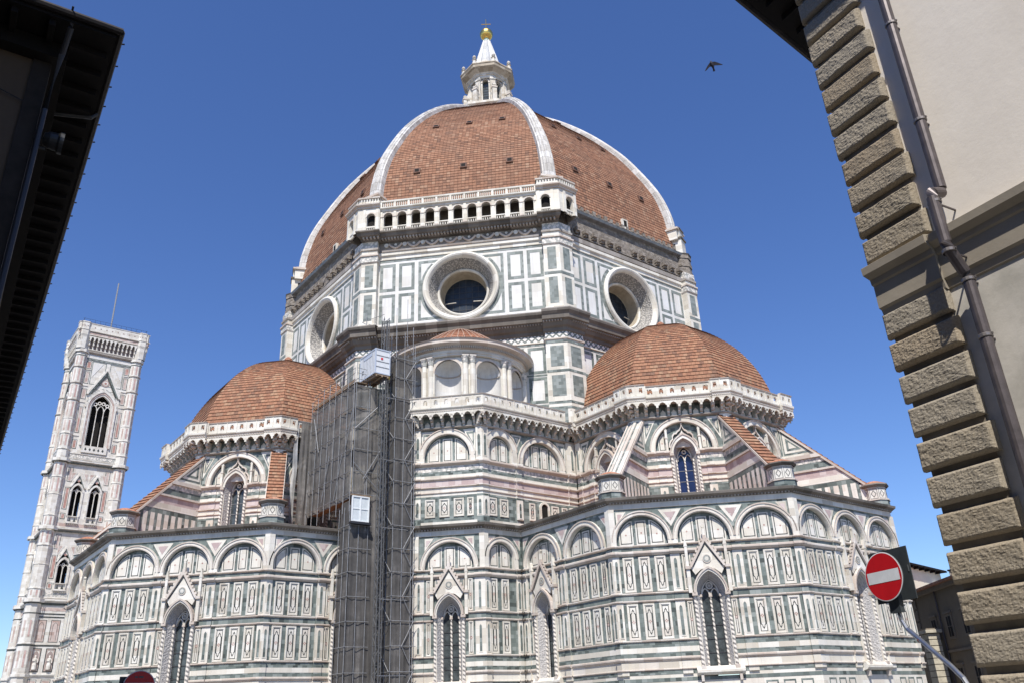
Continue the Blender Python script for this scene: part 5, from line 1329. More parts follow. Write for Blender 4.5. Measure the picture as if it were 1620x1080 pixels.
# the unfinished sides: rubble frieze with putlog holes, gutter and parapet
def rough_side():
    mb = MB(AD); h = AD*K8
    mb.prof(-h, h, [(0, 51.2), (0.35, 51.3), (0.42, 51.8), (0.1, 52.0)], 'grey_cornice', K8, K8)
    mb.box(-h, h, 51.95, 55.2, -0.5, 0.0, 'rough_masonry', K8, K8)
    for i in range(15):
        x = -9.3+18.6*i/14
        if i == 7: continue
        mb.box(x-0.28, x+0.28, 52.75, 53.2, 0.0, 0.62, 'rough_masonry'); mb.box(x-0.22, x+0.22, 52.5, 52.75, 0.0, 0.35, 'rough_masonry')
        mb.box(x+0.36, x+0.72, 52.6, 53.1, 0.0, 0.012, 'dark_void')
    mb.box(-h, h, 52.2, 52.3, 0, 0.18, 'dark_frieze', K8, K8)
    mb.prof(-h, h, [(0, 55.15), (0.5, 55.25), (0.62, 55.55), (0.5, 55.62), (-1.0, 55.7)], 'grey_metal', K8, K8)
    mb.box(-h, h, 55.65, 56.7, -1.1, -0.45, 'rough_masonry', K8, K8)
    for i in range(22):
        x = -9.8+19.6*i/21+random.uniform(-.15, .15); mb.box(x-0.22, x+0.22, 56.5, 56.95+random.uniform(0, .25), -1.0, -0.35, 'rough_masonry')
        mb.box(x-0.16, x+0.16, 55.65, 56.3, -0.45, -0.2, 'rough_masonry')
    # dormer hatch
    mb.box(0.6, 1.5, 56.6, 58.0, -1.4, -0.4, W_); mb.box(0.8, 1.3, 56.9, 57.8, -0.4, -0.385, 'dark_void')
    return mb
rs_ = part('rough_frieze', rough_side(), cath, RT(0))
for a in (45, 90, 135, 180, 225, 270): copy_part(rs_, RT(a))
def rough_corner():
    mb = MB()
    x = 28.1
    def oct_(r_, za, zb, m, rb=None):
        mb.lathe([(r_, za), (rb or r_, zb), (0, zb)], (x, 0), m, 8, smooth=False, ang0=R(22.5))
    z = 51.9; 
    oct_(1.5, 51.3, 51.9, 'grey_cornice', 1.6)
    for i in range(6): oct_(1.32+0.08*(i % 2), z, z+0.55, 'rough_masonry'); z += 0.6
    oct_(1.35, 55.3, 55.6, 'cornice_stone', 1.5)
    mb.cube(x-1.8, x+0.75, -0.75, 0.75, 55.5, 58.0, W_); mb.cube(x-1.9, x+0.9, -0.9, 0.9, 58.0, 58.25, 'cornice_stone')
    mb.cube(x-1.7, x+0.6, -0.7, 0.7, 58.25, 59.5, W_); mb.cube(x-1.8, x+0.75, -0.85, 0.85, 59.5, 59.7, 'cornice_stone')
    for q in (-1, 1): mb.cube(x-0.6, x-0.1, q*0.755-0.01, q*0.755+0.01, 55.9, 57.4, 'dark_void')
    return mb
rc = part('corner_pier', rough_corner(), cath, RT(22.5))
for a in (67.5, 112.5, 157.5, 202.5, 247.5): copy_part(rc, RT(a))

# ================================================================== great dome
rib_prof = [(28.0, 59.6), (27.75, 62.0), (26.75, 65.6), (24.95, 69.4), (21.85, 74.6), (17.5, 80.0), (13.0, 84.4), (8.8, 87.6), (5.4, 89.5)]
# tile shell: corner radius 0.55 m inside the rib's back
shell = [(28.05, 55.6), (27.95, 57.5), (27.5, 60.0)]
for i, (r_, z_) in enumerate(rib_prof[1:]):
    p0 = rib_prof[i]; p2 = rib_prof[min(i+2, len(rib_prof)-1)]
    t = Vector((p2[0]-p0[0], p2[1]-p0[1])).normalized(); nn = Vector((t.y, -t.x))
    shell.append((r_-nn.x*0.55, z_-nn.y*0.55))
c8 = math.cos(R(22.5))
def dome_face():
    mb = MB()
    pr = spline([(r_*c8, z_) for r_, z_ in shell], 8)
    P = [Vector(q) for q in pr]; L = [0]
    for a, b in zip(P, P[1:]): L.append(L[-1]+(b-a).length)
    row = 0.46; n = int(L[-1]/row); j = 0
    def at(l):
        nonlocal j
        for i in range(len(P)-1):
            if l <= L[i+1] or i == len(P)-2:
                t = (l-L[i])/(L[i+1]-L[i]); return P[i].lerp(P[i+1], t), (P[i+1]-P[i]).normalized()
    for i in range(n):
        a, t = at(i*row); b, _ = at(min(L[-1], (i+1)*row)); nn = Vector((t.y, -t.x))
        lo = a+nn*(0.03+random.uniform(-0.008, 0.012))
        for q0, q1, v0, v1 in ((lo, b, i*row+.002, (i+1)*row-.002), (a, lo, i*row+.002, i*row+.01)):
            w0, w1 = q0.x*K8, q1.x*K8
            mb.raw([(q0.x, -w0, q0.y), (q0.x, w0, q0.y), (q1.x, w1, q1.y), (q1.x, -w1, q1.y)], 'dome_tiles', [(-w0, v0), (w0, v0), (w1, v1), (-w1, v1)])
    # small round ventilation openings with hoods
    for l, xs in ((6.2, (-5.6, 0.2, 5.9)), (17.8, (-4.3, 0.2, 4.6)), (28.5, (-2.6, 2.7))):
        a, t = at(l+1.9); nn = Vector((t.y, -t.x))
        for x in xs:
            for k, m, e, d in ((0, 'dark_tile', 0.42, 0.22), (1, 'dark_void', 0.26, 0.24)):
                q = [a+t*(e*dz)+nn*d for dz in (-1, 1)]
                mb.raw([(q[0].x, x-e, q[0].y), (q[0].x, x+e, q[0].y), (q[1].x, x+e, q[1].y), (q[1].x, x-e, q[1].y)], m, [(0, 0)]*4)
                if k == 0:
                    b4 = [a+t*(e*dz) for dz in (-1, 1)]
                    for u, v, y0, y1 in ((b4[0], q[0], -1, 1), (b4[1], q[1], -1, 1)): mb.raw([(u.x, x-e, u.y), (u.x, x+e, u.y), (v.x, x+e, v.y), (v.x, x-e, v.y)], m, [(0, 0)]*4)
                    for s_ in (-1, 1): mb.raw([(b4[0].x, x+s_*e, b4[0].y), (b4[1].x, x+s_*e, b4[1].y), (q[1].x, x+s_*e, q[1].y), (q[0].x, x+s_*e, q[0].y)], m, [(0, 0)]*4)
    return mb
df = part('dome_face', dome_face(), cath, RT(-45))
for k in range(1, 8): copy_part(df, RT(-45+45*k))
def rib():
    mb = MB()
    pr = spline(rib_prof, 6); n = len(pr)
    rings = []
    for i, (r_, z_) in enumerate(pr):
        p0, p2 = pr[max(0, i-1)], pr[min(n-1, i+1)]
        t = Vector((p2[0]-p0[0], p2[1]-p0[1])).normalized(); nn = Vector((t.y, -t.x))
        f = i/(n-1); w_ = 0.86*(1-f)+0.52*f
        sec = [(-w_, -1.0), (-w_, -0.22), (-w_*0.78, -0.16), (-w_*0.72, -0.02), (-w_*0.3, 0.0), (-w_*0.24, 0.1), (w_*0.24, 0.1), (w_*0.3, 0.0), (w_*0.72, -0.02), (w_*0.78, -0.16), (w_, -0.22), (w_, -1.0)]
        rings.append([(r_+nn.x*h, y, z_+nn.y*h) for y, h in sec])
    L = 0
    for a, b in zip(rings, rings[1:]):
        l = (Vector(b[0])-Vector(a[0])).length; u = 0
        for k in range(len(a)-1):
            du = (Vector(a[k+1])-Vector(a[k])).length
            mb.raw([a[k], a[k+1], b[k+1], b[k]], 'rib_marble', [(u, L), (u+du, L), (u+du, L+l), (u, L+l)]); u += du
        L += l
    o = part('rib', mb, cath)
    pb = MB()
    pb.cube(26.0, 28.5, -1.15, 1.15, 57.9, 59.3, W_); pb.cube(25.9, 28.75, -1.35, 1.35, 59.3, 59.55, MM); pb.cube(26.0, 28.35, -1.1, 1.1, 59.55, 59.75, MM)
    part('rib_foot', pb, o)
    return o
rb_ = rib(); rb_.matrix_local = RT(-22.5)
for k in range(1, 8): copy_part(rb_, RT(-22.5+45*k))

# ================================================================== lantern
def lantern():
    mb = MB()
    LW = 'lantern_marble'
    # platform, balustrade
    mb.lathe([(6.0, 88.2), (6.0, 89.4), (6.3, 89.6), (6.3, 90.0), (0, 90.1)], (0, 0), LW, 8, smooth=False, ang0=R(22.5))
    o = part('lantern', mb, cath)
    core = MB(2.75)
    h = 2.75*K8
    core.arch_wall(-h, h, 90.0, 97.6, 0, 96.3, 0.50, 0, 0.5, LW, LW, 'window_glass', 12)
    core.ring(0, 96.3, 0.5, 0.68, 0, 0.09, MM, 0, 180, 12)
    for q in (-1, 1):
        core.box(q*0.6-0.09, q*0.6+0.09, 90, 96.25, 0, 0.12, LW); core.box(q*0.6-0.13, q*0.6+0.13, 96.05, 96.3, 0, 0.18, MM)
        core.frame(q*0.93-0.14, q*0.93+0.14, 90.6, 97.3, 0.05, 0, 0.05, LW)
    for i in range(12): core.box(-0.5, 0.5, 90.2+i*0.5, 90.24+i*0.5, -0.5, -0.46, 'lead_bar')
    c0 = part('lantern_wall', core, o, RT(-45))
    for k in range(1, 8): copy_part(c0, RT(-45+45*k))
    bt_ = MB()
    # corner pilasters with volute buttresses
    bt_.cube(2.75, 3.25, -0.42, 0.42, 90.0, 96.9, LW); bt_.cube(2.75, 3.36, -0.5, 0.5, 96.5, 97.0, 'carved_frieze')
    bt_.cube(3.7, 4.25, -0.36, 0.36, 90.0, 94.0, LW); bt_.cube(3.62, 4.35, -0.45, 0.45, 94.0, 94.25, MM); bt_.cube(3.25, 3.7, -0.25, 0.25, 93.0, 94.0, LW)
    pts = [(3.25, 96.3), (3.4, 95.8), (3.5, 95.2), (3.75, 94.75), (4.15, 94.65), (4.2, 94.25), (3.25, 94.25)]
    for q in (-1, 1): bt_.raw([(x, q*0.22, z) for x, z in pts], LW, pts)
    for (a, b) in zip(pts, pts[1:]): bt_.raw([(a[0], -0.22, a[1]), (a[0], 0.22, a[1]), (b[0], 0.22, b[1]), (b[0], -0.22, b[1])], LW, [(0, 0)]*4)
    bt_.tube([(3.95, -0.3, 94.6), (3.95, 0.3, 94.6)], 0.32, LW, 10)
    b0 = part('volute_buttress', bt_, o, RT(-22.5))
    for k in range(1, 8): copy_part(b0, RT(-22.5+45*k))
    en = MB()
    en.lathe([(3.2, 96.9), (3.36, 97.05), (3.36, 97.3), (3.55, 97.42), (3.55, 97.65), (3.75, 97.8)], (0, 0), LW, 8, smooth=False, ang0=R(22.5))
    en.lathe([(3.75, 97.8), (4.45, 98.35), (4.55, 98.45), (4.6, 98.95), (4.7, 99.02), (4.7, 99.2), (3.9, 99.35), (3.0, 99.4)], (0, 0), 'lantern_cornice', 8, smooth=False, ang0=R(22.5))
    en.lathe([(3.3, 99.3), (3.3, 99.9), (3.2, 100.0), (2.6, 100.1)], (0, 0), 'grey_cornice', 8, smooth=False, ang0=R(22.5))
    part('lantern_cornice', en, o)
    # crown of shell niches and pinnacles
    pn = MB(); e = 99.25
    pn.lathe([(0.40, e), (0.40, e+0.4), (0.28, e+0.5), (0.28, e+0.9), (0.40, e+1.0), (0.2, e+1.15), (0.16, e+1.3), (0.28, e+1.42), (0.32, e+1.6), (0.2, e+1.82), (0.0, e+1.88)], (4.1, 0), LW, 10)
    p0 = part('pinnacle', pn, o, RT(-22.5))
    for k in range(1, 8): copy_part(p0, RT(-22.5+45*k))
    sh = MB(2.9)
    sh.disc(0, 100.1, 0.78, -0.3, 0.12, LW, 16); sh.disc(0, 100.1, 0.54, 0.12, 0.14, MM, 14)
    s0 = part('shell_lunette', sh, o, RT(-45))
    for k in range(1, 8): copy_part(s0, RT(-45+45*k))
    cn = MB()
    N = 12; prf = [(2.75, 99.4), (2.3, 101.4), (1.75, 103.6), (1.15, 105.8), (0.66, 107.6)]
    for (r0, z0), (r1, z1) in zip(prf, prf[1:]):
        for k in range(N*2):
            a0, a1 = math.pi*k/N, math.pi*(k+1)/N
            f0, f1 = (1.0, 0.82) if k % 2 == 0 else (0.82, 1.0)
            cn.raw([(r0*f0*math.cos(a0), r0*f0*math.sin(a0), z0), (r0*f1*math.cos(a1), r0*f1*math.sin(a1), z0), (r1*f1*math.cos(a1), r1*f1*math.sin(a1), z1), (r1*f0*math.cos(a0), r1*f0*math.sin(a0), z1)], 'cone_marble', [(k*.2, z0), (k*.2+.2, z0), (k*.2+.2, z1), (k*.2, z1)])
    part('spire_cone', cn, o)
    bl = MB()
    bl.lathe([(0.62, 107.5), (0.6, 107.75), (0.35, 107.9), (0.45, 108.1)], (0, 0), 'verdigris', 16)
    bl.lathe([(0.4, 108.05)]+[(1.12*math.cos(R(t)), 109.2+1.12*math.sin(R(t))) for t in range(-68, 91, 8)]+[(0, 110.32)], (0, 0), 'gold', 28)
    part('golden_ball', bl, o)
    cx = MB(); cx.tube([(0, 0, 110.2), (0, 0, 112.7)], 0.07, 'gold', 6); cx.tube([(-0.5, -0.65, 111.6), (0.5, 0.65, 111.6)], 0.07, 'gold', 6)
    part('cross', cx, o)
lantern()

# ================================================================== nave (behind the drum)
nv = MB()
nv.cube(-100, -24, -10.5, 10.5, 0, 40.5, 'weathered_render'); nv.cube(-100.3, -24, -11.2, 11.2, 40.5, 41.2, 'cornice_stone')
nv.cube(-99.8, -24, -20.5, 20.5, 0, 25.0, W_); nv.cube(-100.1, -24, -21.0, 21.0, 25.0, 25.7, 'cornice_stone')
part('nave', nv, cath)
nr_ = MB()
for q in (-1, 1):
    nr_.raw([(-100.3, q*11.3, 41.2), (-24, q*11.3, 41.2), (-24, 0, 45.5), (-100.3, 0, 45.5)], 'roof_tiles', [(0, 0), (76, 0), (76, 12), (0, 12)])
    nr_.raw([(-100.1, q*21.0, 25.7), (-24, q*21.0, 25.7), (-24, q*10.6, 29.5), (-100.1, q*10.6, 29.5)], 'roof_tiles', [(0, 0), (76, 0), (76, 11), (0, 11)])
part('nave_roof', nr_, cath)
# inner mass of the crossing so that no light leaks through the drum
cm = MB(); cm.lathe([(26.0, 0.0), (26.0, 41.0), (25.0, 41.2), (25.0, 55.0), (0, 55.5)], (0, 0), 'dark_void', 8, smooth=False, ang0=R(22.5)); part('crossing_core', cm, cath)

# ================================================================== bell tower
TX, TY = -109.2, -31.42
tow = thing('bell_tower', 'tall slender pale marble bell tower with a flagpole on its flat top', 'bell tower', (TX, TY, 0))
TA, TH = 6.0, 5.0
T_ = 'tower_marble'
def tower_face():
    mb = MB(TA)
    def H(z0, z1, d, m): mb.box(-TH, TH, z0, z1, -0.4, d, m)
    def C(z0, z1, d, m='tower_marble'): mb.prof(-TH, TH, [(0, z0), (d*0.5, z0+(z1-z0)*0.3), (d, z0+(z1-z0)*0.6), (d, z1-0.06), (0, z1)], m)
    def pan(x, z0, z1, w_, m='red_marble', b=0.16):
        mb.frame(x-w_/2-b-.06, x+w_/2+b+.06, z0-b-.06, z1+b+.06, 0.11, 0, 0.03, 'dark_inlay'); mb.box(x-w_/2, x+w_/2, z0, z1, 0, 0.03, m)
        mb.frame(x-w_/2-b+0.05, x+w_/2+b-0.05, z0-b+.05, z1+b-.05, b-0.05, 0, 0.06, T_)
    # base storeys
    H(0, 13.0, 0, T_); C(12.8, 13.4, 0.3)
    for z in (3, 6, 9): mb.box(-TH, TH, z, z+0.25, 0, 0.03, G_)
    for x in (-3.6, -1.2, 1.2, 3.6): pan(x, 9.8, 12.2, 1.2, 'tower_pink')
    H(13.0, 26.5, 0, T_)
    for i in range(4):
        x = -3.68+2.45*i
        mb.frame(x-0.85, x+0.85, 13.7, 18.0, 0.18, 0, 0.03, 'dark_inlay'); mb.frame(x-0.67, x+0.67, 13.9, 17.8, 0.16, 0, 0.05, 'tower_pink')
        pts = [(x+s, z) for s, z in pointed(0.5, 14.1, 16.7, 6, 0.9)]
        mb.prism(pts[::-1], 0, 0.012, 'niche_shade')
        mb.frame(x-0.85, x+0.85, 19.1, 23.2, 0.1, 0, 0.03, 'dark_inlay'); mb.box(x-0.75, x+0.75, 19.2, 23.1, 0, 0.02, 'tower_pink')
        pts2 = [(x+s, z) for s, z in pointed(0.45, 19.5, 22.0, 6, 1.0)]; mb.band([(a*0.86+x*0.14, z-.05) for a, z in pts2], pts2, 0.02, 0.04, 'dark_inlay', closed=False)
    mb.box(-TH, TH, 18.35, 18.62, 0, 0.06, 'dark_inlay'); mb.box(-TH, TH, 18.62, 18.9, 0, 0.12, T_); mb.box(-TH, TH, 23.6, 23.85, 0, 0.04, 'dark_inlay')
    mb.box(-TH, TH, 24.2, 24.45, 0, 0.05, 'dark_inlay'); mb.box(-TH, TH, 24.9, 25.5, 0, 0.03, 'tower_pink'); mb.box(-TH, TH, 25.9, 26.1, 0, 0.03, 'pale_green_marble')
    for x in (-4.4, -2.2, 0, 2.2, 4.4): mb.box(x-0.3, x+0.3, 13.4, 26.3, 0, 0.02, T_) if False else None
    C(26.3, 27.0, 0.6); mb.box(-TH, TH, 26.12, 26.3, 0, 0.2, 'dark_inlay')
    # two storeys with paired two-light windows
    for b, zs, zt in ((27.0, 33.4, 40.2), (40.9, 48.6, 54.4)):
        holes = [(-1.75, 1.0), (1.75, 1.0)]
        z0 = b+ (3.2 if b < 30 else 2.7); hw = 1.0
        H(b, z0, 0, T_)
        top = zs+1.75
        for a, c in ((-TH, -2.75), (-0.75, 0.75), (2.75, TH)): mb.box(a, c, z0, top, -0.4, 0, T_)
        H(top, zt+0.2, 0, T_)
        C(b+0.2, b+0.45, 0.12); mb.box(-TH, TH, b+0.6, b+1.4, 0, 0.02, 'carved_frieze') if b < 30 else mb.box(-TH, TH, b+0.5, b+1.2, 0, 0.02, 'tower_pink')
        for x, _ in holes:
            mb.box(x-1.2, x+1.2, z0-1.5, z0-1.28, 0, 0.4, T_)                       # balcony slab with little brackets
            for k in range(7): mb.box(x-1.05+0.35*k-0.06, x-1.05+0.35*k+0.06, z0-1.75, z0-1.5, 0, 0.3, T_)
            mb.frame(x-1.05, x+1.05, z0-1.28, z0, 0.12, 0, 0.3, T_)
            for k in (-1, 1): mb.prism([(x+k*0.45-0.25, z0-1.0), (x+k*0.45, z0-1.2), (x+k*0.45+0.25, z0-1.0), (x+k*0.45, z0-0.3)], 0, 0.06, 'dark_inlay')
            # gable over the window
            g0_, g1_ = zs+0.9, zs+4.1
            for q in (-1, 1):
                mb.prism([(x+q*1.55, g0_), (x+q*1.25, g0_), (x, g1_-0.5), (x, g1_)][::q], 0, 0.3, T_)
                mb.prism([(x+q*1.2, g0_+0.05), (x+q*1.06, g0_+0.05), (x, g1_-0.82), (x, g1_-0.55)][::q], 0, 0.2, G_)
                mb.prism([(x+q*1.6, g0_+1.1), (x+q*1.6, g1_), (x+q*0.45, g1_)][::-q], 0, 0.05, T_); mb.prism([(x+q*1.5, g0_+1.6), (x+q*1.5, g1_-0.1), (x+q*0.8, g1_-0.1)][::-q], 0.05, 0.07, 'tower_pink')
                mb.box(x+q*1.15-0.13, x+q*1.15+0.13, z0, zs, 0, 0.2, T_)
            mb.disc(x, zs+2.35, 0.22, 0, 0.24, 'red_marble', 8)
            out = [(x+s, z) for s, z in pointed(1.28, zs, zs, 8, 0.85)]; inn = [(x+s, z) for s, z in pointed(0.98, zs, zs, 8, 0.85)]
            mb.band(inn, out, 0, 0.25, T_, closed=False)
            for (s0, q0), (s1, q1) in zip(inn, inn[1:]): mb.poly([(s0, 0, q0), (s1, 0, q1), (s1, 0, top+0.6), (s0, 0, top+0.6)], T_)
        for x in (-3.6, 3.6):
            pan(x, b+2.2, b+3.0, 0.5); pan(x, b+4.2, b+8.4, 0.5, 'red_marble'); pan(x, b+10.0, b+12.6, 0.5, 'tower_pink')
        mb.box(-TH, TH, zt+0.0, zt+0.25, 0, 0.08, 'carved_frieze'); C(zt+0.25, zt+0.85, 0.65, 'tower_marble'); mb.box(-TH, TH, zt+0.12, zt+0.26, 0, 0.5, 'dark_inlay')
    # top storey with the great three-light window
    b = 55.2; hw = 2.05; zs = 67.3
    H(b, 58.7, 0, T_); mb.box(-TH, -2.1, 58.7, 71.5, -0.4, 0, T_); mb.box(2.1, TH, 58.7, 71.5, -0.4, 0, T_); H(71.5, 80.2, 0, T_)
    C(b+0.3, b+0.6, 0.15); mb.box(-TH, TH, b+0.7, b+1.3, 0, 0.05, 'carved_frieze'); mb.box(-TH, TH, b+1.5, b+1.75, 0, 0.15, T_)
    mb.box(-2.5, 2.5, 57.2, 58.7, 0, 0.35, T_)
    for k in range(5): mb.prism([(-1.7+0.85*k-0.25, 57.9), (-1.7+0.85*k, 57.6), (-1.7+0.85*k+0.25, 57.9), (-1.7+0.85*k, 58.3)], 0.35, 0.37, 'dark_inlay')
    for r_, d, m in ((2.12, 0.12, T_), (2.42, 0.24, 'tower_pink'), (2.72, 0.36, T_), (3.0, 0.30, 'carved_frieze')):
        out = [(s, z) for s, z in pointed(r_+0.3, zs, zs, 12, 0.78)]; inn = [(s, z) for s, z in pointed(r_-0.06, zs, zs, 12, 0.78)]
        mb.band(inn, out, 0, d, m, closed=False)
        for q in (-1, 1):
            if r_ < 2.8: x0, x1 = sorted((q*(r_-0.06), q*(r_+0.28))); mb.box(x0, x1, 58.7, zs, 0, d, m)
    inn = [(s, z) for s, z in pointed(2.1, zs, zs, 12, 0.78)]
    for (s0, q0), (s1, q1) in zip(inn, inn[1:]): mb.poly([(s0, 0, q0), (s1, 0, q1), (s1, 0, 71.6), (s0, 0, 71.6)], T_)
    for q in (-1, 1):
        mb.prism([(q*3.5, 70.2), (q*3.1, 70.2), (0, 76.2), (0, 76.9)][::q], 0, 0.35, T_); mb.prism([(q*3.05, 70.3), (q*2.75, 70.3), (0, 75.6), (0, 76.1)][::q], 0, 0.25, G_)
        mb.prism([(q*2.6, 70.4), (q*2.4, 70.4), (0, 75.0), (0, 75.35)][::q], 0, 0.2, 'dark_inlay')
        mb.frame(min(q*3.3, q*0.4), max(q*3.3, q*0.4), 72.6, 78.0, 0.14, 0, 0.03, 'pale_green_marble')
        mb.prism([(q*3.0, 74.2), (q*3.0, 77.6), (q*1.1, 77.6)][::-q], 0, 0.06, 'drum_marble')
        for x in (3.95,):
            pan(q*x, 76.3, 77.7, 0.62); pan(q*x, 72.8, 75.2, 0.5, 'tower_pink'); pan(q*x, 69.2, 71.2, 0.62, 'tower_pink'); pan(q*x, 61.5, 67.0, 0.42, 'tower_pink'); pan(q*x, 58.0, 59.6, 0.5)
            mb.prism([(q*x-0.25, 61.4), (q*x+0.25, 61.4), (q*x+0.25, 64.0), (q*x, 64.7), (q*x-0.25, 64.0)], 0.03, 0.05, 'red_marble')
        for z in (60.6, 68.2, 72.0, 75.8):
            x0, x1 = sorted((q*3.4, q*5.0)); mb.box(x0, x1, z, z+0.2, 0, 0.12, T_)
    mb.disc(0, 73.3, 0.75, 0, 0.1, 'tower_pink', 16); mb.disc(0, 73.3, 0.5, 0.1, 0.13, T_, 16); mb.disc(0, 73.3, 0.26, 0.13, 0.15, 'red_marble', 12)
    mb.box(-TH, TH, 78.2, 78.5, 0, 0.1, 'pale_green_marble'); mb.box(-TH, TH, 78.6, 79.4, 0, 0.12, 'drum_marble'); C(79.5, 80.1, 0.5, 'grey_cornice')
    return mb
tf = part('tower_wall', tower_face(), tow)
TF = [0, 90, 180, 270]
# windows (void, mullions, tracery)
def bifora():
    mb = MB(TA)
    mb.prism([(s, z) for s, z in pointed(1.02, 0, 5.2 if False else 0.0, 8, 0.85)][::-1], -0.6, -0.55, 'dark_void') if False else None
    return mb
def tower_window(x, z0, zs, hw, n, f, bal=True):
    mb = MB(TA)
    mb.band([(x+s*0.9, z) for s, z in pointed(hw, z0, zs, 8, f)], [(x+s*1.02, z+0.03) for s, z in pointed(hw, z0, zs, 8, f)], -0.45, -0.05, T_, closed=False)
    o = part('tower_window', mb, tow)
    gm = MB(TA); gm.prism([(x+s, z) for s, z in pointed(hw+.03, z0, zs, 8, f)][::-1], -1.9, -1.8, 'dark_void'); part('dark_opening', gm, o)
    tr = MB(TA); lw = 2*hw/n
    for i in range(1, n): tr.tube([(x-hw+lw*i, -0.3, z0), (x-hw+lw*i, -0.3, zs)], 0.10, T_, 6, True)
    for i in range(n):
        c = x-hw+lw*(i+0.5)
        li = [(c+s*0.9, z) for s, z in pointed(lw*0.44, zs-0.4, zs-0.35, 5, 1.0)]; lo = [(c+s*1.14, z+0.12) for s, z in pointed(lw*0.44, zs-0.4, zs-0.35, 5, 1.0)]
        tr.band(li, lo, -0.4, -0.2, T_, closed=False)
    if n == 3:
        for i in range(4):
            c = x-1.2+0.8*i; tr.ring(c, zs+1.0+(0.35 if i in (1, 2) else 0), 0.22, 0.42, -0.4, -0.2, T_, 0, 360, 10)
    else: tr.ring(x, zs+0.55, 0.12, 0.28, -0.4, -0.2, T_, 0, 360, 10)
    part('tracery', tr, o)
    return o
tws = [tower_window(x, z0, zs, hw, n, f) for x, z0, zs, hw, n, f in ((-1.75, 30.2, 33.4, 0.98, 2, 0.85), (1.75, 30.2, 33.4, 0.98, 2, 0.85), (-1.75, 43.6, 48.6, 0.98, 2, 0.85), (1.75, 43.6, 48.6, 0.98, 2, 0.85), (0, 58.7, 67.3, 2.08, 3, 0.78))]
def tower_crown():
    mb = MB(TA); h = 6.35
    for k_, (z0, z1, d) in enumerate(((80.1, 80.5, 0.5), (83.2, 83.6, 1.15), (84.1, 84.5, 1.3))):
        mb.prof(-h, h, [(0, z0), (d*0.6, z0+0.05), (d, z0+0.25), (d, z1), (0, z1+0.02)], T_, 1, 1)
    mb.box(-h, h, 83.6, 84.1, 0, 1.1, 'tower_pink', 1, 1)
    n = 17; st = 2*(h+1.0)/n
    for i in range(n+1):
        x = -(h+1.0)+st*i; xs_ = max(-h+.1, min(h-.1, x))
        for za, zb, d in ((80.5, 81.3, 0.4), (81.3, 82.2, 0.7), (82.2, 82.8, 0.95)): mb.box(xs_-0.15, xs_+0.15, za, zb, 0, d, T_)
    for i in range(n): trefoil_plate(mb, -(h+1)+st*i, -(h+1)+st*(i+1), 82.1, 83.25, 1.05, T_)
    mb.box(-h, h, 80.4, 83.3, -0.2, 0.02, 'niche_shade', 1, 1)
    # parapet
    mb.box(-h, h, 84.5, 86.2, 0.75, 1.05, T_, 1, 1, True); mb.prof(-h, h, [(0.7, 86.2), (1.12, 86.2), (1.15, 86.36), (0.7, 86.4)], T_, 1, 1)
    for i in range(10): mb.disc(-5.4+1.2*i, 85.35, 0.17, 1.05, 1.06, 'niche_shade', 8)
    mb.raw([(0, 0, 84.5), (7, -7, 84.5), (7, 7, 84.5)], 'grey_cornice', [(0, 0)]*3)
    # light railing
    for x in range(-6, 7): mb.tube([(x*1.1, 0.6, 86.3), (x*1.1, 0.6, 87.4)], 0.025, 'dark_metal', 4, True)
    for z in (86.8, 87.4): mb.tube([(-6.9, 0.6, z), (6.9, 0.6, z)], 0.025, 'dark_metal', 4, True)
    return mb
tcx = part('crown_gallery', tower_crown(), tow)
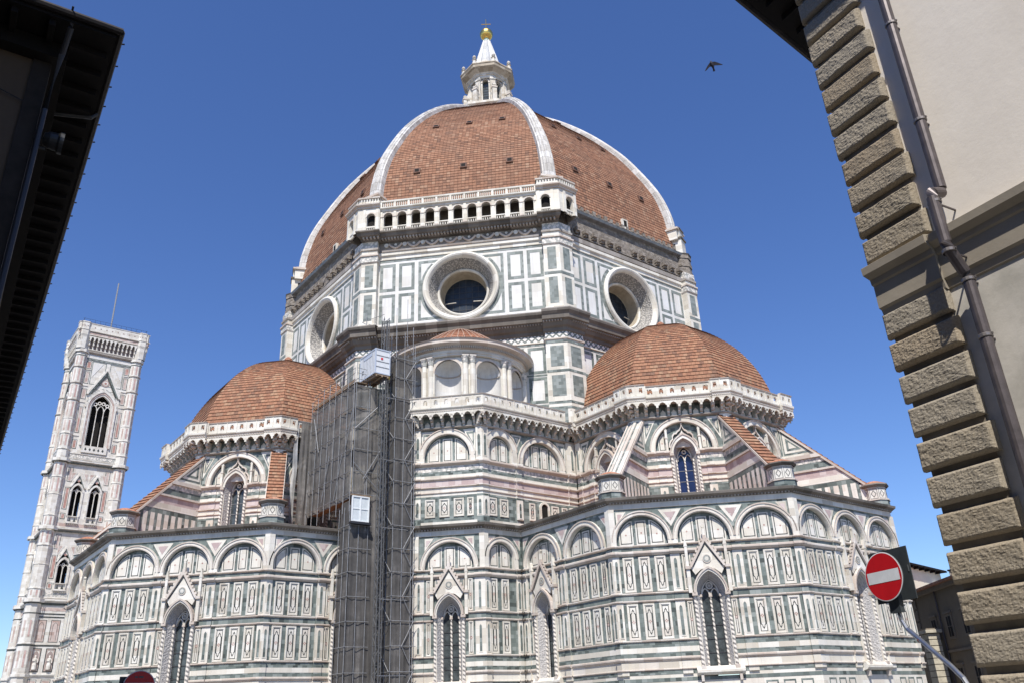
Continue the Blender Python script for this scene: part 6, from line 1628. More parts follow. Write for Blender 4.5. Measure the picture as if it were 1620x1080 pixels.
def tower_buttress():
    mb = MB()
    c = (5.75, 5.75)
    def oc(r0, z0, r1, z1, m): mb.lathe([(r0, z0), (r1, z1)], c, m, 8, smooth=False, ang0=R(22.5))
    def band_(z0, z1, r_, m): mb.lathe([(r_-0.1, z0), (r_, z0+0.08), (r_, z1-0.06), (r_-0.12, z1)], c, m, 8, smooth=False, ang0=R(22.5))
    oc(1.5, 0, 1.42, 27, T_); oc(1.38, 27, 1.32, 41, T_); oc(1.3, 41, 1.27, 55.2, T_); oc(1.2, 55.2, 1.18, 80.2, T_)
    for z0, z1, r_, m in ((6, 6.3, 1.55, T_), (12.8, 13.4, 1.7, T_), (18.3, 18.62, 1.52, 'dark_inlay'), (18.62, 18.9, 1.6, T_), (24.2, 24.45, 1.5, 'dark_inlay'), (26.1, 26.32, 1.7, 'dark_inlay'), (26.3, 27.1, 1.95, T_),
                          (28.8, 29.1, 1.5, T_), (33.5, 33.7, 1.45, T_), (37.2, 37.5, 1.48, T_), (40.4, 41.1, 1.9, T_), (43.2, 43.5, 1.4, T_), (47.6, 47.8, 1.38, T_), (51.2, 51.4, 1.38, T_), (54.4, 54.65, 1.6, 'dark_inlay'), (54.6, 55.3, 1.85, T_),
                          (57.2, 57.5, 1.34, T_), (60.6, 60.9, 1.32, T_), (63.9, 64.1, 1.26, T_), (68.1, 68.4, 1.36, 'grey_cornice'), (72.0, 72.3, 1.36, 'grey_cornice'), (75.8, 76.1, 1.36, 'grey_cornice'), (78.6, 78.8, 1.3, 'pale_green_marble'), (79.4, 80.2, 1.5, T_)):
        band_(z0, z1, r_, m)
    for k in range(8):
        an = R(45*k)
        for z0, z1, r_ in ((61.3, 63.6, 1.19), (64.5, 67.7, 1.19), (68.8, 71.6, 1.19), (72.7, 75.4, 1.19), (76.4, 78.4, 1.19), (48.2, 51.0, 1.285), (51.7, 54.1, 1.285), (37.8, 40.0, 1.33), (41.4, 43.0, 1.31), (58.0, 60.3, 1.2), (27.6, 28.6, 1.38), (20.0, 23.0, 1.47), (14.5, 17.5, 1.47)):
            a_ = r_*math.cos(R(22.5))+0.01
            q = [(c[0]+a_*math.cos(an)-s*math.sin(an), c[1]+a_*math.sin(an)+s*math.cos(an), z) for s, z in ((-0.17, z0), (0.17, z0), (0.17, z1), (-0.17, z1))]
            mb.raw(q, 'tower_pink' if k % 2 else 'red_panel', [(0, z0), (.3, z0), (.3, z1), (0, z1)])
    return mb
tb = part('corner_buttress', tower_buttress(), tow)
def crown_corner():
    mb = MB()
    mb.lathe([(1.2, 80.2), (1.35, 82.8), (1.5, 83.3), (1.5, 84.4), (1.62, 84.5), (1.45, 84.6), (1.45, 86.2), (1.55, 86.25), (1.55, 86.42), (0, 86.42)], (6.1, 6.1), T_, 8, smooth=False, ang0=R(22.5))
    for k in range(8):
        for s in (-0.33, 0.33):
            an = R(45*k); a_ = 1.45*math.cos(R(22.5))+0.012
            mb.raw([(6.1+a_*math.cos(an)-(s+x)*math.sin(an), 6.1+a_*math.sin(an)+(s+x)*math.cos(an), 85.35+z) for x, z in ((-.13, -.13), (.13, -.13), (.13, .13), (-.13, .13))], 'niche_shade', [(0, 0)]*4)
    return mb
tcc = part('crown_corner', crown_corner(), tow)
for a in (90, 180, 270):
    M = Matrix.Rotation(R(a), 4, 'Z')
    copy_part(tf, M); copy_part(tcx, M); copy_part(tb, M); copy_part(tcc, M)
    for o in tws: copy_part(o, M)
fp = MB(); fp.tube([(0, 0.1, 84.5), (0, 0.1, 101.2)], 0.16, 'steel_grey', 6); fp.lathe([(0.3, 84.5), (0.3, 87.2), (0.16, 87.4)], (0, 0.1), 'steel_grey', 8); part('flagpole', fp, tow)
def statue():
    mb = MB()
    mb.lathe([(0.42, 0), (0.40, 0.8), (0.30, 1.3), (0.36, 1.75), (0.30, 2.05), (0.12, 2.15)], (0, 0), T_, 10)
    mb.lathe([(0.0, 2.08), (0.15, 2.15), (0.19, 2.36), (0.12, 2.55), (0, 2.6)], (0, 0), T_, 10)
    mb.tube([(0.05, -0.34, 1.95), (0.22, -0.40, 1.55), (0.34, -0.1, 1.5)], 0.09, T_, 6); mb.tube([(0.05, 0.34, 1.95), (0.2, 0.42, 1.5), (0.3, 0.4, 1.2)], 0.09, T_, 6)
    return mb
st0 = part('niche_statue', statue(), tow, Matrix.Translation((TA+0.18, -3.68, 14.15)))
for y in (-1.23, 1.22, 3.67): copy_part(st0, Matrix.Translation((TA+0.18, y, 14.15)))

# ================================================================== scaffolding, hoist
sc_t = thing('scaffolding', 'tall grey netted scaffolding with pipe rails against the cathedral wall', 'scaffolding', (20, -29, 0))
SO = Vector((20, -29, 0))
def off(p): return (p[0]-20, p[1]+29, p[2])
def net_sheet(mb, a, b, z0, z1, m, amp=0.06, nx=None, nz=None, ztop=None):
    """slack netting between two plan points; ztop: (za, zb) for a sloping top"""
    a, b = Vector((a[0], a[1], 0)), Vector((b[0], b[1], 0)); L = (b-a).length
    nx = nx or max(2, int(L/0.22)); nz = nz or max(2, int((z1-z0)/0.7))
    nn = Vector((b.y-a.y, a.x-b.x, 0)).normalized()
    def P(i, j):
        p = a.lerp(b, i/nx); t = j/nz
        zt = z1 if ztop is None else ztop[0]+(ztop[1]-ztop[0])*i/nx
        z = z0+(zt-z0)*t
        w_ = noise.noise(Vector((p.x*0.9, p.y*0.9, z*0.3)))*amp*1.2 + abs(math.sin(z*math.pi/4.1))*amp*0.35 + noise.noise(Vector((p.x*4.2, p.y*4.2, z*0.12+7)))*amp*1.3
        return off((p.x+nn.x*w_, p.y+nn.y*w_, z))
    for i in range(nx):
        for j in range(nz):
            mb.raw([P(i, j), P(i+1, j), P(i+1, j+1), P(i, j+1)], m, [(i*.22, j*.7), (i*.22+.22, j*.7), (i*.22+.22, j*.7+.7), (i*.22, j*.7+.7)], True)
XS, YS = 20.6, -32.0
XW = 11.4
nb = MB()
net_sheet(nb, (XW, YS), (XS, YS), 20.2, 30.9, 'debris_netting', 0.10)
net_sheet(nb, (XS, YS), (XS, -28.9), 17.2, 30.9, 'debris_netting', 0.08)
net_sheet(nb, (18.7, YS), (XS+0.02, YS-0.02), 0.1, 20.0, 'dark_netting', 0.08)
net_sheet(nb, (XS+0.02, YS), (XS+0.02, -29.1), 0.1, 17.2, 'dark_netting', 0.08)
net_sheet(nb, (18.7, -30.2), (18.7, YS), 0.1, 19.6, 'dark_netting', 0.06)
net_sheet(nb, (XW, -33.2), (XW, YS), 19.6, 29.8, 'debris_netting', 0.12)
net_sheet(nb, (10.75, -33.6), (XW, -33.4), 19.4, 29.6, 'white_netting', 0.15)
part('netting', nb, sc_t)
tn = MB()
TXa, TXb, TYa, TYb = 20.2, 22.15, -28.6, -26.75
net_sheet(tn, (TXb, TYa), (TXb, TYb), 0.1, 34.2, 'dark_netting', 0.08)
net_sheet(tn, (TXa, TYa), (TXb, TYa), 0.1, 34.2, 'dark_netting', 0.08)
part('tower_netting', tn, sc_t)
pp = MB()
def pipe(p, q, r_=0.03, m='steel_grey'): pp.tube([off(p), off(q)], r_, m, 5, cap=False)
# standards of the upper block (stand on the chapel roof), ledgers, braces, guard rails
for i in range(8):
    x = XW+(XS-XW)*i/7
    pipe((x, YS-0.14, 19.0), (x, YS-0.14, 32.6 if i > 1 else 32.0)); pipe((x, YS+1.3, 19.0), (x, YS+1.3, 32.4))
for i in range(3):
    y = YS+1.4*i
    pipe((XS+0.14, y, 17.4), (XS+0.14, y, 33.2 if i < 2 else 36.5))
z = 20.6
while z < 31.5:
    pipe((XW, YS-0.16, z), (XS, YS-0.16, z), 0.024); pipe((XS+0.16, YS, z), (XS+0.16, -28.7, z), 0.024); z += 2.05
for z in (31.5, 32.1, 32.6): pipe((XW, YS-0.1, z-0.1), (XS, YS-0.1, z)); pipe((XW, YS+1.3, z-0.1), (XS, YS+1.3, z)); pipe((XS+0.1, YS, z), (XS+0.1, -29.0, z))
for a, b in (((19.3, YS-0.18, 25.0), (20.6, YS-0.18, 28.6)), ((17.4, YS-0.18, 20.5), (18.7, YS-0.18, 24.6)), ((14.8, YS-0.18, 21), (16.0, YS-0.18, 25.2)), ((13.5, YS-0.18, 26.2), (12.1, YS-0.18, 30.0)),
             ((XS+0.2, YS, 23.4), (XS+0.2, -29.3, 21.0)), ((XS+0.2, -29.4, 24.8), (XS+0.2, -31.0, 22.0)), ((XS+0.2, YS, 26.6), (XS+0.2, -29.2, 29.6))): pipe(a, b, 0.036)
# lower block and tower standards
for x, y in ((18.7, YS), (19.7, YS), (XS, YS), (XS, -31.1), (XS, -30.2)):
    pipe((x+(0.12 if x == XS else 0), y-0.12, 0), (x+(0.12 if x == XS else 0), y-0.12, 19.5))
for x, y in ((TXa, TYa), (TXb, TYa), (TXb, TYb), (TXb, (TYa+TYb)/2), ((TXa+TXb)/2, TYa)):
    pipe((x+0.1, y-0.1, 0), (x+0.1, y-0.1, 37.4 if y > -27.5 else 36.6), 0.032)
for y in (TYb+0.12,):
    for x in (20.9, TXb+0.12): pipe((x, y, 0), (x, y, 35.6), 0.032)
z = 1.8; k = 0
while z < 34.5:
    pipe((TXb+0.14, TYa-0.2, z), (TXb+0.14, TYb+0.45, z), 0.026); pipe((TXa, TYa-0.14, z), (TXb+0.2, TYa-0.14, z), 0.026)
    if z < 19: pipe((18.5, YS-0.16, z), (XS+0.3, YS-0.16, z), 0.024); pipe((XS+0.16, YS-0.2, z), (XS+0.16, -30.0, z), 0.024)
    q = 1 if k % 2 else -1
    pipe((TXb+0.17, (TYa+TYb)/2, z), (TXb+0.17, TYb+0.2, z+2.0), 0.028) if q > 0 else pipe((TXb+0.17, TYb+0.2, z), (TXb+0.17, (TYa+TYb)/2, z+2.0), 0.028)
    pipe((TXa, TYa-0.17, z), (TXb, TYa-0.17, z+2.0), 0.026) if q > 0 else pipe((TXb, TYa-0.17, z), (TXa, TYa-0.17, z+2.0), 0.026)
    if k % 2 == 0: pipe((TXb-0.2, TYb+0.1, z+0.7), (TXb-0.2, TYb+0.55, z+0.7), 0.024)
    z += 2.0; k += 1
# rails over the mid cornice and by the drum corner
for i in range(5):
    pipe((11.5+2.2*i, -26.4, 31.0), (11.5+2.2*i, -26.4, 41.5 if i > 2 else 33.0), 0.028)
for i in range(4):
    x = 10.8+1.1*i; pipe((x+0.3, -27.3+0.4*i, 41.0), (x+0.3, -27.3+0.4*i, 43.3), 0.03)
pipe((11.0, -27.3, 42.3), (14.6, -26.0, 42.3), 0.03)
part('pipe_frame', pp, sc_t)
def board(x0, x1, y0, y1, z): 
    m = MB(); m.cube(x0-20, x1-20, y0+29, y1+29, z-0.05, z, 'plank_wood'); return m
wbu = part('walk_board', board(XW, XS, YS+0.05, YS+1.25, 20.5), sc_t)
for z in (24.6, 28.7, 31.25): copy_part(wbu, Matrix.Translation((0, 0, z-20.5)))
m_ = MB(); m_.cube(XW-20, XS-20, YS+29-0.12, YS+29-0.06, 31.2, 31.45, 'plank_wood'); part('toe_board', m_, sc_t)
wbt = part('walk_board', board(TXa, TXb-0.05, TYa+0.05, TYb, 3.8), sc_t)
for k in range(1, 16): copy_part(wbt, Matrix.Translation((0, 0, 2.0*k)))
wbl = part('walk_board', board(18.75, XS-0.05, YS+0.05, -30.2, 3.8), sc_t)
for k in range(1, 4): copy_part(wbl, Matrix.Translation((0, 0, 4.0*k)))
ga_ = MB()
def gate():
    x = XS+0.22-20
    mb = MB(x)
    y0, y1, z0, z1 = -32.05+29, -30.35+29, 18.1, 20.35
    mb.frame(y0, y1, z0, z1, 0.1, 0, 0.12, 'gate_white'); mb.box((y0+y1)/2-0.06, (y0+y1)/2+0.06, z0+.1, z1-.1, 0, 0.11, 'gate_white')
    for a, b in ((y0+.1, (y0+y1)/2-.06), ((y0+y1)/2+.06, y1-.1)):
        mb.box(a, b, z0+0.1, z1-0.1, 0, 0.05, 'gate_panel'); mb.box(a, b, (z0+z1)/2-0.04, (z0+z1)/2+0.04, 0.05, 0.09, 'gate_white')
    mb.box(y0-.1, y1+.1, z0-0.25, z0-0.05, -0.2, 0.35, 'dark_metal'); mb.box(y0-0.1, y1+0.15, z1+0.02, z1+0.14, -0.1, 0.1, 'plank_wood')
    return mb
part('landing_gate', gate(), sc_t)
# hoist mast: three chords with lacing
hm = thing('hoist_mast', 'slim grey lattice mast of the builders hoist between two netted scaffolding bays', 'hoist mast', (21.9, -29.75, 0))
mm_ = MB(); tri_ = [(-0.26, -0.26), (-0.26, 0.26), (0.24, -0.26), (0.24, 0.26)]
for x, y in tri_: mm_.tube([(x, y, 0), (x, y, 37.6)], 0.045, 'mast_grey', 5)
z = 0.3; k = 0
while z < 37.2:
    for (i, j) in ((0, 1), (0, 2), (2, 3), (1, 3)):
        a, b = (tri_[i], tri_[j]) if k % 2 else (tri_[j], tri_[i])
        mm_.tube([(a[0], a[1], z), (b[0], b[1], z+0.75)], 0.026, 'mast_grey', 4, cap=False); mm_.tube([(a[0], a[1], z), (b[0], b[1], z)], 0.022, 'mast_grey', 4, cap=False)
    z += 0.75; k += 1
part('lattice', mm_, hm)
rk = MB(); rk.cube(0.26, 0.34, -0.05, 0.05, 0, 37.4, 'mast_grey'); part('rack', rk, hm)
ti = MB(); ti.tube([(0.3, -0.1, 0), (0.3, 2.6, 0)], 0.035, 'galvanised', 5); ti.tube([(0.3, 0.3, -.1), (-1.0, 1.2, -.1)], 0.03, 'galvanised', 5)
tio = part('wall_tie', ti, hm, Matrix.Translation((0, 0, 5.5)))
for z in (11.5, 17.5, 23.6, 29.6): copy_part(tio, Matrix.Translation((0, 0, z)))
# cabin
hc = thing('hoist_cabin', 'pale grey boxy hoist cabin at the top of the lattice mast', 'hoist cabin', (20.95, -30.25, 31.7))
def cabin():
    X0, X1, Y0, Y1, H_ = -1.5, 1.45, -0.75, 0.75, 2.45
    b = MB(); b.cube(X0, X1, Y0, Y1, 0.12, H_, 'cabin_grey'); part('body', b, hc)
    f = MB()
    for x in (X0, X1):
        for y in (Y0, Y1): f.cube(x-0.05, x+0.05, y-0.05, y+0.05, 0.0, H_+0.06, 'cabin_frame')
    for z in (0.06, H_):
        for y in (Y0, Y1): f.cube(X0+.05, X1-.05, y-0.045, y+0.045, z-0.06, z+0.05, 'cabin_frame')
        for x in (X0, X1): f.cube(x-0.045, x+0.045, Y0+.05, Y1-.05, z-0.06, z+0.05, 'cabin_frame')
    part('edge_frame', f, hc)
    r = MB()
    for z in (0.7, 1.25, 1.85):
        r.cube(X1, X1+0.03, Y0+0.05, Y1-0.05, z-0.03, z+0.03, 'steel_grey')
    for i in range(9): r.cube(X0+0.2+i*0.3, X0+0.24+i*0.3, Y0-0.02, Y0, 0.2, H_-0.15, 'steel_grey')
    part('ribs', r, hc)
    u = MB()
    for i in range(8): u.cube(X0+0.1+0.4*i-0.05, X0+0.1+0.4*i+0.05, Y0, Y1, -0.14, 0.02, 'timber_floor')
    for y in (Y0+0.15, 0, Y1-0.15): u.cube(X0, X1, y-0.06, y+0.06, -0.26, -0.14, 'timber_floor')
    part('floor_frame', u, hc)
    s = MB(); s.cube(X0+0.6, X1-0.7, Y0-0.03, Y0-0.01, 1.95, 2.22, 'cabin_frame'); part('name_strip', s, hc)
    s = MB(); s.cube(X1+0.005, X1+0.035, -0.18, 0.02, 1.45, 1.66, 'red_paint'); part('warning_plate', s, hc)
    s = MB(); s.cube(X0+0.42, X0+0.62, Y0-0.03, Y0-0.005, 0.85, 1.0, 'dark_metal'); s.cube(X0+0.42, X0+0.62, Y0-0.03, Y0-0.005, 0.6, 0.75, 'dark_metal'); part('notice', s, hc)
    s = MB(); s.cube(0.75, 1.1, 0.75, 1.0, -0.15, 0.2, 'yellow_paint'); part('drive_unit', s, hc)
cabin()

# ================================================================== rusticated corner building on the right
WD = -8.7
rb0 = thing('corner_palazzo', 'cream plastered building with rough sandstone quoins and a brown drainpipe', 'building', (80.357, -52.112, 0), R(WD))
# local frame: x along the street wall (towards the camera side), y into the building, outward = -y
def RW(): return MB()
EZ = 16.3
wb = MB()
WLEN, WDEP = 34.0, 22.0
sk = math.tan(R(94-81.3-0))   # side wall leans off square: direction 94 deg against the street wall's normal
def side_x(y): return -y*math.tan(R(94-(90+WD)))
cx_ = lambda z: 0.27-0.0225*z      # the old corner leans back slightly
wb.raw([(cx_(8.42), 0, 8.42), (WLEN, 0, 8.42), (WLEN, 0, EZ), (cx_(EZ), 0, EZ)], 'cream_plaster', [(0, 8), (WLEN, 8), (WLEN, EZ), (0, EZ)])
wb.raw([(cx_(0), 0, 0), (WLEN, 0, 0), (WLEN, 0, 8.42), (cx_(8.42), 0, 8.42)], 'weathered_render', [(0, 0), (WLEN, 0), (WLEN, 8), (0, 8)])
wb.raw([(cx_(0), 0, 0), (cx_(EZ), 0, EZ), (side_x(WDEP)+cx_(EZ), WDEP, EZ), (side_x(WDEP)+cx_(0), WDEP, 0)], 'cream_plaster', [(0, 0), (0, EZ), (WDEP, EZ), (WDEP, 0)])
wb.raw([(WLEN, 0, 0), (WLEN, WDEP, 0), (WLEN, WDEP, EZ), (WLEN, 0, EZ)], 'cream_plaster', [(0, 0), (WDEP, 0), (WDEP, EZ), (0, EZ)])
wb.raw([(side_x(WDEP), WDEP, 0), (side_x(WDEP), WDEP, EZ), (WLEN, WDEP, EZ), (WLEN, WDEP, 0)], 'cream_plaster', [(0, 0), (0, EZ), (WLEN, EZ), (WLEN, 0)])
part('wall', wb, rb0)
# quoins: rough, cushion-faced blocks wrapping the corner
def quoin(seed, w_=1.12, hgt=0.455, dep=0.13, side=0.85):
    mb = MB()
    random.seed(seed)
    nx, nz = 64, 24
    def fr(x, z):
        ex = min(x+0.0, w_-x); ez = min(z, hgt-z)
        e = min(1, min(ex, ez)/0.06); e = e*(2-e)
        v = Vector((x*7+seed*9, z*7, seed*3.1))
        return dep*(0.35+0.65*e) + e*(noise.noise(v)*0.009 + noise.noise(v*2.6)*0.006 + noise.noise(v*5.7)*0.008 + noise.noise(v*0.4)*0.012)
    xo = lambda i: w_*i/nx
    zo = lambda j: hgt*j/nz
    P = {}
    for i in range(nx+1):
        for j in range(nz+1):
            x, z = xo(i), zo(j)
            P[i, j] = (x-dep if i == 0 else (x-dep+ (x/w_)*dep), -fr(x, z), z)
    for i in range(nx):
        for j in range(nz):
            mb.raw([P[i, j], P[i+1, j], P[i+1, j+1], P[i, j+1]], 'quoin_sandstone', [(xo(i), zo(j))]*4, True)
    # back edges
    for i in range(nx):
        for j, s in ((0, 1), (nz, -1)):
            a, b = P[i, j], P[i+1, j]; mb.raw([(a[0], 0.02, a[2]), (b[0], 0.02, b[2]), b, a][::s], 'quoin_sandstone', [(0, 0)]*4)
    for j in range(nz):
        a, b = P[nx, j], P[nx, j+1]; mb.raw([a, (a[0], 0.02, a[2]), (b[0], 0.02, b[2]), b], 'quoin_sandstone', [(0, 0)]*4)
    # return face on the side wall
    ny = 26
    Q = {}
    for i in range(ny+1):
        for j in range(nz+1):
            y, z = side*i/ny, zo(j)
            ex = min(y+0.02, side-y); ez = min(z, hgt-z); e = min(1, max(0, min(ex, ez))/0.055); e = e*(2-e)
            d = dep*(0.35+0.65*e)+e*noise.noise(Vector((y*9, z*9, seed*5.7)))*0.03
            yy = y-fr(0, z) + (0 if i else 0)
            Q[i, j] = (-d if i else P[0, j][0], yy if i else P[0, j][1], z)
    for i in range(ny):
        for j in range(nz): mb.raw([Q[i, j+1], Q[i+1, j+1], Q[i+1, j], Q[i, j]], 'quoin_sandstone', [(0, 0)]*4, True)
    for i in range(ny):
        for j, s in ((0, -1), (nz, 1)):
            a, b = Q[i, j], Q[i+1, j]; mb.raw([(0.02, a[1], a[2]), (0.02, b[1], b[2]), b, a][::s], 'quoin_sandstone', [(0, 0)]*4)
    return mb
qm = [quoin(i+1).mesh('quoin_block') for i in range(4)]
bk = MB()
for (za, zb) in ((0.0, EZ),):
    a, b2 = cx_(za)-0.02, cx_(zb)-0.02
    for q in ([(a, -0.03, za), (a+1.06, -0.03, za), (b2+1.06, -0.03, zb), (b2, -0.03, zb)], [(a, 0.8, za), (a, -0.03, za), (b2, -0.03, zb), (b2, 0.8, zb)]): bk.raw(q, 'quoin_joint', [(0, 0)]*4)
part('quoin_backing', bk, rb0)
zq = 13.64 + 3*0.565; i = 0
tops = []
while zq > 8.5: tops.append(zq); zq -= 0.565
zq = 7.16-0.0
while zq > -0.3: tops.append(zq); zq -= 0.558
for k, z in enumerate(tops):
    low = z < 8
    o = part('quoin_block', qm[k % 4], rb0, Matrix.Translation((cx_(z), 0.0, z)) @ Matrix.Diagonal((0.98 + 0.03*math.sin(k*2.7), 1.0+0.12*math.sin(k*1.9), 1.0+0.025*math.sin(k*3.3), 1)))
# string course
sm_ = MB()
pr_ = [(0, 7.52), (0.03, 7.54), (0.05, 7.66), (0.09, 7.70), (0.09, 8.10), (0.12, 8.13), (0.13, 8.22), (0.24, 8.30), (0.25, 8.43), (0.22, 8.45), (0, 8.50)]
def runx(x0, x1, pr, m, e=0.0):
    for (d0, z0), (d1, z1) in zip(pr, pr[1:]): sm_.raw([(x0, -d0-e, z0), (x1, -d0-e, z0), (x1, -d1-e, z1), (x0, -d1-e, z1)], m, [(x0, z0), (x1, z0), (x1, z1), (x0, z1)])
    for x in (x0, x1): sm_.raw([(x, -d-e, z) for d, z in pr] + [(x, 0, pr[-1][1]), (x, 0, pr[0][1])], m, [(0, 0)]*(len(pr)+2))
runx(1.2, WLEN, pr_, 'string_stone'); runx(0.06, 1.2, pr_, 'string_stone', 0.07)
for (d0, z0), (d1, z1) in zip(pr_, pr_[1:]):
    sm_.raw([(0.06-d0*.3, -0.07-d0, z0), (0.06-d0*.3, 20, z0), (0.06-d1*.3, 20, z1), (0.06-d1*.3, -0.07-d1, z1)], 'string_stone', [(0, 0)]*4)
    sm_.raw([(0.06-d0*.3, -0.07-d0, z0), (0.06, -0.07-d0, z0), (0.06, -0.07-d1, z1), (0.06-d1*.3, -0.07-d1, z1)], 'string_stone', [(0, 0)]*4)
part('string_course', sm_, rb0)
dp = MB()
PX = 1.63
dp.tube([(PX, -0.22, EZ-0.1), (PX, -0.22, 9.06), (PX, -0.24, 8.98), (PX, -0.50, 8.9), (PX, -0.52, 8.8), (PX, -0.52, 8.0), (PX, -0.50, 7.9), (PX, -0.26, 7.55), (PX, -0.22, 7.45), (PX, -0.22, 0.3)], 0.088, 'drainpipe_brown', 14)
dpo = part('drainpipe', dp, rb0)
def clamp(y):
    m = MB(); m.lathe([(0.095, -0.03), (0.104, -0.02), (0.104, 0.02), (0.095, 0.03)], (PX, y), 'pipe_ring', 14); m.cube(PX-0.012, PX+0.012, y, 0.0, -0.012, 0.012, 'drainpipe_brown')
    m.cube(PX+0.08, PX+0.12, y-0.015, y+0.015, 0.0, 0.025, 'pipe_ring'); return m
clm = {y: clamp(y).mesh('clamp') for y in (-.22, -.5)}
for z, y in ((14.6, -.22), (12.5, -.22), (10.4, -.22), (8.72, -.5), (7.85, -0.5), (7.42, -.22), (6.5, -.22), (4.2, -.22)): part('clamp', clm[y], dpo, Matrix.Translation((0, 0, z)))
# roof with deep timber eaves
rf = MB()
ov, ovw = 0.95, 1.32
def eaves_box(mb, x0, x1, y0, y1, z):
    mb.cube(x0, x1, y0, y1, z, z+0.12, 'eave_timber')
rf.raw([(-ovw, -ov, EZ), (WLEN, -ov, EZ), (WLEN, WDEP, EZ), (side_x(WDEP)-ovw, WDEP, EZ)], 'eave_timber', [(0, 0)]*4)
rf.raw([(-ovw, -ov, EZ+0.3), (WLEN, -ov, EZ+0.3), (WLEN, 10, EZ+3.5), (6, 10, EZ+3.5)], 'roof_tiles', [(0, 0), (36, 0), (36, 12), (7, 12)])
rf.raw([(-ovw, -ov, EZ+0.3), (6, 10, EZ+3.5), (6, WDEP, EZ+3.5), (side_x(WDEP)-ovw, WDEP, EZ+0.3)], 'roof_tiles', [(0, 0), (11, 8), (22, 8), (22, 0)])
rf.raw([(-ovw, -ov, EZ), (WLEN, -ov, EZ), (WLEN, -ov, EZ+0.3), (-ovw, -ov, EZ+0.3)], 'eave_timber', [(0, 0)]*4)
rf.raw([(-ovw, -ov, EZ), (-ovw, -ov, EZ+0.3), (side_x(WDEP)-ovw, WDEP, EZ+0.3), (side_x(WDEP)-ovw, WDEP, EZ)], 'eave_timber', [(0, 0)]*4)
ro = part('roof', rf, rb0)
m_ = MB(); m_.cube(-ovw+0.08, 0, -0.06, 0.06, EZ-0.16, EZ-0.004, 'eave_timber'); rtm = m_.mesh('rafter_end')
for i in range(36): part('rafter_end', rtm, ro, Matrix.Translation((side_x(-0.6+0.62*i), -0.6+0.62*i, 0)))
m_ = MB(); m_.cube(-0.06, 0.06, -ov+0.05, 0, EZ-0.16, EZ-0.004, 'eave_timber'); rtm = m_.mesh('rafter_end')
for i in range(50): part('rafter_end', rtm, ro, Matrix.Translation((0.2+0.66*i, 0, 0)))
gt = MB()
gp = [(-ovw-0.08, -ov-0.1, EZ+0.12), (side_x(WDEP)-ovw-0.08, WDEP, EZ+0.12)]
gt.tube(gp, 0.10, 'copper_gutter', 8)
for i in range(26):
    y = -0.7+0.85*i; x = side_x(y)-ovw-0.16; gt.tube([(x+0.05, y, EZ+0.16), (x-0.07, y, EZ+0.2)], 0.02, 'copper_gutter', 4)
gt.tube([(-ovw-0.08, -ov-0.08, EZ+0.12), (WLEN, -ov-0.08, EZ+0.12)], 0.10, 'copper_gutter', 8)
part('gutter', gt, ro)

# ================================================================== dark house on the left
LX, LY = 69.35, -64.0          # north-east wall corner
lh = thing('eaved_house', 'shadowed plaster house with a dark overhanging timber roof at the street corner', 'building', (LX, LY, 0), R(-4))
LEZ = 15.6
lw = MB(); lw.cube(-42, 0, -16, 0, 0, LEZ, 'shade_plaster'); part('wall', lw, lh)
lf = MB()
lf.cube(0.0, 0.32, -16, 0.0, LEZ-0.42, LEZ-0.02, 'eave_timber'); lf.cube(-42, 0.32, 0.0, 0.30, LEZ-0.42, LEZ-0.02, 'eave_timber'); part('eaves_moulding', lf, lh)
cq = MB(); cq.cube(-0.32, 0.05, -0.30, 0.05, 0, LEZ-0.42, 'corner_strip'); part('corner_strip', cq, lh)
LE, LN = 1.08, 1.12            # overhang east, north
lr = MB()
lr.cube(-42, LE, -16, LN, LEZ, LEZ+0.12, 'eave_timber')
lr.raw([(-42, LN, LEZ+0.3), (LE, LN, LEZ+0.3), (-6, -7, LEZ+3.4), (-42, -7, LEZ+3.4)], 'roof_tiles', [(0, 0), (43, 0), (36, 8), (0, 8)])
lr.raw([(LE, LN, LEZ+0.3), (LE, -16, LEZ+0.3), (-6, -16, LEZ+3.4), (-6, -7, LEZ+3.4)], 'roof_tiles', [(0, 0), (17, 0), (17, 8), (8, 8)])
lr.raw([(-42, LN, LEZ+0.12), (LE, LN, LEZ+0.12), (LE, LN, LEZ+0.3), (-42, LN, LEZ+0.3)], 'eave_timber', [(0, 0)]*4)
lr.raw([(LE, LN, LEZ+0.12), (LE, -16, LEZ+0.12), (LE, -16, LEZ+0.3), (LE, LN, LEZ+0.3)], 'eave_timber', [(0, 0)]*4)
lro = part('roof', lr, lh)
m_ = MB(); m_.cube(-0.06, 0.06, 0.3, LN-0.1, LEZ-0.15, LEZ-0.004, 'eave_timber'); rtm = m_.mesh('rafter_end')
for i in range(60): part('rafter_end', rtm, lro, Matrix.Translation((0.45-0.7*i, 0, 0)))
m_ = MB(); m_.cube(0.32, LE-0.1, -0.06, 0.06, LEZ-0.15, LEZ-0.004, 'eave_timber'); rtm = m_.mesh('rafter_end')
for i in range(22): part('rafter_end', rtm, lro, Matrix.Translation((0, -0.1-0.7*i, 0)))
lg = MB()
lg.tube([(-42, LN+0.06, LEZ+0.16), (LE+0.06, LN+0.06, LEZ+0.16)], 0.085, 'copper_gutter', 8); lg.tube([(LE+0.06, LN+0.1, LEZ+0.16), (LE+0.06, -16, LEZ+0.16)], 0.085, 'copper_gutter', 8)
for i in range(52):
    x = 0.7-0.8*i; lg.tube([(x, LN+0.1, LEZ+0.2), (x, LN+0.2, LEZ+0.24)], 0.022, 'copper_gutter', 4)
for i in range(18):
    y = 0.2-0.9*i; lg.tube([(LE+0.1, y, LEZ+0.2), (LE+0.2, y, LEZ+0.26)], 0.022, 'copper_gutter', 4)
part('gutter', lg, lro)
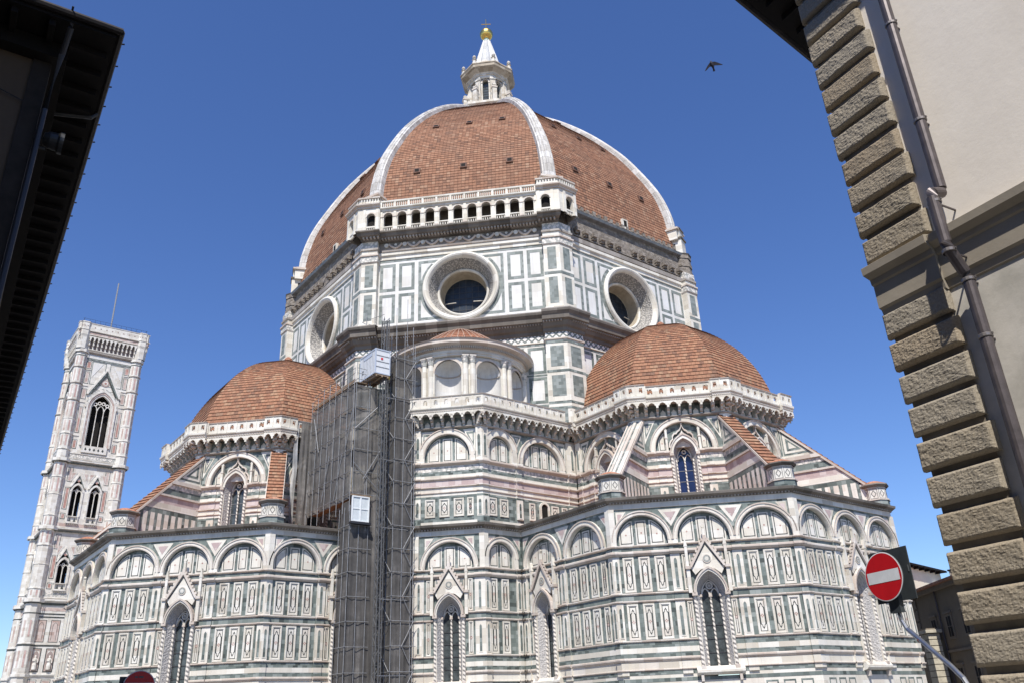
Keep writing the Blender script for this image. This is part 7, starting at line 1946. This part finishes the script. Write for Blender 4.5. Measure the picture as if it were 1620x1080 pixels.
ld_ = MB(); ld_.tube([(LE-0.05, 0.25, LEZ+0.02), (LE-0.05, 0.25, LEZ-0.12), (0.62, 0.2, LEZ-0.55), (0.15, 0.12, LEZ-1.7), (0.13, 0.12, LEZ-2.0), (0.13, 0.12, 0.2)], 0.06, 'dark_metal', 10); part('drainpipe', ld_, lh)
ldp = MB(); ldp.tube([(-1.95, 0.06, LEZ-0.3), (-1.9, 0.5, LEZ-0.22), (-1.85, LN-0.05, LEZ-0.1), (-1.85, LN+0.05, LEZ+0.05)], 0.05, 'lamp_grey', 8); part('drainpipe', ldp, lh)
ls = MB(); ls.cube(0.0, 0.07, -2.6, -1.35, 11.6, 13.4, 'shutter_green'); part('shutter', ls, lh)
lwi = MB(); lwi.tube([(0.05, -2.6, LEZ-1.1), (0.08, -1.2, LEZ-1.35), (0.07, -0.3, LEZ-1.6)], 0.012, 'dark_metal', 5); part('cable', lwi, lh)
fl = thing('floodlight', 'round grey floodlight on a bracket under the dark eaves', 'lamp', (LX, LY, 0), R(-4))
fm = MB(); FZ = 13.5
fm.tube([(-0.2, 0.02, FZ-0.1), (-0.2, 0.3, FZ-0.1)], 0.03, 'lamp_grey', 6); fm.tube([(-0.2, 0.02, FZ-0.35), (-0.2, 0.3, FZ-0.35)], 0.03, 'lamp_grey', 6); fm.cube(-0.26, -0.14, 0.05, 0.09, FZ-0.5, FZ+0.05, 'lamp_grey')
fbo = part('bracket', fm, fl)
fh = MB()
for i, (r0, x0, r1, x1) in enumerate(((0.0, -0.12, 0.14, -0.1), (0.14, -0.1, 0.19, 0.02), (0.19, 0.02, 0.20, 0.16), (0.20, 0.16, 0.24, 0.2), (0.24, 0.2, 0.24, 0.28))):
    for k in range(20):
        a0, a1 = 2*math.pi*k/20, 2*math.pi*(k+1)/20
        fh.raw([(-0.2+r0*math.cos(a0), 0.32+x0, FZ-0.1+r0*math.sin(a0)), (-0.2+r0*math.cos(a1), 0.32+x0, FZ-0.1+r0*math.sin(a1)), (-0.2+r1*math.cos(a1), 0.32+x1, FZ-0.1+r1*math.sin(a1)), (-0.2+r1*math.cos(a0), 0.32+x1, FZ-0.1+r1*math.sin(a0))], 'lamp_grey', [(0, 0)]*4, True)
part('housing', fh, fl)
fg = MB(); fg.raw([(-0.2+0.23*math.cos(a), 0.59, FZ-0.1+0.23*math.sin(a)) for a in circle_pts(20)[:-1]], 'lamp_glass', [(0, 0)]*20); part('lens', fg, fl)

# neighbour across the lane (out of the picture, it shades the dark house and the street)
nh = thing('lane_house', 'tall ochre house across the narrow lane from the dark eaved house', 'building', (72.2, -67.2, 0), R(-4))
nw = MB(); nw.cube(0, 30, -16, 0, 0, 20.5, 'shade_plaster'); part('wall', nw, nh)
nw = MB(); nw.cube(-0.3, 30.3, -16.3, 0.3, 20.5, 20.9, 'eave_timber'); part('roof', nw, nh)
nw = MB()
for i in range(9):
    for z in (4.5, 9, 13.5): nw.cube(1.8+3.2*i, 3.0+3.2*i, 0.0, 0.06, z, z+2.2, 'shutter_green')
part('shutter', nw, nh)

# ================================================================== houses across the piazza on the far right
pz = thing('shaded_palazzo', 'brownish palazzo in shade with a red tiled roof edge behind the road sign', 'building', (35.4, 32.7, 0), R(-41.5))
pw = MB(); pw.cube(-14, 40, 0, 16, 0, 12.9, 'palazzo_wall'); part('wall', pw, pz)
pr2 = MB(); pr2.cube(-14.9, 40.5, -1.0, 16.5, 13.3, 13.55, 'roof_tiles'); pr2.cube(-14.5, 40.2, -0.6, 16.3, 12.9, 13.3, 'palazzo_trim')
pr2.raw([(-14.9, -1.0, 13.56), (40.5, -1.0, 13.56), (40.5, 8, 15.6), (-14.9, 8, 15.6)], 'roof_tiles', [(0, 0), (41, 0), (41, 9), (0, 9)])
plo = part('roof', pr2, pz)
wi = MB(0)
def pal_window(x, z, h=2.0, w_=1.1):
    m = MB(); m.cube(x-w_/2-0.22, x+w_/2+0.22, -0.10, 0.0, z-0.25, z+h+0.3, 'palazzo_trim'); m.cube(x-w_/2-0.4, x+w_/2+0.4, -0.22, 0.0, z+h+0.3, z+h+0.5, 'palazzo_trim')
    o = part('window', m, pz); p_ = MB(); p_.cube(x-w_/2, x+w_/2, -0.12, -0.105, z, z+h, 'dark_void'); part('pane', p_, o)
    for k in (-1, 1):
        s = MB(); s.cube(x-0.03 if k < 0 else x-w_/2, x+0.03 if k < 0 else x+w_/2, -0.14, -0.122, z if k < 0 else z+h*0.5-0.03, z+h if k < 0 else z+h*0.5+0.03, 'palazzo_trim'); part('glazing_bar', s, o)
for x in (3.6, 7.6, 11.6, 15.6):
    for z in (8.1, 3.0): pal_window(x, z)
ps = MB(); ps.cube(0.02, 39.98, -0.16, 0.0, 6.6, 6.85, 'palazzo_trim'); part('string_course', ps, pz)
ps = MB(); ps.tube([(5.6, -0.12, 12.9), (5.6, -0.12, 0.2)], 0.09, 'drainpipe_brown', 8); part('drainpipe', ps, pz)
ps = MB()
for k in range(10): ps.cube(-1.2, -0.3, -0.12, 0.6, 0.2+1.28*k, 0.2+1.28*k+1.1, 'palazzo_trim')
part('quoin', ps, pz)
# sunlit rusticated pier at its end
gp_ = thing('rusticated_pier', 'small sunlit stone pier of stacked blocks beside the shaded palazzo', 'pier', (38.2, 28.6, 0), R(-41.5))
gm = MB()
for k in range(14): gm.cube(-0.9, 0.9, -0.6, 0.6, 0.62*k, 0.62*k+0.54, 'pier_stone'); gm.cube(-0.82, 0.82, -0.55, 0.55, 0.62*k+0.54, 0.62*k+0.62, 'palazzo_trim')
part('shaft', gm, gp_)
gm = MB(); gm.cube(-1.15, 1.15, -0.85, 0.85, 8.68, 9.0, 'pier_stone'); gm.cube(-0.95, 0.95, -0.7, 0.7, 9.0, 9.15, 'palazzo_trim'); part('cap', gm, gp_)
ch = thing('cream_house', 'small cream house with a dark roof edge and an air conditioner on its wall', 'building', (29.0, 45.5, 0), R(97.5))
cw_ = MB(); cw_.cube(-6, 10.2, 0, 10, 0, 18.3, 'house_cream'); part('wall', cw_, ch)
cw_ = MB(); cw_.cube(-6.5, 10.7, -0.8, 10.5, 18.4, 18.62, 'eave_timber'); cw_.raw([(-6.5, -0.8, 18.63), (10.7, -0.8, 18.63), (10.7, 5, 19.6), (-6.5, 5, 19.6)], 'roof_tiles', [(0, 0), (9, 0), (9, 6), (0, 6)])
for i in range(8): cw_.cube(-5+1.9*i, -4.8+1.9*i, -0.7, 0, 18.1, 18.39, 'eave_timber')
part('roof', cw_, ch)
cw_ = MB(); cw_.cube(6.6, 8.0, -0.45, -0.02, 15.6, 16.8, 'gate_white'); aco = part('air_conditioner', cw_, ch)
cw_ = MB(); cw_.raw([(7.2+0.42*math.cos(a), -0.46, 16.2+0.42*math.sin(a)) for a in circle_pts(14)[:-1]], 'dark_metal', [(0, 0)]*14); part('fan_grille', cw_, aco)
cw_ = MB(); cw_.cube(10.9, 13.4, -3, -1, 12, 18.6, 'plain_stone'); cw_.cube(10.75, 13.55, -3.15, -0.85, 18.6, 18.8, 'eave_timber'); part('chimney', cw_, ch)
an = MB(); an.tube([(4.0, 3, 19.5), (4.0, 3, 22.3)], 0.03, 'steel_grey', 5)
for i in range(5): an.tube([(3.4+0.0, 3-0.6+0.25*i, 22.0), (4.6, 3-0.6+0.25*i, 22.0)], 0.018, 'steel_grey', 4)
an.tube([(4.0, 2.3, 22.0), (4.0, 3.7, 22.0)], 0.02, 'steel_grey', 4); part('antenna', an, ch)

# ================================================================== road signs
def no_entry(name_label, loc, rz, rd, post, plate=None, cat='road sign', marks=False):
    t = thing('no_entry_sign', name_label, cat, loc, rz, 'no entry signs')
    # local: x to the viewer's right, -y towards the viewer, origin at the disc's centre height 0 -> base
    z = 0.0
    d = MB()
    N = 56
    def disc(r0, y0, r1, y1, m):
        for a, b in zip(circle_pts(N), circle_pts(N)[1:]):
            q = [(r0*math.cos(a), y0, z+r0*math.sin(a)), (r0*math.cos(b), y0, z+r0*math.sin(b)), (r1*math.cos(b), y1, z+r1*math.sin(b)), (r1*math.cos(a), y1, z+r1*math.sin(a))]
            d.raw(q, m, [(0, 0)]*4)
    disc(rd, 0.002, rd, -0.012, 'sign_grey'); disc(rd, -0.012, rd-0.012, -0.014, 'sign_white')
    d.raw([((rd-0.012)*math.cos(a), -0.014, z+(rd-0.012)*math.sin(a)) for a in circle_pts(N)[:-1]], 'sign_red', [(0, 0)]*N)
    d.raw([(rd*math.cos(a), 0.002, z+rd*math.sin(a)) for a in circle_pts(N)[:-1]][::-1], 'sign_grey', [(0, 0)]*N)
    do = part('disc', d, t)
    bmb = MB(); w_, h = rd*0.86, rd*0.235
    bmb.raw([(-w_, -0.0165, z-h), (w_, -0.0165, z-h), (w_, -0.0165, z+h), (-w_, -0.0165, z+h)], 'sign_white', [(0, 0)]*4); part('bar', bmb, do)
    if plate: part('backing_plate', plate, t)
    part('post', post, t)
    return t
# right sign, plane parallel to the right-hand wall
SRp = Vector((86.384+12.0*math.cos(R(119.1)), -64.748+12.0*math.sin(R(119.1)), 3.22))
pm = MB()
pm.tube([(0.04, 0.06, 0.25), (0.04, 0.07, -0.42), (0.06, 0.07, -0.55), (0.14, 0.05, -0.66), (0.80, -0.14, -1.12), (0.98, -0.19, -1.27), (1.05, -0.21, -1.40), (1.06, -0.21, -1.6), (1.06, -0.21, -3.22)], 0.03, 'galvanised', 12)
pm.tube([(0.33, -0.003, -0.80), (0.345, -0.008, -0.81)], 0.033, 'clamp_rust', 12)
bp = MB(); bp.cube(-0.29, 0.345, 0.10, 0.115, -0.31, 0.335, 'sign_black'); bp.frame if False else None
bp.cube(-0.2, 0.2, 0.055, 0.10, -0.02, 0.03, 'sign_grey'); bp.cube(-0.05, 0.12, 0.03, 0.10, -0.45, 0.2, 'sign_black')
bp.cube(0.31, 0.325, 0.094, 0.10, 0.02, 0.10, 'sign_grey')
no_entry('bright red no entry sign on a bent steel pole with a black square plate behind', SRp, R(-14), 0.305, pm, bp)
# left sign
SLp = Vector((86.384+16.0*math.cos(R(165.45)), -64.748+16.0*math.sin(R(165.45)), 1.7+16.0*math.tan(R(2.72))))
pm2 = MB(); pm2.tube([(0, 0.05, 0.2), (0, 0.05, -SLp.z)], 0.03, 'steel_grey', 10)
bp2 = MB(); bp2.cube(-0.30, 0.16, 0.06, 0.075, -0.24, 0.16, 'sign_black')
ls_ = no_entry('dark red shaded no entry sign at the lower edge in front of a tall window', SLp, R(75.45+6), 0.25, pm2, bp2)
mk = MB()
for x, w_ in ((-0.055, 0.05), (0.02, 0.07)): mk.raw([(x-w_/2, -0.0165, 0.135), (x+w_/2, -0.0165, 0.135), (x+w_/2, -0.0165, 0.16), (x-w_/2, -0.0165, 0.16)], 'sign_grey', [(0, 0)]*4)
part('sticker', mk, [c for c in ls_.children if c.name.startswith('disc')][0])

# ================================================================== bird
def ray_dir(u, v): return (fwd + r2*((u-810)/1313.06) - u2*((v-540)/1313.06)).normalized()
BP = CAM + ray_dir(1127, 102)*26
bird = thing('bird', 'dark bird with bent wings flying in the blue sky', 'bird', BP)
rx, ux = r2, u2
bmb = MB()
def BPt(x, y, zf): v = r2*x + u2*y + fwd*zf; return (v.x, v.y, v.z)
# body: continuous spindle from beak to tail, wings with thickness
spine = [(-0.045, 0.10, 0.0, 0.012), (-0.04, 0.075, 0.0, 0.03), (-0.03, 0.04, 0.0, 0.045), (-0.01, -0.02, 0.0, 0.05), (0.012, -0.08, 0.0, 0.04), (0.03, -0.13, 0.0, 0.025), (0.04, -0.16, 0.0, 0.02)]
rings = []
for x, y, z_, r_ in spine: rings.append([BPt(x+r_*math.cos(a), y+r_*0.25*math.sin(a), z_+r_*math.sin(a)) for a in circle_pts(10)[:-1]])
for a, b in zip(rings, rings[1:]):
    for k in range(10): bmb.raw([a[k], a[(k+1) % 10], b[(k+1) % 10], b[k]], 'feather', [(0, 0)]*4, True)
bmb.raw(rings[0], 'feather', [(0, 0)]*10); bmb.raw(rings[-1], 'feather', [(0, 0)]*10)
def wing(lead, trail):
    n = len(lead)
    for i in range(n-1):
        for zf in (0.0, 0.014): bmb.raw([BPt(*lead[i], zf), BPt(*lead[i+1], zf), BPt(*trail[i+1], zf), BPt(*trail[i], zf)], 'feather', [(0, 0)]*4)
        for e in (lead, trail): bmb.raw([BPt(*e[i], 0), BPt(*e[i+1], 0), BPt(*e[i+1], 0.014), BPt(*e[i], 0.014)], 'feather', [(0, 0)]*4)
wing([(-0.01, 0.07), (0.07, 0.075), (0.15, 0.05), (0.24, 0.015), (0.30, -0.01)], [(0.0, -0.05), (0.08, -0.035), (0.15, -0.03), (0.23, -0.025), (0.30, -0.018)])
wing([(-0.03, 0.06), (-0.08, 0.04), (-0.13, -0.03), (-0.19, -0.14), (-0.215, -0.2)], [(0.06, -0.07), (-0.06, -0.07), (-0.10, -0.10), (-0.16, -0.17), (-0.212, -0.205)])
wing([(0.01, -0.1), (0.02, -0.16), (0.02, -0.21)], [(0.05, -0.1), (0.075, -0.16), (0.085, -0.20)])
part('body', bmb, bird)
